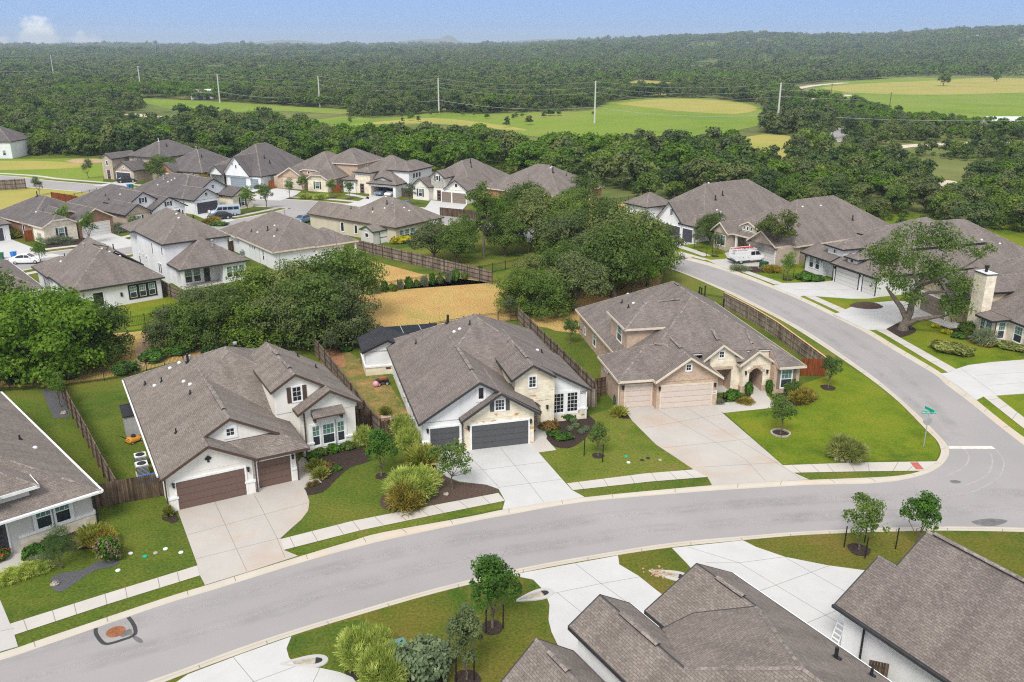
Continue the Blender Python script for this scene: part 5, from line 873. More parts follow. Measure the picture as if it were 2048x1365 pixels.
h.hip(-1, 13.9, 1.5, 21, 2.9, .66); h.gab(-.8, 4.2, -.9, 6, 2.9, 4.8, wall='cream_stucco', inset=.5); h.gab(3.2, 7.4, .6, 8, 5.0, 6.4, wall='cream_stucco', inset=.4, wz=2.6); h.gab(7.8, 14, -.9, 8, 2.9, 5.0, wall='cream_stucco', inset=.5); h.box(-.4, 3.8, -.4, 6, 2.8); h.box(3.6, 7, 1, 6, 4.9); h.box(7, 13.5, -.4, 8, 2.8); h.box(-.5, 13.5, 4, 20.6, 2.8); h.gar('F', 8.4, -.4, 2.4, 2.2, 'taupe_door'); h.gar('F', 11.6, -.4, 3.4, 2.2, 'taupe_door'); h.win('F', 1.6, -.4, .8, .9, 1.6, 'ws', 'dark_trim'); h.win('F', 5.2, .98, 4.3, .6, 1.0, 'wp', 'dark_trim'); h.win('F', 10.9, -.42, 3.4, .7, .8, 'wp'); h.door('F', 5.6, .98, 1.1, 2.2); h.vent(7.5, 11, .9, .1); h.vent(8.6, 9.5, .7, .1); h.done()
h = House('brick_house', 'orange brick house with a plain hip roof at the right end of the far row', (1118.8, 393.8), (1208.6, 373), z=2.9, wall='orange_brick', roof='shingle', trim='cream_trim'); h.bd(0, 17.5, 0, 20.6, 2.9, .55); h.gab(13, 17, 6, 16, 2.9, 4.6, wall=None) if 0 else None; h.win('F', 4.5, .4, .7, .8, 1.4, 'ws'); h.win('F', 11.5, .4, .7, 1.2, 1.5, 'ws'); h.vent(7, 6.5, 1.2, .12); h.vent(10, 5, .6); h.cowl(8, 7.8); h.cowl(8.8, 8)
h.gab(17, 21.4, -3, 4, 2.9, 4.2, wall=None) if 0 else None; h.done()
h = House('white_house', 'lone white house behind the green field at the far left edge', (0, 318), (24, 318), wall='white_siding', roof='shingle_dark', trim='dark_trim'); h.bd(-14, 4, 0, 14, 5, .6); h.win('F', 1.4, .4, 1, .9, 1.4, 'ws'); h.win('F', -1.6, .4, 3, .9, 1.2, 'ws'); h.done()
# sheds and outbuildings
h = House('garden_shed', 'white shed with black roof and limestone base beside the limestone house', (733, 752), ang=15, trim='black_trim', wall='white_siding', roof='shingle_black', cat='shed')
h.gab(-.35, 4.9, -.35, 4.6, 2.65, 3.75, wall='white_siding', inset=.35); h.box(0, 4.55, 0, 4.2, 2.6); h.box(-.06, 4.61, -.06, 4.2, .85, 'limestone'); h.part('wall_cap', lambda m: m.box(-.13, -.13, .85, 4.68, 4.2, 1.02, 'white_trim')); h.win('L', 2.4, 0, 1.2, .7, .9, 'wp'); h.part('wall_vent', lambda m: m.box(2.0, -.09, .55, 2.5, -.062, .75, 'brown_trim')); h.done()
h = House('garden_shed', 'small grey metal shed on the lawn by the white house with brown garage doors', (254, 876), ang=28.9, trim='black_trim', wall='metal_grey', roof='metal_black' if 0 else 'shingle_black', cat='shed'); h.surf([[(-.1, -.1, 2.0), (2.0, -.1, 2.0), (2.0, 1.9, 2.35), (-.1, 1.9, 2.35)]], .1); h.box(0, 1.9, 0, 1.8, 1.95); h.part('shed_door', lambda m: m.box(.2, -.03, .05, 1.7, -.004, 1.8, 'metal_grey')); h.done()
h = House('garden_shed', 'pale grey timber shed with dark green trim beside the beige house', (722.6, 484.7), (746.7, 490.6), trim='utility_dark', wall='grey_stucco', roof='shingle_warm', cat='shed'); h.gab(-.2, 3.6, -.2, 4.6, 2.3, 3.1, wall='grey_stucco', inset=.2); h.box(0, 3.38, 0, 4.4, 2.25); h.win('F', 1.7, 0, 1.1, .9, .7, 'wp'); h.part('shed_door', lambda m: (m.box(3.38, 1.5, .1, 3.42, 3.0, 2.05, 'white_trim'), m.box(3.4, 1.4, .05, 3.44, 1.5, 2.1, 'utility_dark'), m.box(3.4, 3.0, .05, 3.44, 3.1, 2.1, 'utility_dark'), m.box(3.42, 1.5, 1.0, 3.45, 3.0, 1.1, 'utility_dark'))); h.done()
h = House('pergola', 'black flat-roofed pergola by the dry field behind the limestone house', (770, 671), ang=15, z=2.15, cat='pergola'); m = h.R; m.box(0, 0, 2.0, 6.2, 3.0, 2.15, 'panel_black'); m.box(-.06, -.06, 2.3, 6.26, .06, 2.6, 'black_trim') if 0 else None
h.Fa.box(2.03, -.02, 2.13, 2.1, 3.02, 2.17, 'metal_grey'); h.Fa.box(4.1, -.02, 2.13, 4.17, 3.02, 2.17, 'metal_grey'); h.R.obj('roof_panel', h.e); h.R = MB(); h.Fa.obj('panel_rail', h.e); h.Fa = MB()
for u in (.06, 2.06, 4.12, 6.14):
    for v in (.06, 2.94): h.part('post', lambda m: m.box(u-.06, v-.06, 0, u+.06, v+.06, 2.0, 'black_trim'))
h = House('barn', 'small white metal barn at the edge of the meadow below the left woods', (384, 199.5), (424, 199), wall='metal_white', roof='roof_metal', trim='metal_grey', cat='barn'); h.gab(-1, 17, -1, 13, 4.2, 6, wall=None, ax='u') if 0 else h.hip(-1, 13, -1, 10, 4.2, .35, 'gg'); h.box(-.5, 12.5, -.5, 9.5, 4.1); h.gar('F', 5.5, -.5, 3, 3, 'grey_door'); h.gar('F', 9.6, -.5, 2.4, 3, 'dark_door'); h.done()
# ---------------------------------------------------------------- vegetation
def unit(a): return a/np.maximum(np.linalg.norm(a, axis=1, keepdims=True), 1e-9)
def cloud(rg, lobes, n, size, mode='leaf', clumps=14, spread=.36, low=-.45, up=.35):
    """leaf quads gathered into clumps on the surface of lobes: returns vertex array (4n,3)"""
    lobes = [(np.array(c, float), np.array(r if hasattr(r, '__len__') else (r, r, r*.8), float)) for c, r in lobes]
    wts = np.array([(r.prod())**(2/3) for _, r in lobes]); wts /= wts.sum(); C = []; O = []
    for (c, r), wt in zip(lobes, wts):
        k = max(8, int(n*wt)); d = unit(rg.normal(size=(clumps*3, 3))); d = d[d[:, 2] > low][:clumps]
        cc = d*rg.uniform(.62, .98, (len(d), 1)); pick = rg.integers(0, len(d), k)
        e = rg.normal(size=(k, 3))*spread*.62; p = cc[pick]+e; l = np.linalg.norm(p, axis=1, keepdims=True); p = np.where(l > 1.12, p/l*1.12, p)
        O.append(unit(p*.55+e*.8)); C.append(c+p*r)
    C = np.vstack(C); O = np.vstack(O); n = len(C); s = size*rg.uniform(.6, 1.35, (n, 1))
    if mode == 'blade':
        a = unit(O+rg.normal(size=(n, 3))*.35+np.array([0, 0, up])); b = unit(np.cross(a, rg.normal(size=(n, 3)))); v = np.stack([C-b*s*.09, C+b*s*.09, C+a*s+b*s*.03, C+a*s-b*s*.03], 1)
    else:
        nn = unit(O+rg.normal(size=(n, 3))*.55+np.array([0, 0, up])); a = unit(np.cross(nn, rg.normal(size=(n, 3)))); b = np.cross(nn, a); v = np.stack([C-a*s*.5, C-b*s*.34, C+a*s*.5, C+b*s*.34], 1)
    return v.reshape(-1, 3)
def quads(name, parts):
    """mesh made of quads; parts = [(vertex array, material)]"""
    me = bpy.data.meshes.new(name); V = np.vstack([p for p, _ in parts]); n = len(V)//4
    me.vertices.add(len(V)); me.vertices.foreach_set('co', V.ravel().astype(np.float32)); me.loops.add(len(V)); me.loops.foreach_set('vertex_index', np.arange(len(V), dtype=np.int32))
    me.polygons.add(n); me.polygons.foreach_set('loop_start', np.arange(n, dtype=np.int32)*4)
    mi = np.concatenate([np.full(len(p)//4, i, np.int32) for i, (p, _) in enumerate(parts)])
    for _, k in parts: me.materials.append(MATS[k])
    me.polygons.foreach_set('material_index', mi); me.update(calc_edges=True); return me
def limbs(m, rg, base, tips, r0, mat, th):
    """a trunk that forks into limbs running to the lobe centres"""
    fork = Vector((rg.normal()*.15, rg.normal()*.15, th)); m.tube([(0, 0, -.1), (0, 0, .25), fork*.55+Vector((rg.normal()*.08, rg.normal()*.08, 0)), fork], [r0*1.5, r0*1.1, r0*.92, r0*.8], mat, 8)
    for t in tips:
        t = Vector(t); k = fork.lerp(t, .5)+Vector((rg.normal()*.25, rg.normal()*.25, -.15*(t-fork).length*.3)); m.tube([fork-Vector((0, 0, .1)), k, t], [r0*.55, r0*.32, r0*.1], mat, 6)
        for _ in range(2):
            e = t+Vector(rg.normal(size=3))*(t-fork).length*.28; m.tube([k.lerp(t, .4), e], [r0*.2, r0*.05], mat, 4)
def proto(seed, H, R, th, r0, nl, nleaf, size, leaf, bark='bark', flat=.62, clumps=14, lob=.5, sq=1., mode='leaf', acc=None, skirt=0):
    rg = np.random.default_rng(seed); L = []; zc = th+(H-th)*.52; hz = (H-th)*.5
    for i in range(nl):
        a = 2*pi*(i*.618+rg.uniform(-.1, .1)); q = rg.uniform(-.75, .95); rr = math.sqrt(max(.05, 1-q*q*.8))*R*(1-lob*.62)*rg.uniform(.55, 1.05)
        lr = R*lob*rg.uniform(.75, 1.15); L.append(((cos(a)*rr, sin(a)*rr, zc+q*hz*.72), (lr, lr, lr*flat)))
    L.append(((0, 0, zc+hz*.25), (R*.62, R*.62, hz*.7)))
    for i in range(skirt): a = 2*pi*(i+rg.uniform(-.2, .2))/max(1, skirt); L.append(((cos(a)*R*.72, sin(a)*R*.72, H*.2), (R*.36, R*.36, H*.2)))
    v = cloud(rg, L, nleaf, size, mode, clumps); v[:, 2] = np.maximum(v[:, 2], .15)
    m = MB(); limbs(m, rg, None, [c for c, _ in L[:min(nl, 7)]], r0, bark, th); parts = [(v, leaf)]
    if acc: n = int(len(v)//4*acc[1]); k = rg.choice(len(v)//4, n, False); idx = (k[:, None]*4+np.arange(4)).ravel(); parts = [(np.delete(v, idx, 0), leaf), (v[idx], acc[0])]
    return m.mesh('trunk', True, False), quads('crown', parts)
PR = {}
for i in range(4): PR['oak%d' % i] = proto(20+i, 8.4+.5*i, 4.9, 1.5, .30, 12+i, 13000, .30, ('oak', 'oak_grey', 'oak', 'oak_bright')[i], clumps=18)
for i in range(4): PR['low%d' % i] = proto(20+i, 8.6+.4*i, 4.9, .8, .30, 13+i, 17500, .30, ('oak', 'oak_grey', 'oak', 'oak_grey')[i], clumps=18, skirt=8, acc=(('oak_bright', 'oak', 'oak_grey', 'oak')[i], .15))
PR['elm'] = proto(31, 8.6, 6.4, .8, .35, 20, 27000, .36, 'elm', clumps=22, lob=.36, skirt=10, acc=('oak_bright', .3))
PR['slim'] = proto(33, 12, 2.6, 3.6, .24, 11, 5200, .30, 'oak', lob=.5)
PR['lone'] = proto(34, 7.6, 3.6, 2.8, .30, 7, 4200, .30, 'oak', lob=.5); PR['bare'] = proto(35, 8.2, 3.0, 3.4, .26, 9, 3600, .28, 'oak', acc=('rust_leaf', .25), lob=.45)
for i in range(3): PR['young%d' % i] = proto(40+i, 3.6+.3*i, 1.15, 1.1, .06, 9, 2600, .13, ('young', 'olive', 'oak_bright')[i], lob=.48, flat=.9)
PR['maple'] = proto(44, 4.6, 1.35, .9, .07, 12, 4200, .17, 'shrub_green', lob=.45, flat=1.); PR['feather'] = proto(45, 4.8, 1.0, .8, .05, 10, 5200, .13, 'olive', lob=.48, flat=1.3); PR['sapling'] = proto(46, 3.8, 1.7, 1.3, .06, 12, 2400, .17, 'young', lob=.36, flat=.8)
PR['willow'] = proto(47, 3.2, 1.35, .4, .06, 10, 5200, .14, 'young', lob=.5, flat=1.1, mode='blade')
for i in range(6): PR['wood%d' % i] = proto(60+i, 7.4+.5*(i % 3), 3.9, 1.2, .22, 9, 2600, .55, ('oak', 'oak_grey', 'cedar_green', 'oak', 'oak_bright', 'oak_grey')[i], clumps=13)
PRC = {}
def place(name, label, cat, key, px=None, s=1., loc=None, rz=None, group=None, sz=None, parts=('trunk', 'crown')):
    loc = G(*px) if loc is None else loc; rz = random.uniform(0, 6.28) if rz is None else rz
    o = empty(name, loc, rz, label, cat, group, (s, s, sz or s))
    for nm, me in zip(parts, PR[key]): link(nm, me, o)
    return o
# --- the trees one can tell apart
OAKS = [('elm', (95, 742), 1., 'big bright green tree with drooping sprays at the left edge behind the iron fence'), ('low0', (188, 722), .82, 'dark green tree right of the big bright green one behind the iron fence'), ('low2', (-25, 725), 1.05, 'dark tree cut off by the left edge beside the big bright green tree')]
for k, p, s, l in OAKS: place('oak_tree', l, 'tree', k, p, s)
for i, (px, py, k, s) in enumerate([(338, 694, 'low1', .52), (392, 692, 'low0', .66), (446, 694, 'low2', .72), (512, 693, 'low0', .80), (576, 694, 'oak1', .82), (632, 692, 'low2', .88), (690, 686, 'low1', .78), (640, 648, 'low0', 1.02), (698, 640, 'oak2', .94), (585, 660, 'low1', .92), (530, 668, 'low2', .84), (425, 672, 'low3', .66)]):
    place('oak_tree', 'live oak in the dark clump left of the dry field, behind the iron fence', 'tree', k, (px, py), s, group='oak clump behind the white house with brown garage doors')
for i, (px, py, k, s) in enumerate([(1038, 626, 'low2', .60), (1092, 632, 'low0', .74), (1150, 622, 'oak1', .84), (1228, 596, 'oak2', 1.0), (1296, 572, 'oak0', .98), (1178, 584, 'low1', .92), (1250, 560, 'low3', 1.1), (1120, 572, 'low0', .82), (1308, 548, 'oak1', .86), (1200, 540, 'oak2', 1.12), (1140, 545, 'low3', .95), (1062, 598, 'low1', .66), (1265, 592, 'oak3', .66)]):
    place('oak_tree', 'live oak in the dense clump between the dry field and the side street', 'tree', k, (px, py), s, group='oak clump by the side street')
for px, py, k, s, l in ((968, 516, 'slim', 1., 'tall slim tree standing above the oaks by the beige house'), (868, 522, 'oak1', .72, 'small spreading oak by the wooden fence right of the beige house'), (1075, 500, 'oak1', 1.12, 'broad pale-limbed oak in the grassy yard right of the tall slim tree'), (1118, 506, 'low2', .95, 'dense oak at the right end of the grassy oak yard'), (1045, 478, 'oak2', .98, 'dark oak behind the broad pale-limbed oak'), (925, 505, 'oak0', .72, 'oak left of the tall slim tree by the beige house patio'), (1000, 484, 'oak3', .8, 'bright oak behind the tall slim tree'), (1010, 512, 'oak0', .78, 'oak between the tall slim tree and the broad pale-limbed oak'), (915, 528, 'oak2', .62, 'small multi-stemmed oak behind the end of the wooden fence'), (1140, 478, 'oak2', .9, 'oak behind the broad pale-limbed oak, in front of the orange brick house'),
    (1168, 433, 'lone', 1., 'leaning oak with a bare trunk beside the orange brick house'), (1552, 530, 'bare', 1.05, 'oak with reddish top and bare pale limbs in front of the brown brick house'), (1420, 490, 'oak2', .55, 'dark bushy tree between the navy garage doors and the brown brick house'), (325, 364, 'oak0', .78, 'round oak between the first two houses of the far row'), (660, 300, 'oak1', .9, 'oak at the meadow edge behind the far row')):
    place('oak_tree', l, 'tree', k, (px, py), s)
YT = [('maple', (763, 953), .86, 'young dark green tree in a mulch ring between the white and limestone houses'), ('sapling', (905, 980), .98, 'young tree with loose pale leaves in the mulch bed beside the white driveway'), ('young0', (1196, 912), .82, 'staked olive-green sapling on the worn lawn left of the brick house driveway'), ('sapling', (1561, 868), .92, 'young tree in a round stone ring on the corner lawn'), ('young0', (1656, 776), .95, 'young feathery tree near the red gate of the brick corner house'),
    ('maple', (985, 1256), 1.02, 'staked young oak at the kerb on the lawn across from the limestone house'), ('feather', (934, 1360), .95, 'slim olive-grey young tree at the lower edge beside the round grey-green shrub'), ('sapling', (1718, 1100), 1.0, 'young tree with four stakes on the lawn beside the white-walled house'), ('maple', (1836, 1094), .88, 'dark leafy young tree hidden partly by the corner roof'), ('willow', (126, 1138), .82, 'feathery light green small tree in front of the grey stucco house'),
    ('young1', (1397, 500), .95, 'staked sapling on the lawn of the house with navy garage doors'), ('young1', (1432, 510), .9, 'staked sapling next to the dark bushy tree by the brown brick house'), ('young2', (1575, 562), 1.0, 'staked young tree on the lawn beside the green utility box'), ('sapling', (1902, 645), 1.25, 'small leafy tree by the golden limestone house garage'), ('young2', (580, 397), 1.05, 'young tree in front of the tan brick house of the far row'), ('young0', (533, 420), 1.5, 'slender young tree at the street corner right of the silver van'), ('young2', (497, 427), 1.3, 'round young tree beside the cream bay behind the silver van'), ('young0', (699, 398), 1.1, 'young tree on the lawn left of the open garage'), ('young2', (665, 396), 1., 'young tree beside the red fence of the tan brick house'), ('young1', (822, 411), 1.2, 'young tree on the lawn right of the open garage'), ('young0', (607, 388), 1.2, 'dark young tree beside the pale stone bay in the far row'),
    ('young2', (182, 488), 1.3, 'young tree at the drive of the red brick ranch house'), ('young2', (133, 478), 1.4, 'bushy young tree in front of the red brick ranch window'), ('young0', (278, 492), 1.4, 'thin young tree left of the two-storey house'), ('young1', (178, 358), 1.3, 'sapling on the bright field left of the far row'), ('young1', (78, 392), 1.1, 'sapling in the yellowish field behind the dark fence'), ('young2', (85, 537), 1.1, 'sapling beside the white car'), ('young1', (660, 716), .8, 'small pale tree at the back fence beside the white shed'), ('young2', (122, 815), .8, 'small bright tree on the gravel strip beside the wooden fence'), ('young1', (1021, 640), .8, 'small pale shrubby tree at the end of the long wooden fence'), ('young0', (1140, 690), .9, 'young tree behind the brick corner house')]
for k, p, s, l in YT: place('young_tree', l, 'tree', k, p, s)
# the big spreading oak across the side street
rg = np.random.default_rng(5); base = G(1805, 660); m = MB(); k = .0535
def lp(px, py, y=0.): return Vector(((px-1805)*k, y, (660-py)*k*1.1))
m.tube([lp(1805, 664), lp(1808, 645), lp(1814, 625)], [.72, .47, .42], 'bark', 10); m.tube([lp(1811, 640), lp(1795, 612, -.3), lp(1775, 590, -.6), lp(1758, 570, -1)], [.36, .3, .24, .1], 'bark', 8); m.tube([lp(1814, 628), lp(1817, 600, .3), lp(1826, 570, .5), lp(1812, 545, 1), lp(1805, 500, 1.5)], [.42, .33, .26, .2, .07], 'bark', 8)
m.tube([lp(1806, 652), lp(1830, 634, -.5), lp(1858, 624, -1), lp(1890, 615, -1.2)], [.4, .3, .24, .09], 'bark', 8); m.tube([lp(1817, 598, .3), lp(1845, 580, .2), lp(1885, 573, 0), lp(1905, 575, 0)], [.26, .2, .15, .06], 'bark', 7); m.tube([lp(1826, 570, .5), lp(1870, 550, 1), lp(1915, 525, 1.5), lp(1950, 500, 2)], [.2, .15, .1, .04], 'bark', 6); m.tube([lp(1824, 568), lp(1850, 520, -1), lp(1870, 480, -1)], [.18, .12, .05], 'bark', 6)
L = [(lp(x, y, d), r) for x, y, d, r in ((1770, 500, 0, 2.2), (1740, 530, 1, 1.9), (1800, 480, 2, 2.2), (1850, 470, 0, 2.2), (1890, 490, 2, 2.0), (1820, 520, -1.5, 1.9), (1870, 530, -1, 2.0), (1760, 560, -1.2, 1.8), (1800, 570, .5, 1.7), (1725, 505, -1, 1.4), (1905, 560, 0, 1.7), (1820, 590, -1, 1.4), (1890, 605, -1, 1.6), (1930, 500, 1.5, 1.1), (1955, 490, 2, .8), (1850, 560, 3, 1.8), (1780, 530, 3.2, 2.), (1915, 600, -1.3, 1.3))]
PR['big'] = (m.mesh('trunk', True, False), quads('crown', [(cloud(rg, L, 9000, .24, clumps=15, spread=.40), 'oak'), (cloud(rg, L, 4600, .25, clumps=12, spread=.4), 'oak_bright')]))
place('oak_tree', 'large spreading oak with forked bare trunk in a mulch bed across the side street', 'tree', 'big', loc=base, rz=-.35)
# stakes of the staked saplings
def stake(px, h=1.6):
    m = MB(); m.tube([(0, 0, 0), (.03, 0, h)], .045, 'iron', 5); m.box(-.03, -.05, h*.55, .05, .05, h*.6, 'iron'); o = m.obj('tree_stake'); o.location = G(*px); return o
for g, L in (('stakes of the sapling on the worn lawn left of the brick house driveway', [(1168, 912), (1205, 925)]), ('stakes of the young oak at the kerb on the south lawn', [(972, 1266), (1006, 1256)]), ('stakes of the slim olive-grey tree at the lower edge', [(912, 1364), (948, 1362)]), ('stakes around the young tree beside the white-walled house', [(1688, 1095), (1729, 1085), (1730, 1117), (1791, 1098)]), ('stakes of the young tree beside the green utility box', [(1566, 562), (1586, 560)]), ('stakes of the two saplings by the brown brick house', [(1413, 514), (1424, 512), (1388, 497)])):
    for p in L: tag(stake(p), 'dark metal stake at '+g.replace('stakes of ', '').replace('stakes around ', ''), 'stake', g)
# --- shrubs, grasses and flowers
SH = {}
def shrub_mesh(kind, seed):
    rg = np.random.default_rng(seed)
    def dome(n, size, mode, mat, nl=9, lob=.5, up=.4, h=.8, sp=.34, extra=None):
        L = [((cos(a)*(1-lob)*q, sin(a)*(1-lob)*q, h*rg.uniform(.32, .62)), (lob*1.1, lob*1.1, h*.42)) for a, q in ((2*pi*i*.618, rg.uniform(.4, 1)) for i in range(nl))]+[((0, 0, h*.55), (.6, .6, h*.45))]
        v = cloud(rg, L, n, size, mode, 14, sp, -.7, up); v[:, 2] = np.maximum(v[:, 2], .015); P = [(v, mat)]
        if extra: k = rg.choice(n//2, int(n*extra[1]), False); idx = (k[:, None]*4+np.arange(4)).ravel(); P = [(np.delete(v, idx, 0), mat), (v[idx], extra[0])]
        return P
    P = {'spiky': lambda: dome(9500, .15, 'blade', 'shrub_light', 13, .46, up=.4), 'mixed': lambda: dome(4200, .24, 'blade', 'shrub_yellow', up=.5, extra=('rust_leaf', .12)), 'round': lambda: dome(5200, .15, 'leaf', 'shrub_grey', 14, .42, h=1.1), 'leafy': lambda: dome(3000, .19, 'leaf', 'shrub_green'), 'dark': lambda: dome(2600, .2, 'leaf', 'oak'), 'pale': lambda: dome(3600, .18, 'blade', 'shrub_light', 11, .42, h=.95), 'corner': lambda: dome(8000, .14, 'blade', 'shrub_olive', 13, .45, h=.95), 'sage': lambda: dome(2400, .2, 'blade', 'sage'),
        'tuft': lambda: [(cloud(rg, [((0, 0, .12), (.22, .22, .12))], 700, .95, 'blade', 16, .3, -.1, 1.1), 'grass_tuft')], 'yellow': lambda: dome(1800, .24, 'leaf', 'flower_yellow', extra=('shrub_green', .2)), 'hedge': lambda: dome(5200, .14, 'leaf', 'shrub_olive', 14, .45, h=.75), 'red': lambda: dome(1600, .2, 'leaf', 'shrub_green', extra=('flower_red', .2)), 'pink': lambda: dome(1700, .17, 'leaf', 'shrub_green', 8, .36, h=1.6, extra=('flower_pink', .22)), 'rust': lambda: dome(1800, .22, 'blade', 'rust_leaf'), 'reddish': lambda: dome(2400, .2, 'leaf', 'rust_leaf', extra=('flower_red', .1))}[kind]()
    return quads('shrub', P)
def shrub(kind, px, r, h=None, label=None, name='shrub', cat='shrub', group=None, rz=None):
    me = SH.get(kind) or SH.setdefault(kind, shrub_mesh(kind, 100+len(SH))); o = link(name, me); o.location = G(*px); h = h or r; o.scale = (r, r, h) if isinstance(r, (int, float)) else (*r, h)
    o.rotation_euler[2] = random.uniform(0, 6.28) if rz is None else rz; return tag(o, label, cat, group)
ONE = [('spiky', (822, 985), 2.1, 2.0, 'large pale green mounded shrub beside the white driveway'), ('mixed', (812, 1006), (2.0, 1.4), 1.5, 'yellowish brown shrub spilling onto the pavement below the mounded shrub'), ('pale', (803, 872), 1.15, 1.9, 'variegated shrub at the wooden gate left of the limestone house'), ('pale', (818, 896), 1.1, 1.7, 'variegated shrub against the white side wall near the single garage door'), ('tuft', (846, 928), 1.5, 1.1, 'clump of ornamental grass left of the single charcoal garage door'), ('pale', (726, 890), 1.05, 1.6, 'variegated yellow-green shrub at the right corner of the white house with brown garage doors'),
    ('spiky', (733, 1318), 1.55, 1.8, 'pale green spiky shrub left of the green utility box on the south lawn'), ('spiky', (772, 1360), 1.5, 1.9, 'pale green spiky shrub in front of the green utility box'), ('round', (852, 1350), 1.65, 1.9, 'clipped round grey-green shrub right of the green utility box'), ('corner', (1690, 915), (2.1, 1.6), 1.7, 'wide pale shrub beside the pavement on the corner lawn'), ('mixed', (1605, 800), (1.7, 1.1), 1.0, 'brownish flowering shrub by the arched brick porch'), ('dark', (1582, 786), .9, 1.8, 'dark leafy shrub under the corner window of the brick house'), ('leafy', (1465, 800), .95, 1.2, 'bright green shrub in front of the porch bench'), ('leafy', (1497, 788), .45, 1.5, 'upright shrub at the left pier of the stone arch'), ('leafy', (1539, 786), .5, 1.6, 'upright shrub at the right pier of the stone arch'), ('mixed', (1490, 806), .8, .5, 'low yellow-green plant at the edge of the porch bed'), ('sage', (1438, 808), .5, .6, 'pale spiky plant at the corner of the beige garage'), ('tuft', (1238, 832), .8, .7, 'tuft of grass beside the coiled hose'),
    ('reddish', (1098, 858), .95, 1.0, 'reddish-brown shrub left of the small round shrubs by the limestone house'), ('leafy', (1132, 836), 1.0, .95, 'dark green shrub under the left front window of the limestone house'), ('leafy', (1156, 832), .9, .9, 'dark green shrub under the right front window of the limestone house'), ('leafy', (1122, 876), (1.4, .8), .6, 'low bright green shrub at the lower edge of the front bed'), ('hedge', (1905, 706), (2.6, 1.6), 1.5, 'broad yellow-green clipped shrub on the lawn beside the chimney house'), ('hedge', (2025, 700), (2.6, 1.1), 1.1, 'long low hedge at the right edge under the bay window'), ('sage', (1965, 690), 1.4, 2.2, 'grey-green airy shrub at the foot of the chimney'), ('red', (1976, 694), .7, .6, 'orange flowering plant beside the bay window'), ('yellow', (1893, 667), .6, .6, 'yellow shrub at the end of the stone house path'), ('yellow', (1870, 655), .5, .5, 'yellow shrub beside the drive of the golden limestone house'), ('dark', (1935, 668), 1.2, 1.9, 'dark shrub between the garage and the chimney'), ('leafy', (1917, 676), .9, .7, 'low green shrub in the bed before the chimney'),
    ('yellow', (805, 487), (2.6, 1.0), 1.7, 'row of bright yellow flowering shrub along the beige house'), ('sage', (1480, 540), 1.7, .75, 'grey-green shrub in front of the white truck'), ('mixed', (1543, 543), 1.5, .9, 'brownish shrub right of the green utility box near the truck'), ('leafy', (1612, 560), 1.6, 1.2, 'green shrub under the window of the white house with black roof brackets'), ('leafy', (1633, 562), 1.3, 1.0, 'green shrub beside the entry of the white house with black roof brackets'), ('sage', (120, 487), (2.6, 1.4), 1.4, 'wide grey-green shrub in front of the red brick ranch house'), ('sage', (240, 465), 1.4, 2.0, 'grey-green shrub against the white wall beside the stone bay'), ('leafy', (438, 425), 1., .9, 'green shrub left of the dark sedan') if 0 else ('mixed', (420, 447), (2.6, 1.2), 1.1, 'bank of yellow-green planting below the silver van'), ('leafy', (440, 452), (2.0, 1.1), .9, 'bright green planting at the street below the dark sedan'), ('spiky', (612, 397), 1.6, 1.3, 'left pale clipped shrub before the pale stone bay'), ('spiky', (642, 398), 1.7, 1.3, 'right pale clipped shrub before the pale stone bay'), ('sage', (517, 378), 1.3, 1.1, 'blue-grey shrub beside the blue-grey garage door'), ('mixed', (405, 372), 2.2, 2.6, 'tall yellowish shrub before the brown brick house in the far row'), ('tuft', (25, 477), 1.5, 1.2, 'tuft of tall grass beside the white garage corner'),
    ('mixed', (205, 1092), (1.3, 1.0), 1.2, 'golden-tipped ornamental grass at the corner of the grey stucco house'), ('tuft', (186, 1088), 1.1, 1.0, 'tall tan ornamental grass beside the grey stucco house'), ('pink', (222, 1122), 1.1, 1.15, 'crape myrtle with pink flowers on the gravel bed'), ('leafy', (70, 1112), .9, .9, 'green shrub at the porch of the grey stucco house'), ('sage', (78, 1128), .8, .6, 'pale plant beside the grey stucco house path'), ('leafy', (108, 1098), .9, 1.0, 'dark green shrub under the left window of the grey stucco house'), ('pale', (50, 1150), .9, .6, 'low pale shrub at the edge of the front bed on the left'), ('pale', (20, 1160), .9, .6, 'low pale shrub at the left edge of the picture'), ('red', (2, 1120), .7, .9, 'orange flowering plant at the porch edge on the far left'), ('pale', (82, 1142), .8, .6, 'low rounded pale shrub next to the path'), 
    ('dark', (640, 912), .6, .9, 'dark green shrub under the left narrow window of the white house'), ('leafy', (666, 905), .7, .9, 'green shrub under the wide window of the white house'), ('dark', (695, 898), .7, .9, 'dark green shrub under the right narrow window of the white house'), ('reddish', (650, 940), .9, .7, 'brownish plants in the bed of the white house'), ('leafy', (672, 940), .55, .4, 'bright lime-green plants in the dark mulch'), ('tuft', (632, 942), .8, .7, 'strip of straw-coloured grass along the entry path'), ('tuft', (642, 955), .7, .6, 'straw-coloured grass at the lower end of the entry path'), ('leafy', (625, 920), .6, .9, 'green shrub at the arched entry of the white house'), ('rust', (620, 974), .3, .45, 'reddish round grass ball, the left of two beside the driveway'), ('rust', (632, 970), .3, .45, 'reddish round grass ball, the right of two beside the driveway'), ('tuft', (338, 1032), .4, .6, 'small green tuft in the round mulch bed'), ('sage', (735, 725), .9, .7, 'grey-green plant at the foot of the white shed'), ('tuft', (770, 830), .6, .6, 'grass clump in the patchy side yard'), ('reddish', (740, 1000), .9, .6, 'dry brownish plant beside the mulch ring') if 0 else ('leafy', (690, 702), .9, .6, 'low green plant behind the white shed')]
for kd, p, r, hh, l in ONE: shrub(kd, p, r, hh, l, 'ornamental_grass' if kd == 'tuft' else 'shrub', 'grass clump' if kd == 'tuft' else 'shrub')
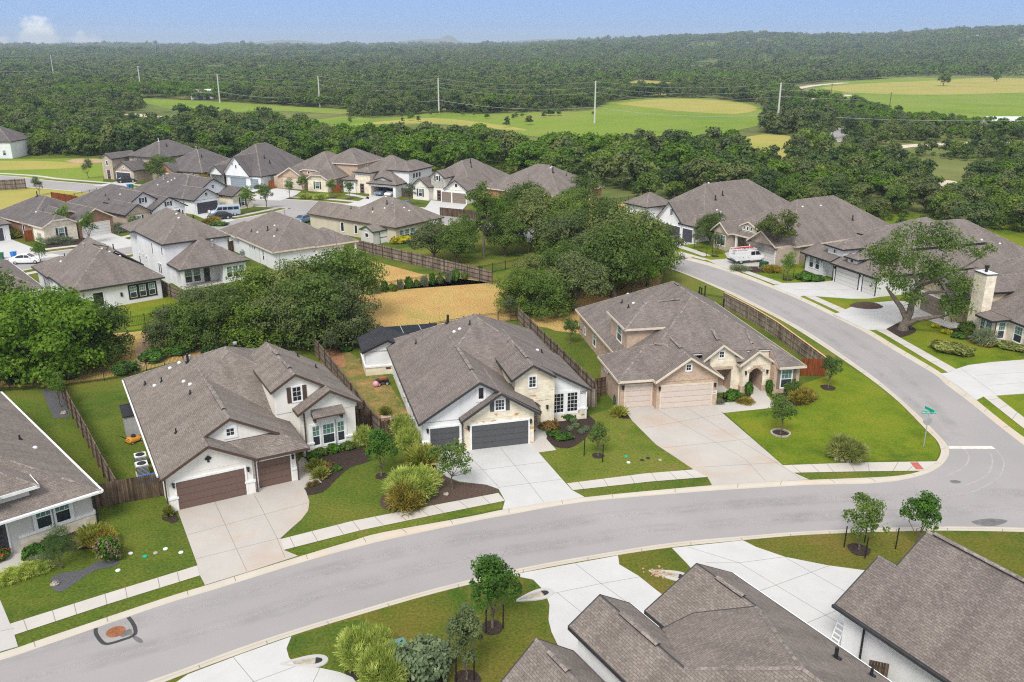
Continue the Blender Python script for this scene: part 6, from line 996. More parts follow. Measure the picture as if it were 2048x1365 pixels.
for p in ((1140, 862), (1152, 856), (1162, 868), (1172, 862), (1148, 846)): shrub('round', p, .34, .42, 'small round clipped shrub in the front bed of the limestone house', group='small round shrubs by the limestone house')
for i in range(15):
    t = i/14; shrub(('dark', 'sage', 'leafy')[i % 3], (738+t*222, 590-t*36), .5+.15*(i % 2), 1.4+.3*(i % 3), 'hedge plant along the iron fence between the two dry fields', 'hedge_plant', 'shrub', 'hedge plants along the iron fence')
for p, k in (((60, 752), 1.4), ((130, 756), 1.3), ((30, 764), 1.), ((250, 744), 1.2), ((310, 720), 1.3), ((360, 706), 1.2), ((430, 704), 1.2), ((700, 690), 1.0)): shrub(('leafy', 'dark')[int(p[0]) % 2], p, k*1.3, k, 'wild green undergrowth bush behind the iron fence', 'undergrowth_bush', 'shrub', 'undergrowth bushes behind the iron fence')
# --- the woodland
def inside(x, y, poly):
    r = np.zeros(len(x), bool); n = len(poly); j = n-1
    for i in range(n):
        xi, yi = poly[i]; xj, yj = poly[j]
        if yi != yj: r ^= ((yi > y) != (yj > y)) & (x < (xj-xi)*(y-yi)/(yj-yi)+xi)
        j = i
    return r
ESTATE = [(-400, 312), (0, 314), (206, 314), (300, 325), (420, 326), (560, 332), (700, 341), (850, 347), (1000, 356), (1110, 368), (1230, 380), (1300, 405), (1340, 402), (1440, 405), (1545, 425), (1640, 425), (1765, 462), (1850, 462), (1930, 490), (2000, 470), (2100, 480), (2500, 520), (2500, 1500), (-400, 1500)]
ROADS = [[(1745, 296), (1830, 283), (2400, 275), (2400, 302), (1830, 310), (1750, 320)], [(1855, 352), (1925, 357), (1938, 398), (1920, 416), (1865, 412), (1850, 395)], [(1562, 172), (1700, 160), (1760, 226), (1700, 216), (1600, 208), (1562, 190)], [(1652, 250), (1690, 252), (1690, 326), (1652, 326)], [(240, 222), (360, 238), (360, 276), (240, 262)], [(1255, 322), (1300, 318), (1360, 330), (1350, 345), (1260, 345)], [(1290, 372), (1320, 360), (1350, 372), (1330, 400), (1290, 400)], [(1225, 160), (1310, 180), (1300, 192), (1220, 172)]]
pts = []
for d0, d1, per, s0 in ((150, 330, 21, .92), (150, 480, 11, .30), (330, 620, 24, .92), (620, 1150, 31, .95), (1150, 2200, 58, 1.25), (2200, 4200, 165, 1.9), (4200, 9500, 1000, 3.6)):
    n = int(.66*(d1*d1-d0*d0)/per); a = RNG.uniform(-.66, .66, n); d = np.sqrt(RNG.uniform(d0*d0, d1*d1, n)); x, y = d*np.sin(a), d*np.cos(a)
    z = np.full(n, -.16) if d1 <= 1150 else np.array([terrain(p, q) for p, q in zip(x, y)])
    zc = y*cT-(z-CH)*sT; yc = y*sT+(z-CH)*cT; px, py = 1024+F*x/zc, 682.5-F*yc/zc; ok = (px > -330) & (px < 2380)
    if d0 < 1150:
        ok &= ~inside(px, py, ESTATE)
        for q in FIELD_EX+ROADS: ok &= ~inside(px, py, q)
    nz = np.sin(x*.021+2*np.sin(y*.008))*np.sin(y*.013+1.7*np.sin(x*.011)); nz = nz*.7+.5*np.sin(x*.06+3*np.sin(y*.021))*np.sin(y*.047+2*np.sin(x*.03)); keep = nz < ((.84 if d0 < 330 else .66) if d0 < 1150 else .52); ok &= keep
    sc_ = s0*RNG.uniform(.62, 1.28, n)
    if d0 >= 1150:
        az = a*d0**0; pn = np.sin(az*61+2*np.sin(d*.0016))*np.sin(d*.0031+3*np.sin(az*23)); sc_ = np.where(pn > .45, sc_*.28, sc_*(1+.25*pn))
    sc_ = np.where((px > 1500) & (py > 330) & (d < 330), sc_*.7, np.where((px > 1660) & (py > 222) & (d < 620), sc_*.72, sc_))
    for arr in zip(x[ok], y[ok], z[ok], sc_[ok], d[ok]): pts.append(arr)
for px, py, s in ((1886, 172, 1.5), (1993, 163, 1.0)): q = G(px, py); pts.append((q.x, q.y, -.16, s, 200.))    # lone oaks in the right meadow
for i in range(90):                                    # young trees scattered along the near edge of the meadow
    px, py = random.uniform(690, 1200), random.uniform(226, 262)
    if random.random() < (1-(py-226)/36): q = G(px, py); pts.append((q.x, q.y, -.16, random.uniform(.25, .5), 460.))
pts = np.array(pts); pts = pts[np.argsort(pts[:, 4])]; NI = 190; vis = np.array([PX(p[0], p[1]) for p in pts[:900]]); inview = np.where((vis[:, 0] > -40) & (vis[:, 0] < 2090))[0][:NI]
KN = [('dark green live oak in the near edge of the woodland behind the houses', 'dark woodland oaks'), ('grey-green oak in the near edge of the woodland behind the houses', 'grey-green woodland oaks'), ('blackish green cedar in the near edge of the woodland behind the houses', 'woodland cedars'), ('dark green live oak in the near edge of the woodland behind the houses', 'dark woodland oaks'), ('bright green oak in the near edge of the woodland behind the houses', 'bright woodland oaks'), ('grey-green oak in the near edge of the woodland behind the houses', 'grey-green woodland oaks')]
for i in inview:
    p = pts[i]; q = int(RNG.choice(6, p=[.24, .2, .16, .2, .08, .12])); l, g = KN[q]
    if p[4] == 200.: l, g = 'lone dark oak standing in the bright meadow on the right', 'lone oaks in the right meadow'
    place('cedar_tree' if q == 2 and p[4] != 200. else 'oak_tree', l, 'tree', 'wood%d' % (0 if p[4] == 200. else q), loc=(p[0], p[1], p[2]), s=p[3], group=g)
rest = np.delete(pts, inview, 0)
FK = bpy.data.collections.new('forest_kinds'); K2 = []
for i in range(12):
    far_ = i >= 6; j = i % 6; tm, cm = proto(80+i, 7.2+.5*(j % 3), 3.8, .9, .2, 6, 900 if not far_ else 170, .75 if not far_ else 1.65, ('oak', 'oak_grey', 'cedar_green', 'oak', 'oak_bright', 'oak_grey')[j], clumps=9)
    o = bpy.data.objects.new('tree_kind_%02d' % i, cm); FK.objects.link(o)
def forest(name, P, label, kinds):
    me = bpy.data.meshes.new(name); n = len(P); me.vertices.add(n); me.vertices.foreach_set('co', P[:, :3].ravel().astype(np.float32))
    for nm, ty, val in (('idx', 'INT', kinds), ('scl', 'FLOAT', P[:, 3]), ('rz', 'FLOAT', RNG.uniform(0, 6.28, n))):
        a = me.attributes.new(nm, ty, 'POINT'); a.data.foreach_set('value', np.ascontiguousarray(val, dtype=np.int32 if ty == 'INT' else np.float32))
    o = link(name, me); o['kind'] = 'stuff'; tag(o, label, 'woodland')
    ng = bpy.data.node_groups.new(name, 'GeometryNodeTree'); ng.interface.new_socket('Geometry', in_out='INPUT', socket_type='NodeSocketGeometry'); ng.interface.new_socket('Geometry', in_out='OUTPUT', socket_type='NodeSocketGeometry')
    N, Lk = ng.nodes, ng.links; gi, go = N.new('NodeGroupInput'), N.new('NodeGroupOutput'); ip = N.new('GeometryNodeInstanceOnPoints'); ci = N.new('GeometryNodeCollectionInfo')
    ci.inputs['Collection'].default_value = FK; ci.inputs['Separate Children'].default_value = True; ci.inputs['Reset Children'].default_value = True; ip.inputs['Pick Instance'].default_value = True
    def attr(nm, ty): a = N.new('GeometryNodeInputNamedAttribute'); a.data_type = ty; a.inputs['Name'].default_value = nm; return a.outputs['Attribute']
    cx = N.new('ShaderNodeCombineXYZ'); Lk.new(attr('rz', 'FLOAT'), cx.inputs['Z']); Lk.new(gi.outputs[0], ip.inputs['Points']); Lk.new(ci.outputs[0], ip.inputs['Instance']); Lk.new(attr('idx', 'INT'), ip.inputs['Instance Index']); Lk.new(cx.outputs[0], ip.inputs['Rotation']); Lk.new(attr('scl', 'FLOAT'), ip.inputs['Scale']); Lk.new(ip.outputs[0], go.inputs[0])
    md = o.modifiers.new('trees', 'NODES'); md.node_group = ng; return o
kd = RNG.choice(6, len(rest), p=[.24, .22, .16, .2, .06, .12]); pz_ = np.sin(rest[:, 0]*.013+2*np.sin(rest[:, 1]*.004))*np.sin(rest[:, 1]*.009+rest[:, 0]*.004); kd = np.where((pz_ > .55) & (RNG.random(len(rest)) < .6), 4, kd); kd = np.where((rest[:, 4] > 1150) & (rest[:, 3] < .75), 4, kd); kd = np.where(rest[:, 4] > 700, kd+6, kd)
nearf = rest[:, 4] < 1150
forest('woodland', rest[nearf], 'dense green oak and cedar woodland around the meadows', kd[nearf]); forest('far_woodland', rest[~nearf], 'distant bluish woodland rolling to the horizon', kd[~nearf])
print('trees', len(pts))
# ---------------------------------------------------------------- fences
def wood_fence(px, h, label, mat='grey_fence', cap=None, rails=None, post='brown_fence', gate=False, name='wooden_fence'):
    pts = GL(px); o = empty(name, pts[0], 0, label, 'fence'); m = MB(); P = MB(); org = pts[0]; pts = [p-org for p in pts]; rg = random.Random(len(label)); acc = 0
    for a, b in zip(pts[:-1], pts[1:]):
        d = b-a; L = d.length; d.normalize(); n = Vector((-d.y, d.x, 0)); k = int(L/.142)
        for i in range(k):
            hh = h+rg.uniform(-.02, .02); w0, w1 = i*L/k+.004, (i+1)*L/k-.004; M = Matrix(((d.x, n.x, 0, a.x), (d.y, n.y, 0, a.y), (0, 0, 1, 0), (0, 0, 0, 1))); m.box(w0, -.01+rg.uniform(-.004, .004), .03, w1, .012, hh, mat, M)
        M = Matrix(((d.x, n.x, 0, a.x), (d.y, n.y, 0, a.y), (0, 0, 1, 0), (0, 0, 0, 1)))
        for z in (.35, h*.52, h-.3): m.box(0, -.055 if rails != 'back' else .016, z, L, -.014 if rails != 'back' else .06, z+.09, post, M)
        if cap: m.box(-.02, -.08, h+.02, L+.02, .08, h+.065, cap, M)
        np_ = max(1, round(L/2.4))
        for i in range(np_+(b is pts[-1])): P.append if 0 else None; pm = MB(); x = i*L/np_; pm.box(x-.05, -.12, 0, x+.05, -.02, h+.06, post, M) if rails != 'back' else pm.box(x-.05, .02, 0, x+.05, .12, h+.02, post, M); pm.obj('post', o)
    m.obj('boards', o); return o
def iron_fence(px, h, label, step=.14):
    pts = GL(px); o = empty('iron_fence', pts[0], 0, label, 'fence'); m = MB(); org = pts[0]; pts = [p-org for p in pts]
    for a, b in zip(pts[:-1], pts[1:]):
        d = b-a; L = d.length; d.normalize(); n = Vector((-d.y, d.x, 0)); M = Matrix(((d.x, n.x, 0, a.x), (d.y, n.y, 0, a.y), (0, 0, 1, 0), (0, 0, 0, 1)))
        for z in (.12, h-.2, h-.04): m.box(0, -.016, z, L, .016, z+.035, 'iron', M)
        for i in range(1, int(L/step)): m.box(i*step-.010, -.010, .06, i*step+.010, .010, h, 'iron', M, 'd')
        k = max(1, round(L/2.4))
        for i in range(k+(b is pts[-1])): pm = MB(); x = i*L/k; pm.box(x-.035, -.035, 0, x+.035, .035, h+.1, 'iron', M); pm.box(x-.05, -.05, h+.1, x+.05, .05, h+.14, 'iron', M); pm.obj('post', o)
    m.obj('bars', o); return o
wood_fence([(119, 781), (148, 838), (180, 896), (210, 955), (239, 1006)], 1.95, 'weathered wooden fence running back between the grey stucco house and the white house')
wood_fence([(184.7, 1019.5), (239, 1008), (327, 992)], 1.9, 'dark brown wooden gate fence between the grey stucco house and the white house', 'brown_fence', rails='back')
wood_fence([(629, 707), (665, 752), (705, 806), (745, 862), (764, 880)], 1.95, 'weathered wooden fence between the white house and the patchy side yard', rails=None)
wood_fence([(709, 855), (743, 862)], 1.9, 'short brown wooden fence at the right corner of the white house', 'brown_fence', rails='back'); wood_fence([(764, 880), (806, 871)], 1.7, 'short dark wooden gate left of the limestone house', 'brown_fence', rails='back')
wood_fence([(1036, 645), (1090, 700), (1142, 752), (1190, 801)], 1.95, 'long weathered wooden fence between the limestone house and the brick corner house'); wood_fence([(1168, 816), (1193, 815), (1190, 800)], 1.85, 'short grey wooden fence at the right corner of the limestone house', rails='back'); wood_fence([(1190, 795), (1209, 791)], 1.9, 'open brown wooden gate beside the brick corner house', 'brown_fence')
wood_fence([(1447, 614), (1497, 641), (1550, 674), (1601, 713), (1651, 752)], 1.85, 'long curved wooden fence with pale stains along the side street', 'pale_fence', 'fence_cap', None, 'grey_fence')
wood_fence([(1601, 752), (1650, 752.5)], 1.85, 'new red-stained wooden fence at the end of the curved fence', 'red_fence', rails='back', post='red_fence')
wood_fence([(710, 501), (766, 515), (824, 529), (889, 545), (985, 569)], 1.9, 'grey wooden fence between the beige house and the dry yard', rails=None); wood_fence([(327, 588), (360, 605), (392, 616)], 1.8, 'wooden fence between the white hip-roofed house and the two-storey house')
wood_fence([(105, 402), (132, 406), (158, 411)], 1.9, 'red wooden fence behind the red brick ranch house', 'red_fence', post='red_fence'); wood_fence([(-30, 383), (53, 378.5)], 2.4, 'dark grey screen fence beside the far street at the left edge', 'metal_grey' if 0 else 'grey_fence'); wood_fence([(52, 484), (68, 482)], 1.9, 'orange-brown wooden gate beside the red brick ranch house', 'red_fence', rails='back', post='red_fence'); wood_fence([(212, 459), (220, 456)], 1.9, 'red wooden gate between the red brick ranch and the stone bay', 'red_fence', rails='back', post='red_fence')
wood_fence([(538, 378), (549, 378)], 1.9, 'orange wooden gate between two houses of the far row', 'red_fence', rails='back', post='red_fence'); wood_fence([(665, 386), (681, 387)], 1.9, 'red-brown wooden gate left of the white house with the open garage', 'red_fence', rails='back', post='red_fence'); wood_fence([(797, 393), (829, 396)], 1.9, 'brown wooden fence right of the open garage', 'brown_fence', rails='back'); wood_fence([(460, 505), (484, 498)], 1.8, 'brown wooden gate beside the two-storey house', 'brown_fence', rails='back'); wood_fence([(283, 536), (300, 533)], 1.8, 'dark wooden gate left of the two-storey house', 'brown_fence', rails='back')
wood_fence([(880, 432), (960, 440), (1050, 452), (1110, 462)], 1.7, 'brown wooden fence along the far street behind the oaks', 'brown_fence', rails='back')
iron_fence([(-60, 791), (20, 782), (84, 779), (134, 772.6), (209, 762), (257, 754), (330, 738), (440, 712), (560, 703), (628, 702)], 1.3, 'long black iron fence along the back of the lawns on the left'); iron_fence([(690, 702), (755, 690), (860, 668), (960, 650), (1032, 642)], 1.3, 'black iron fence between the limestone house and the dry field')
iron_fence([(560, 613), (640, 602), (736, 589), (853, 570.5), (932, 555), (985, 546), (1060, 530)], 1.35, 'black iron fence with hedge plants between the two dry fields', .2); iron_fence([(1150, 421), (1195, 414), (1240, 409), (1289, 402)], 1.4, 'black iron fence beside the orange brick house', .25); iron_fence([(1396, 604), (1447, 613)], 1.3, 'short black iron fence at the start of the curved wooden fence'); iron_fence([(250, 657), (330, 642), (400, 628)], 1.3, 'black iron fence behind the bright green back lawn', .2); iron_fence([(135, 403), (165, 396), (195, 389)], 1.3, 'thin iron fence behind the stone bay house', .3)
for p in ((1398, 600), (1402, 602), (1409, 598), (1446, 625)): m = MB(); m.tube([(0, 0, 0), (0, 0, 1.7)], .09, 'iron', 8); m.lathe([(.14, 1.7), (.14, 1.78), (0, 1.82)], 'iron'); o = m.obj('fence_post'); o.location = G(*p); tag(o, 'thick dark post by the short iron fence behind the brick corner house', 'post', 'thick dark posts by the short iron fence')
# ---------------------------------------------------------------- vehicles
def wheels(o, xs, hw, r, w=.22):
    for x in xs:
        for sgn in (1, -1):
            m = MB(); M = Matrix.Translation((x, sgn*(hw-w/2), r)) @ Matrix.Rotation(pi/2, 4, 'X'); n0 = len(m.v); m.lathe([(0, -w/2), (r*.7, -w/2), (r, -w/2+.03), (r, w/2-.03), (r*.7, w/2), (0, w/2)], 'rubber', n=18); m.v = [tuple(M @ Vector(v)) for v in m.v]; wl_ = m.obj('wheel', o)
            m = MB(); m.lathe([(r*.62, 0), (r*.55, .02), (.06, .012), (0, .02)], 'metal_grey', n=14); y = sgn*(hw+.004); M = Matrix.Translation((x, y, r)) @ Matrix.Rotation(-sgn*pi/2, 4, 'X'); m.v = [tuple(M @ Vector(v)) for v in m.v]; m.obj('rim', wl_)
def loft(m, secs, mat, lin=False):                                 # cross sections along x: (x, half width bottom, half width top, z bottom, z top)
    R = []
    for x, wb, wt, z0, z1 in secs:
        zm = z0+(z1-z0)*.55; w2, w5, w0 = (wb+(wt-wb)*.2, wb+(wt-wb)*.55, wb) if lin else (wb, wb, wb*.93)
        R.append([(x, -w0, z0), (x, -w2, z0+(z1-z0)*.2), (x, -w5, zm), (x, -wt, z1-.03), (x, -wt*.8, z1), (x, wt*.8, z1), (x, wt, z1-.03), (x, w5, zm), (x, w2, z0+(z1-z0)*.2), (x, w0, z0)])
    for a, b in zip(R[:-1], R[1:]):
        for i in range(10): m.poly([a[i], a[(i+1) % 10], b[(i+1) % 10], b[i]], mat)
    m.poly(R[0][::-1], mat); m.poly(R[-1], mat)
def side_glass(m, pts, yf):
    for sgn in (1, -1): q = [(x, sgn*yf(z), z) for x, z in pts]; m.poly(q if sgn < 0 else q[::-1], 'glass_black')
def sedan(px, head, label, paint, s=1.):
    o = empty('parked_car', G(*px)+Vector((0, 0, .05)), radians(head), label, 'car', scale=s); b = MB()
    loft(b, [(-2.3, .72, .62, .42, .82), (-2.2, .86, .8, .28, .96), (-1.5, .9, .84, .2, 1.0), (0, .91, .86, .18, .98), (1.2, .9, .84, .2, .94), (2.0, .86, .76, .26, .84), (2.3, .7, .58, .36, .66)], paint)
    loft(b, [(-1.9, .72, .6, .92, .99), (-1.25, .78, .58, .92, 1.36), (-.5, .8, .6, .92, 1.46), (.2, .8, .6, .92, 1.44), (1.1, .74, .6, .9, 1.0)], paint, True); b.obj('body', o, False)
    yf = lambda z: .83-(z-.92)*.385; g = MB(); side_glass(g, [(-1.45, 1.0), (-.15, 1.0), (-.15, 1.38), (-.5, 1.4), (-1.1, 1.3)], yf); side_glass(g, [(-.08, 1.0), (.85, 1.0), (.3, 1.36), (-.08, 1.38)], yf)
    g.poly([(1.02, -.62, 1.04), (1.02, .62, 1.04), (.28, .52, 1.44), (.28, -.52, 1.44)], 'glass_black'); g.poly([(-1.9, .6, 1.02), (-1.9, -.6, 1.02), (-1.3, -.5, 1.375), (-1.3, .5, 1.375)], 'glass_black'); g.obj('window', o)
    for sgn in (1, -1):
        m = MB(); m.box(2.08, sgn*.62-.16, .56, 2.24, sgn*.62+.16, .7, 'metal_white'); m.obj('headlight', o); m = MB(); m.box(-2.3, sgn*.64-.15, .68, -2.17, sgn*.64+.15, .86, 'tail_red'); m.obj('tail_light', o); m = MB(); m.box(.7, sgn*.95-.09, .98, .84, sgn*.95+.09, 1.1, paint); m.obj('mirror', o)
    wheels(o, (-1.4, 1.42), .9, .33); return o
sedan((55, 527), 8, 'white sedan parked at the kerb behind the white hip-roofed house', 'car_white'); sedan((440, 439), -152, 'dark sedan with red tail lights parked beside the silver van', 'car_black'); sedan((254, 365.5), 22, 'black car on the drive of the two-storey tan brick house', 'car_black'); sedan((605, 446), -120, 'pale blue car at the kerb partly hidden by a roof', 'car_blue')
for u, paint, l in ((9.9, 'car_blue', 'blue car inside the open garage'), (12.5, 'car_white', 'white car inside the open garage beside the blue one')):
    o = sedan((0, 900), 0, l, paint); o.location = HK5.wpt(u, .4, .07); o.rotation_euler[2] = HK5.ang-pi/2
o = empty('van', G(452, 432)+Vector((0, 0, .05)), radians(-160), 'silver-blue passenger van parked in front of the white house with the cream bay', 'van'); b = MB()
loft(b, [(-2.8, .95, .85, .4, 2.0), (-2.7, 1.0, .86, .3, 2.1), (1.0, 1.0, .86, .3, 2.12), (1.4, 1.0, .84, .3, 2.0), (2.1, .98, .8, .3, 1.2), (2.75, .9, .74, .35, 1.05)], 'van_silver'); b.obj('body', o); g = MB(); yf = lambda z: 1.012-(z-1.2)*.12
for x0, x1 in ((-2.5, -1.5), (-1.4, -.4), (-.3, .5)): side_glass(g, [(x0, 1.28), (x1, 1.28), (x1, 1.85), (x0, 1.85)], yf)
side_glass(g, [(.6, 1.28), (1.7, 1.28), (1.35, 1.85), (.6, 1.85)], yf); g.poly([(2.06, -.78, 1.26), (2.06, .78, 1.26), (1.46, .72, 1.97), (1.46, -.72, 1.97)], 'glass_black'); g.poly([(-2.83, .75, 1.3), (-2.83, -.75, 1.3), (-2.8, -.7, 1.85), (-2.8, .7, 1.85)], 'glass_black'); g.obj('window', o); wheels(o, (-1.7, 1.75), .98, .36)
for sgn in (1, -1): m = MB(); m.box(-2.86, sgn*.85-.08, .9, -2.75, sgn*.85+.08, 1.25, 'tail_red'); m.obj('tail_light', o)
o = empty('service_truck', G(1494, 525)+Vector((0, 0, .05)), radians(20), 'white service truck with tool lockers and a red ladder on its roof rack', 'truck', scale=1.02); b = MB()
loft(b, [(-.1, .98, .92, .45, 1.15), (.0, 1.0, .95, .4, 1.2), (1.8, 1.0, .94, .4, 1.2), (2.9, .98, .9, .42, 1.16), (3.1, .92, .82, .5, 1.02)], 'car_white'); loft(b, [(-.05, .95, .8, 1.1, 1.88), (.2, .95, .8, 1.1, 1.92), (1.2, .95, .78, 1.1, 1.9), (1.95, .92, .84, 1.1, 1.25)], 'car_white', True); b.obj('body', o)
b = MB(); b.box(-2.7, -1.02, .55, -.15, -.6, 1.42, 'car_white'); b.box(-2.7, .6, .55, -.15, 1.02, 1.42, 'car_white'); b.box(-2.7, -.6, .6, -.15, .6, .8, 'metal_grey'); b.box(-2.72, -.6, .8, -2.62, .6, 1.3, 'car_white'); b.box(-2.68, -1.0, 1.42, -.16, -.55, 1.9, 'car_white'); b.box(-2.68, .55, 1.42, -.16, 1.0, 1.9, 'car_white'); bed = b.obj('service_bed', o)
for sgn in (1, -1):
    for x in (-2.55, -1.75, -.9): m = MB(); m.box(x, sgn*1.02-.012, .72, x+.68, sgn*1.02+.012, 1.34, 'metal_white'); m.box(x+.28, sgn*1.02-.022, 1.0, x+.42, sgn*1.02+.022, 1.06, 'metal_black'); m.obj('locker_door', bed)
m = MB(); m.box(-2.95, -.98, .45, -2.72, .98, .62, 'metal_black'); m.obj('bumper', o); m = MB()
for x in (-2.5, -.6, .8): m.box(x-.03, -.9, 2.2, x+.03, .9, 2.26, 'metal_white'); m.box(x-.03, -.93, 1.85, x+.03, -.87, 2.26, 'metal_white'); m.box(x-.03, .87, 1.85, x+.03, .93, 2.26, 'metal_white')
for y in (-.9, .9): m.box(-2.6, y-.025, 2.2, 1.0, y+.025, 2.25, 'metal_white')
m.obj('roof_rack', o); g = MB(); yf = lambda z: .975-(z-1.1)*.185; side_glass(g, [(.0, 1.25), (.72, 1.25), (.72, 1.8), (.0, 1.8)], yf); side_glass(g, [(.8, 1.25), (1.75, 1.25), (1.3, 1.78), (.8, 1.8)], yf); g.poly([(1.92, -.72, 1.3), (1.92, .72, 1.3), (1.26, .68, 1.86), (1.26, -.68, 1.86)], 'glass_black'); g.obj('window', o); wheels(o, (-1.75, 2.25), 1.0, .4)
for sgn in (1, -1): m = MB(); m.box(3.0, sgn*.7-.16, .82, 3.08, sgn*.7+.16, .98, 'metal_white'); m.obj('headlight', o)
m = MB()
for y in (-.2, .2): m.box(-2.6, y-.03, .0, .9, y+.03, .09, 'toy_red')
for i in range(12): m.box(-2.5+i*.3, -.2, .03, -2.46+i*.3, .2, .07, 'toy_red')
m.box(-2.6, .3, 0, .3, .36, .08, 'metal_white'); ld = m.obj('ladder'); ld.location = G(1494, 525)+Vector((0, 0, .05+2.31)); ld.rotation_euler[2] = radians(20); tag(ld, 'red extension ladder lying on the rack of the white service truck', 'ladder')
# ---------------------------------------------------------------- street furniture and small things
def thing(name, label, cat, px, rz=0, group=None, z=0.): return empty(name, G(*px)+Vector((0, 0, z)), radians(rz), label, cat, group)
o = thing('street_sign', 'street name sign and stop sign seen from behind on one pole at the corner', 'sign', (1847, 894), 0); m = MB(); m.tube([(0, 0, 0), (0, 0, 3.3)], .04, 'metal_grey', 8); m.obj('pole', o)
m = MB(); oc = [(.38*cos(pi/8+i*pi/4), .38*sin(pi/8+i*pi/4)) for i in range(8)]; m.poly([(x, -.045, 2.35+z) for x, z in oc], 'sign_back'); m.poly([(x, -.065+.045+.045, 2.35+z) for x, z in oc][::-1], 'tail_red'); 
for i in range(8): a, c = oc[i], oc[(i+1) % 8]; m.poly([(a[0], -.045, 2.35+a[1]), (a[0], .025, 2.35+a[1]), (c[0], .025, 2.35+c[1]), (c[0], -.045, 2.35+c[1])], 'sign_back')
m.obj('stop_plate', o)
def text(body, size, parent, loc, rot, mat='sign_white'):
    cu = bpy.data.curves.new('lettering', 'FONT'); cu.body = body; cu.size = size; cu.align_x = 'CENTER'; cu.align_y = 'CENTER'; cu.extrude = .004; t = bpy.data.objects.new('lettering', cu); COL.objects.link(t)
    dg = bpy.context.evaluated_depsgraph_get(); me = bpy.data.meshes.new_from_object(t.evaluated_get(dg)); bpy.data.objects.remove(t); me.materials.clear(); me.materials.append(MATS[mat]); q = link('lettering', me, parent); q.location = loc; q.rotation_euler = rot; return q
b = MB(); b.box(-.62, -.02, 3.02, .62, .02, 3.27, 'sign_green'); pl = b.obj('name_plate', o); text('Wild Grable Dr', .2, pl, (0, -.028, 3.145), (pi/2, 0, 0)); text('Wild Grable Dr', .2, pl, (0, .028, 3.145), (pi/2, 0, pi)); b = MB(); b.box(-.02, -.5, 3.3, .02, .5, 3.52, 'sign_green'); b.obj('name_plate', o).rotation_euler = (0, 0, .35)
for px, sc_, rz, mt, l in ((796, 1322), (1.0,) * 1, 25, 'utility_green', 'teal green utility box between the shrubs on the south lawn'), ((1527, 537), (1.0,), -50, 'utility_dark', 'dark green utility box on a pad near the white truck'):
    o = thing('utility_box', l, 'utility box', px, rz); m = MB(); m.box(-.62, -.6, 0, .62, .6, .1, 'walk_concrete'); m.obj('pad', o); m = MB(); m.box(-.5, -.48, .1, .5, .48, .95, mt); m.box(-.54, -.52, .95, .54, .52, 1.03, mt); m.box(-.02, -.5, .15, .02, -.481, .9, 'metal_black'); m.box(.08, -.5, .5, .2, -.481, .62, 'metal_grey'); m.obj('cabinet', o)
def bin_(px, mt, l, rz=0):
    o = thing('wheeled_bin', l, 'bin', px, rz); m = MB(); 
    P = [(-.26, -.26), (.26, -.26), (.26, .3), (-.26, .3)]; Q = [(-.32, -.33), (.32, -.33), (.32, .38), (-.32, .38)]
    for i in range(4): a, c, d, e = P[i], P[(i+1) % 4], Q[(i+1) % 4], Q[i]; m.poly([(*a, .05), (*c, .05), (*d, 1.0), (*e, 1.0)], mt)
    m.obj('body', o); m = MB(); m.box(-.34, -.37, 1.0, .34, .42, 1.07, mt); m.box(-.2, .42, .98, .2, .47, 1.03, 'metal_black'); m.obj('lid', o); m = MB(); m.tube([(-.33, .33, .12), (.33, .33, .12)], .12, 'rubber', 10); m.obj('wheel', o)
for px, mt, l in (((3, 519), 'bin_green', 'green wheeled bin beside the blue one behind the white car'), ((28, 517), 'bin_blue', 'blue wheeled bin behind the white car'), ((258, 378), 'bin_blue', 'blue wheeled bin at the kerb of the far street below the black car'), ((264, 378), 'bin_green', 'green wheeled bin at the kerb of the far street below the black car'), ((487, 395), 'bin_green', 'green wheeled bin at the drive of the house with blue-grey garage doors'), ((497, 396), 'bin_blue', 'blue wheeled bin at the drive of the house with blue-grey garage doors'), ((813, 412), 'bin_blue', 'blue wheeled bin on the lawn right of the open garage')): bin_(px, mt, l, random.uniform(-20, 20))
def ac(px, rz, l):
    o = thing('air_conditioner', l, 'air conditioner', px, rz); m = MB(); m.box(-.5, -.5, 0, .5, .5, .08, 'walk_concrete'); m.obj('pad', o); m = MB(); m.box(-.42, -.42, .08, .42, .42, .85, 'metal_grey'); m.box(-.44, -.44, .85, .44, .44, .92, 'metal_white')
    for k in range(6): m.box(-.43, -.435, .16+k*.11, .43, .435, .19+k*.11, 'metal_black')
    m.obj('casing', o); m = MB(); m.lathe([(.36, .925), (.34, .95), (.1, .95), (0, .96)], 'metal_black', n=16); m.obj('fan_grille', o)
ac((286, 948), 28, 'grey air conditioner beside the side wall of the white house'); ac((283, 930), 28, 'second air conditioner farther back along the side wall of the white house'); ac((640, 470), -40, 'air conditioner beside the beige house'); ac((487, 512), 30, 'air conditioner behind the brown gate of the two-storey house'); ac((1160, 688), 12, 'air conditioner behind the brick corner house') if 0 else None
o = thing('wading_pool', 'blue plastic tub on the grass beside the air conditioner', 'tub', (297, 962), 28); m = MB(); m.box(-.7, -.4, 0, .7, .4, .06, 'toy_blue'); m.box(-.7, -.4, .06, .7, -.34, .4, 'toy_blue'); m.box(-.7, .34, .06, .7, .4, .4, 'toy_blue'); m.box(-.7, -.34, .06, -.64, .34, .4, 'toy_blue'); m.box(.64, -.34, .06, .7, .34, .4, 'toy_blue'); m.box(-.64, -.34, .3, .64, .34, .33, 'metal_grey'); m.obj('tub', o)
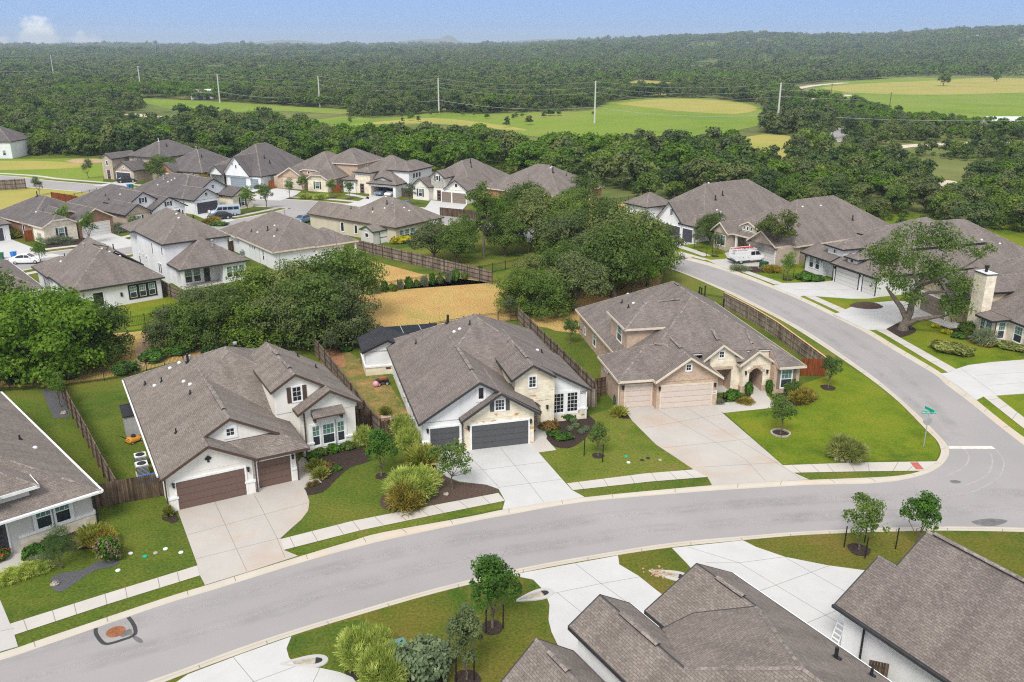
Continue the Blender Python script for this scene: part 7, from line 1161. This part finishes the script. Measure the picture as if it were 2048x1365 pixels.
o = thing('lawn_mower', 'orange and black lawn mower beside the small grey shed', 'lawn mower', (268, 884), 60); m = MB(); loft(m, [(-.6, .3, .25, .15, .4), (-.4, .4, .34, .12, .5), (.3, .4, .34, .12, .45), (.6, .3, .22, .15, .35)], 'orange'); m.obj('deck', o); m = MB(); m.lathe([(.2, .45), (.2, .62), (.12, .7), (0, .72)], 'metal_black', n=10); m.obj('engine', o); m = MB(); m.tube([(-.5, -.25, .4), (-1.2, -.25, 1.0), (-1.2, .25, 1.0), (-.5, .25, .4)], .025, 'metal_black', 5); m.obj('handle', o); wheels(o, (-.45, .45), .45, .13, .1)
o = thing('planter_box', 'open cedar planter box beside the black grill at the limestone house', 'planter', (790, 856), 15); m = MB(); m.box(-1.0, -.6, 0, 1.0, -.54, .8, 'cedar'); m.box(-1.0, .54, 0, 1.0, .6, .8, 'cedar'); m.box(-1, -.54, 0, -.94, .54, .8, 'cedar'); m.box(.94, -.54, 0, 1, .54, .8, 'cedar'); m.box(-.94, -.54, 0, .94, .54, .5, 'mulch'); m.obj('box', o)
o = thing('grill', 'black barbecue grill against the white side wall', 'grill', (803, 856), 15); m = MB(); m.box(-.6, -.3, 0, .6, .3, .85, 'metal_black'); m.box(-.95, -.28, .8, -.6, .28, .86, 'metal_grey'); m.box(.6, -.28, .8, .95, .28, .86, 'metal_grey'); m.obj('cart', o); m = MB(); loft(m, [(-.55, .3, .2, .86, 1.05), (-.5, .32, .22, .86, 1.2), (.5, .32, .22, .86, 1.2), (.55, .3, .2, .86, 1.05)], 'metal_black'); m.obj('hood', o)
o = thing('garden_cart', 'dark garden cart with red tools in the patchy side yard', 'cart', (765, 770), 20); m = MB(); m.box(-.6, -.35, .35, .6, .35, .6, 'metal_black'); m.box(-.3, -.2, .6, .4, .2, .8, 'terracotta'); m.tube([(.6, 0, .5), (1.2, 0, .9)], .03, 'metal_black', 5); m.obj('tray', o); wheels(o, (-.4, .4), .4, .2, .1)
m = MB(); m.lathe([(0, 0)]+[(.3*sin(pi*i/10), .3-.3*cos(pi*i/10)) for i in range(1, 10)]+[(0, .6)], 'pink', n=14); o = m.obj('ball', None, True); o.location = G(752, 774); tag(o, 'pink ball in the patchy side yard', 'ball')
m = MB()
for i in range(2): m.box(-.45, -.25+i*.9, .0, .45, .35+i*.9, .04, 'walk_concrete', Matrix.Rotation(.25, 4, 'Z'))
o = m.obj('stepping_stones'); o.location = G(772, 834)+Vector((0, 0, .015)); tag(o, 'two square stepping stones in the patchy yard', 'paving')
m = MB()
for k in range(6): r = .28+.03*k; m.tube([(r*cos(a*pi/8)*.7, -.02-.015*k, .55+r*1.2*sin(a*pi/8)) for a in range(17)], .018, 'utility_dark', 5)
o = m.obj('garden_hose'); o.location = HC.wpt(.1, 1.3, 0); o.rotation_euler[2] = HC.ang-pi/2; tag(o, 'coiled dark garden hose hanging on the brick wall beside the single garage', 'hose')
o = empty('porch_bench', HC.wpt(10.3, 3.5, .06), HC.ang, 'dark bench on the stone porch of the brick corner house', 'bench'); m = MB(); m.box(-.7, -.25, .4, .7, .25, .46, 'metal_grey'); m.obj('seat', o); m = MB(); m.box(-.7, .22, .46, .7, .28, .95, 'metal_black'); m.obj('backrest', o)
for x in (-.62, .62):
    for y in (-.2, .2): m = MB(); m.box(x-.04, y-.04, 0, x+.04, y+.04, .4, 'metal_black'); m.obj('leg', o)
m = MB(); R0 = .78
for i in range(18): a = 2*pi*i/18; m.box(-.13, -.07, 0, .13, .07, .14, 'stone', Matrix.Rotation(a, 4, 'Z') @ Matrix.Translation((0, R0, 0)))
o = m.obj('stone_ring'); o.location = G(1561, 868)+Vector((0, 0, .01)); tag(o, 'ring of tan edging stones around the young tree on the corner lawn', 'edging')
def rocks(px, label, group):
    rg = random.Random(px[0]); m = MB(); r = rg.uniform(.16, .3); m.lathe([(r*.9, -.05), (r, r*.3), (r*.7, r*.7), (0, r*.85)], 'stone', n=7); m.v = [(x*rg.uniform(.8, 1.2), y*rg.uniform(.8, 1.2), z*rg.uniform(.8, 1.2)) for x, y, z in m.v]; o = m.obj('rock', None, True); o.location = G(*px); tag(o, label, 'rock', group)
for p in ((1684, 922), (1697, 924), (1712, 923), (1724, 921), (1672, 920)): rocks(p, 'tan rock at the foot of the wide pale shrub on the corner lawn', 'rocks under the wide pale shrub')
for p in ((893, 990), (128, 828), (110, 1170)): rocks(p, {893: 'single tan rock in the mulch beside the white driveway', 128: 'pale rock at the wooden fence on the gravel strip', 110: 'grey rock in the gravel bed on the left lawn'}[p[0]], None)
for px, mt, l in (((236, 1142), 'metal_white', 'white round drain cap on the gravel edge'), ((362, 1106), 'metal_white', 'white round cleanout cap near the driveway'), ((290, 1114), 'sign_green', 'green valve box lid on the left lawn'), ((311, 1107), 'stone', 'grey valve lid on the left lawn'), ((261, 1108), 'metal_white', 'pale flat valve lid by the crape myrtle'), ((331, 1099), 'metal_white', 'pale strip lid on the left lawn'), ((1257, 926), 'metal_white', 'white cap on the worn lawn'), ((1252, 914), 'sign_green', 'green round lid on the worn lawn'), ((1284, 921), 'metal_black', 'black meter lid on the worn lawn'), ((1296, 917), 'metal_black', 'second black meter lid on the worn lawn'), ((1320, 921), 'stone', 'grey lid on the worn lawn near the driveway')):
    m = MB(); m.lathe([(.16, 0), (.16, .06), (.12, .085), (0, .09)], mt, n=10); o = m.obj('valve_box'); o.location = G(*px); tag(o, l, 'valve box')
for px, hd, l in (((1283, 1182) if 0 else (1338, 1150), -20, 'concrete drain headwall with rubble beside the grassy island'), ((1068, 1193), 25, 'oval concrete drain opening beside the pale drive'), ((608, 1325), 8, 'concrete drain headwall at the lower left drive')):
    o = thing('drain_headwall', l, 'drain', px, hd); m = MB(); n = 28
    tp = lambda t_: .62+.38*cos(t_)
    for k in range(n):
        a, b = 2*pi*k/n, 2*pi*(k+1)/n
        q = [[(ra*cos(t_), rb*sin(t_)*tp(t_)*1.25, z) for ra, rb, z in ((1.35, .62, -.02), (1.3, .58, .06), (1.02, .33, .06), (.98, .3, -.0))] for t_ in (a, b)]
        for i in range(3): m.poly([q[0][i], q[1][i], q[1][i+1], q[0][i+1]], 'driveway_concrete')
    m.obj('rim', o); m = MB(); m.ngon([(1.0*cos(2*pi*k/n), .31*1.25*tp(2*pi*k/n)*sin(2*pi*k/n), .012) for k in range(n)], 'stone'); m.obj('channel', o); m = MB(); m.box(.62, -.26, .0, .98, .26, .05, 'metal_black'); m.obj('pipe', o)
m = MB(); rg = random.Random(3)
for i in range(40): x, y, r = rg.gauss(0, .4), rg.gauss(0, .2), rg.uniform(.03, .08); m.box(x-r, y-r, 0, x+r, y+r*.8, r*1.2, 'dirt', Matrix.Rotation(rg.uniform(0, 3), 4, 'Z'))
o = m.obj('rubble'); o.location = G(1312, 1148)+Vector((0, 0, .02)); o['kind'] = 'stuff'; tag(o, 'pile of tan rubble in the drain', 'rubble')
rg = np.random.default_rng(9); me = quads('mulch_pile', [(np.where(np.arange(4*900)[:, None] % 1 == 0, cloud(rg, [((0, 0, .0), (1.9, 1.2, .5))], 900, .3, 'leaf', 40, .4, -.05), 0), 'mulch_brown')]); me2 = MB(); me2.lathe([(1.7, -.02), (1.3, .25), (.6, .45), (0, .5)], 'mulch_brown', n=16); o = me2.obj('mulch_pile', None, True); o.scale = (1.25, .85, 1); o.location = G(1733, 613)+Vector((0, 0, .04)); o['kind'] = 'stuff'; tag(o, 'heap of brown mulch on the pale drive', 'mulch heap')
o = thing('stepladder', 'aluminium stepladder leaning by the white wall at the lower right', 'ladder', (1672, 1284), -61); m = MB()
for x in (-.25, .25): m.tube([(x, -.15, 0), (x, .45, 1.7)], .035, 'metal_white', 5)
for i in range(6): m.box(-.25, -.12+i*.1, .2+i*.27, .25, -.02+i*.1, .24+i*.27, 'metal_white')
m.obj('frame', o)
wood_fence([(1745, 1345), (1790, 1385)], 1.7, 'short wooden gate between the two roofs at the lower right', 'brown_fence') if 0 else None
o = thing('wood_gate', 'small wooden gate leaning at the white wall between the two lower roofs', 'gate', (1752, 1372), -20); m = MB()
for i in range(7): m.box(-.5+i*.14, 0, 0, -.37+i*.14, .03, 1.5, 'brown_fence')
m.box(-.5, .03, .3, .47, .07, .4, 'brown_fence'); m.box(-.5, .03, 1.1, .47, .07, 1.2, 'brown_fence'); m.obj('boards', o)
for i, (px, mt, sh, l) in enumerate((((378, 566), 'toy_cyan', 0, 'turquoise toy house on the patio of the two-storey house'), ((392, 562), 'toy_cyan', 1, 'turquoise toy chair on the patio'), ((405, 560), 'toy_red', 0, 'red toy kitchen on the patio'), ((414, 559), 'toy_blue', 1, 'blue toy box on the patio'), ((360, 570), 'toy_red', 1, 'red toy car beside the patio post'), ((449, 561), 'metal_white', 0, 'white plastic slide at the edge of the patio'))):
    o = thing('plastic_toy', l, 'toy', px, i*30, z=.1 if i < 4 else 0); m = MB(); m.box(-.3, -.25, 0, .3, .25, .45, mt); m.box(-.34, .2, .45, .34, .28, .95 if not sh else .6, mt); m.box(-.34, -.28, .45, .34, .2, .49, 'metal_white' if mt != 'metal_white' else 'toy_red'); m.obj('body', o); m = MB(); m.box(-.2, -.27, .1, .2, -.252, .35, 'metal_white'); m.obj('panel', o)
o = thing('covered_grill', 'dark covered grill on the patio beside the toys', 'grill', (421, 556), 40, z=.1); m = MB(); loft(m, [(-.6, .35, .3, 0, 1.0), (-.5, .4, .34, 0, 1.3), (.5, .4, .34, 0, 1.3), (.6, .35, .3, 0, 1.0)], 'cloth_dark'); m.obj('cover', o)
# a person at the garage of the white house with the cream bay
def person(px, rz, label):
    J = {'pel': (0, 0, .95), 'chest': (0, 0, 1.32), 'neck': (0, 0, 1.5), 'head': (0, -.02, 1.62), 'top': (0, -.01, 1.74), 'shl': (.19, 0, 1.44), 'ell': (.27, -.03, 1.16), 'wrl': (.25, -.16, .94), 'hal': (.24, -.2, .86), 'shr': (-.19, 0, 1.44), 'elr': (-.28, .02, 1.16), 'wrr': (-.29, -.08, .9), 'har': (-.29, -.1, .81), 'hil': (.1, 0, .9), 'knl': (.12, -.04, .5), 'anl': (.13, .03, .1), 'tol': (.14, -.14, .05), 'hir': (-.1, 0, .9), 'knr': (-.12, -.1, .5), 'anr': (-.13, .02, .1), 'tor': (-.14, -.16, .05)}
    E_ = [('pel', 'chest'), ('chest', 'neck'), ('neck', 'head'), ('head', 'top'), ('chest', 'shl'), ('shl', 'ell'), ('ell', 'wrl'), ('wrl', 'hal'), ('chest', 'shr'), ('shr', 'elr'), ('elr', 'wrr'), ('wrr', 'har'), ('pel', 'hil'), ('hil', 'knl'), ('knl', 'anl'), ('anl', 'tol'), ('pel', 'hir'), ('hir', 'knr'), ('knr', 'anr'), ('anr', 'tor')]
    R_ = {'pel': .16, 'chest': .17, 'neck': .06, 'head': .1, 'top': .075, 'shl': .075, 'ell': .048, 'wrl': .035, 'hal': .04, 'shr': .075, 'elr': .048, 'wrr': .035, 'har': .04, 'hil': .1, 'knl': .062, 'anl': .045, 'tol': .04, 'hir': .1, 'knr': .062, 'anr': .045, 'tor': .04}
    k = list(J); V = [J[a] for a in k]; ED = [(k.index(a), k.index(b)) for a, b in E_]; rad = [R_[a] for a in k]
    for sgn, hand in ((1, 'hal'), (-1, 'har')):          # five fingers on each hand
        h0 = Vector(J[hand])
        for f in range(5):
            dx = (f-1.5)*.02; L = (.06, .08, .085, .075, .06)[f]; d = Vector((sgn*dx, -.02, -L)) if f < 4 else Vector((-sgn*.05, -.05, -.03)); V += [tuple(h0+Vector((sgn*dx*.8, -.01, -.03)) if f < 4 else h0+Vector((-sgn*.02, -.02, 0))), tuple(h0+d)]; rad += [.012, .009]; n = len(V); ED += [(k.index(hand), n-2), (n-2, n-1)]
    me = bpy.data.meshes.new('body'); me.from_pydata(V, ED, []); o = link('body', me); md = o.modifiers.new('skin', 'SKIN'); o.modifiers.new('sub', 'SUBSURF').levels = 1
    for i, v in enumerate(me.skin_vertices[0].data): v.radius = (rad[i], rad[i]); v.use_root = i == 0
    dg = bpy.context.evaluated_depsgraph_get(); m2 = bpy.data.meshes.new_from_object(o.evaluated_get(dg)); bpy.data.objects.remove(o)
    for kk in ('skin', 'cloth_white', 'cloth_dark'): m2.materials.append(MATS[kk])
    for p in m2.polygons:
        c = p.center; p.use_smooth = True; p.material_index = 2 if c.z < .93 else (1 if c.z < 1.5 and (abs(c.x) < .22 or c.z > 1.2) else 0)
    r = empty('person', G(*px)+Vector((0, 0, .05)), radians(rz), label, 'person'); link('body', m2, r); m = MB(); m.lathe([(.115, 1.62), (.125, 1.7), (.1, 1.78), (0, 1.81)], 'cloth_dark', n=12); m.obj('hair', r, True)
person((420, 437), 20, 'person in a white top standing beside the dark sedan at the open garage')
# ---------------------------------------------------------------- poles and wires
PO = [((109, 162), (101, 117)), ((283, 191), (277, 140)), ((440, 206), (434, 155)), ((640, 215), (635, 160)), ((878, 228), (876.5, 165)), ((1189, 247), (1191, 172)), ((1553, 266), (1562, 177))]; tops = []
for i, (b, t_) in enumerate(PO):
    p = G(*b, -.16); d = p.length; hgt = (b[1]-t_[1])/F*math.hypot(p.y, CH)*1.05; o = empty('utility_pole', p, .35, 'tall pale utility pole %s' % ('at the far left above the woods', 'beside the dark woods left of the white barn', 'just right of the white barn', 'at the left end of the long meadow', 'in the middle of the long meadow', 'standing in the bright part of the meadow', 'leaning, beside oaks at the right end of the meadow')[i], 'utility pole'); m = MB(); m.tube([(0, 0, 0), (0, 0, hgt)], [.42, .3], 'pole_steel', 8); m.obj('pole', o)
    for z in (.99, .86, .73): m = MB(); m.tube([(0, 0, hgt*z-.2), (1.3, 0, hgt*z+.1)], .07, 'metal_grey', 5); m.obj('insulator', o)
    tops.append((p, hgt))
ext = [(G(-400, 150, -.16), 21)]+tops+[(G(2300, 280, -.16), 22)]
for j, z in enumerate((.99, .86, .73, .38)):
    m = MB()
    for (p, h1), (q, h2) in zip(ext[:-1], ext[1:]):
        a, b = p+Vector((.8, 0, h1*z)), q+Vector((.8, 0, h2*z)); L = [a.lerp(b, k/10)-Vector((0, 0, 4*2.2*(k/10)*(1-k/10))) for k in range(11)]; m.tube(L, .07 if z < .5 else .035, 'metal_grey', 4, False)
    tag(m.obj('power_line'), ('topmost wire of the power line above the meadow', 'second wire from the top of the power line', 'third wire from the top of the power line', 'lowest and thickest cable of the power line')[j], 'power line')
for b, t_, l in (((1662, 192), (1665, 168), 'small dark pole left in the right meadow'), ((1779, 215), (1781, 184), 'small dark pole in the middle of the right meadow')): p = G(*b, -.1); m = MB(); m.tube([(0, 0, 0), (0, 0, 8)], .16, 'bark_dark', 6); m.box(-.8, -.05, 7.2, .8, .05, 7.4, 'bark_dark'); o = m.obj('utility_pole'); o.location = p; tag(o, l, 'utility pole')
for px, w_, d_, hh, rm, l in (((1158, 104), 90, 30, 10, 'metal_white', 'long white barn on the far wooded slope'), ((1445, 77), 60, 40, 14, 'stone', 'pale group of buildings on the wooded skyline'), ((1750, 250), 12, 9, 4, 'metal_white', 'white shed roof among the oaks at the right'), ((2025, 252), 22, 10, 4, 'metal_white', 'long pale roof at the right edge below the meadow'), ((1445, 112), 26, 14, 5, 'metal_white', 'small white house in the far woods'), ((1862, 87), 30, 16, 6, 'metal_white', 'small white farmhouse on the far right slope'), ((238, 191), 14, 9, 4, 'metal_white', 'tiny pale roof among the left woods')):
    if px[1] < 118: y = 2600. if px[1] > 82 else 3400.; x = (px[0]-1024)/F*y*1.05; z = terrain(x, y)+3
    else: q = G(*px); x, y, z = q.x, q.y, -.16
    o = empty('farm_building', (x, y, z), 0, l, 'farm building'); m = MB(); m.box(-w_/2, -d_/2, -4, w_/2, d_/2, hh*.6, 'metal_white' if rm != 'stone' else 'stone'); m.poly([(-w_/2, -d_/2, hh*.6), (-w_/2, d_/2, hh*.6), (-w_/2, 0, hh*.95)], 'metal_white'); m.poly([(w_/2, -d_/2, hh*.6), (w_/2, d_/2, hh*.6), (w_/2, 0, hh*.95)], 'metal_white'); m.box(-w_*.4, -d_/2-.1, 0, -w_*.15, -d_/2, hh*.45, 'metal_black'); m.obj('wall', o); m = MB(); m.poly([(-w_/2-1, -d_/2-1, hh*.58), (w_/2+1, -d_/2-1, hh*.58), (w_/2+1, 0, hh), (-w_/2-1, 0, hh)], 'roof_metal'); m.poly([(-w_/2-1, d_/2+1, hh*.58), (w_/2+1, d_/2+1, hh*.58), (w_/2+1, 0, hh), (-w_/2-1, 0, hh)], 'roof_metal'); m.obj('roof', o)
# ---------------------------------------------------------------- the air
HZ = dict(x=9800, y0=-300, y1=9900, z0=-130, z1=135, density=.00016)
m = MB(); m.box(-HZ['x'], HZ['y0'], HZ['z0'], HZ['x'], HZ['y1'], HZ['z1'], 'white_trim'); hz = m.obj('haze', None, False, False); hz['kind'] = 'stuff'; tag(hz, 'pale blue summer haze over the distant woods', 'haze')
hmt = bpy.data.materials.new('haze'); hmt.use_nodes = True; n_ = hmt.node_tree.nodes; n_.remove(n_['Principled BSDF']); pv = n_.new('ShaderNodeVolumePrincipled'); pv.inputs['Color'].default_value = (.72, .84, 1, 1); pv.inputs['Density'].default_value = HZ['density']; pv.inputs['Anisotropy'].default_value = .2; hmt.node_tree.links.new(pv.outputs[0], n_['Material Output'].inputs['Volume']); hz.data.materials.clear(); hz.data.materials.append(hmt)
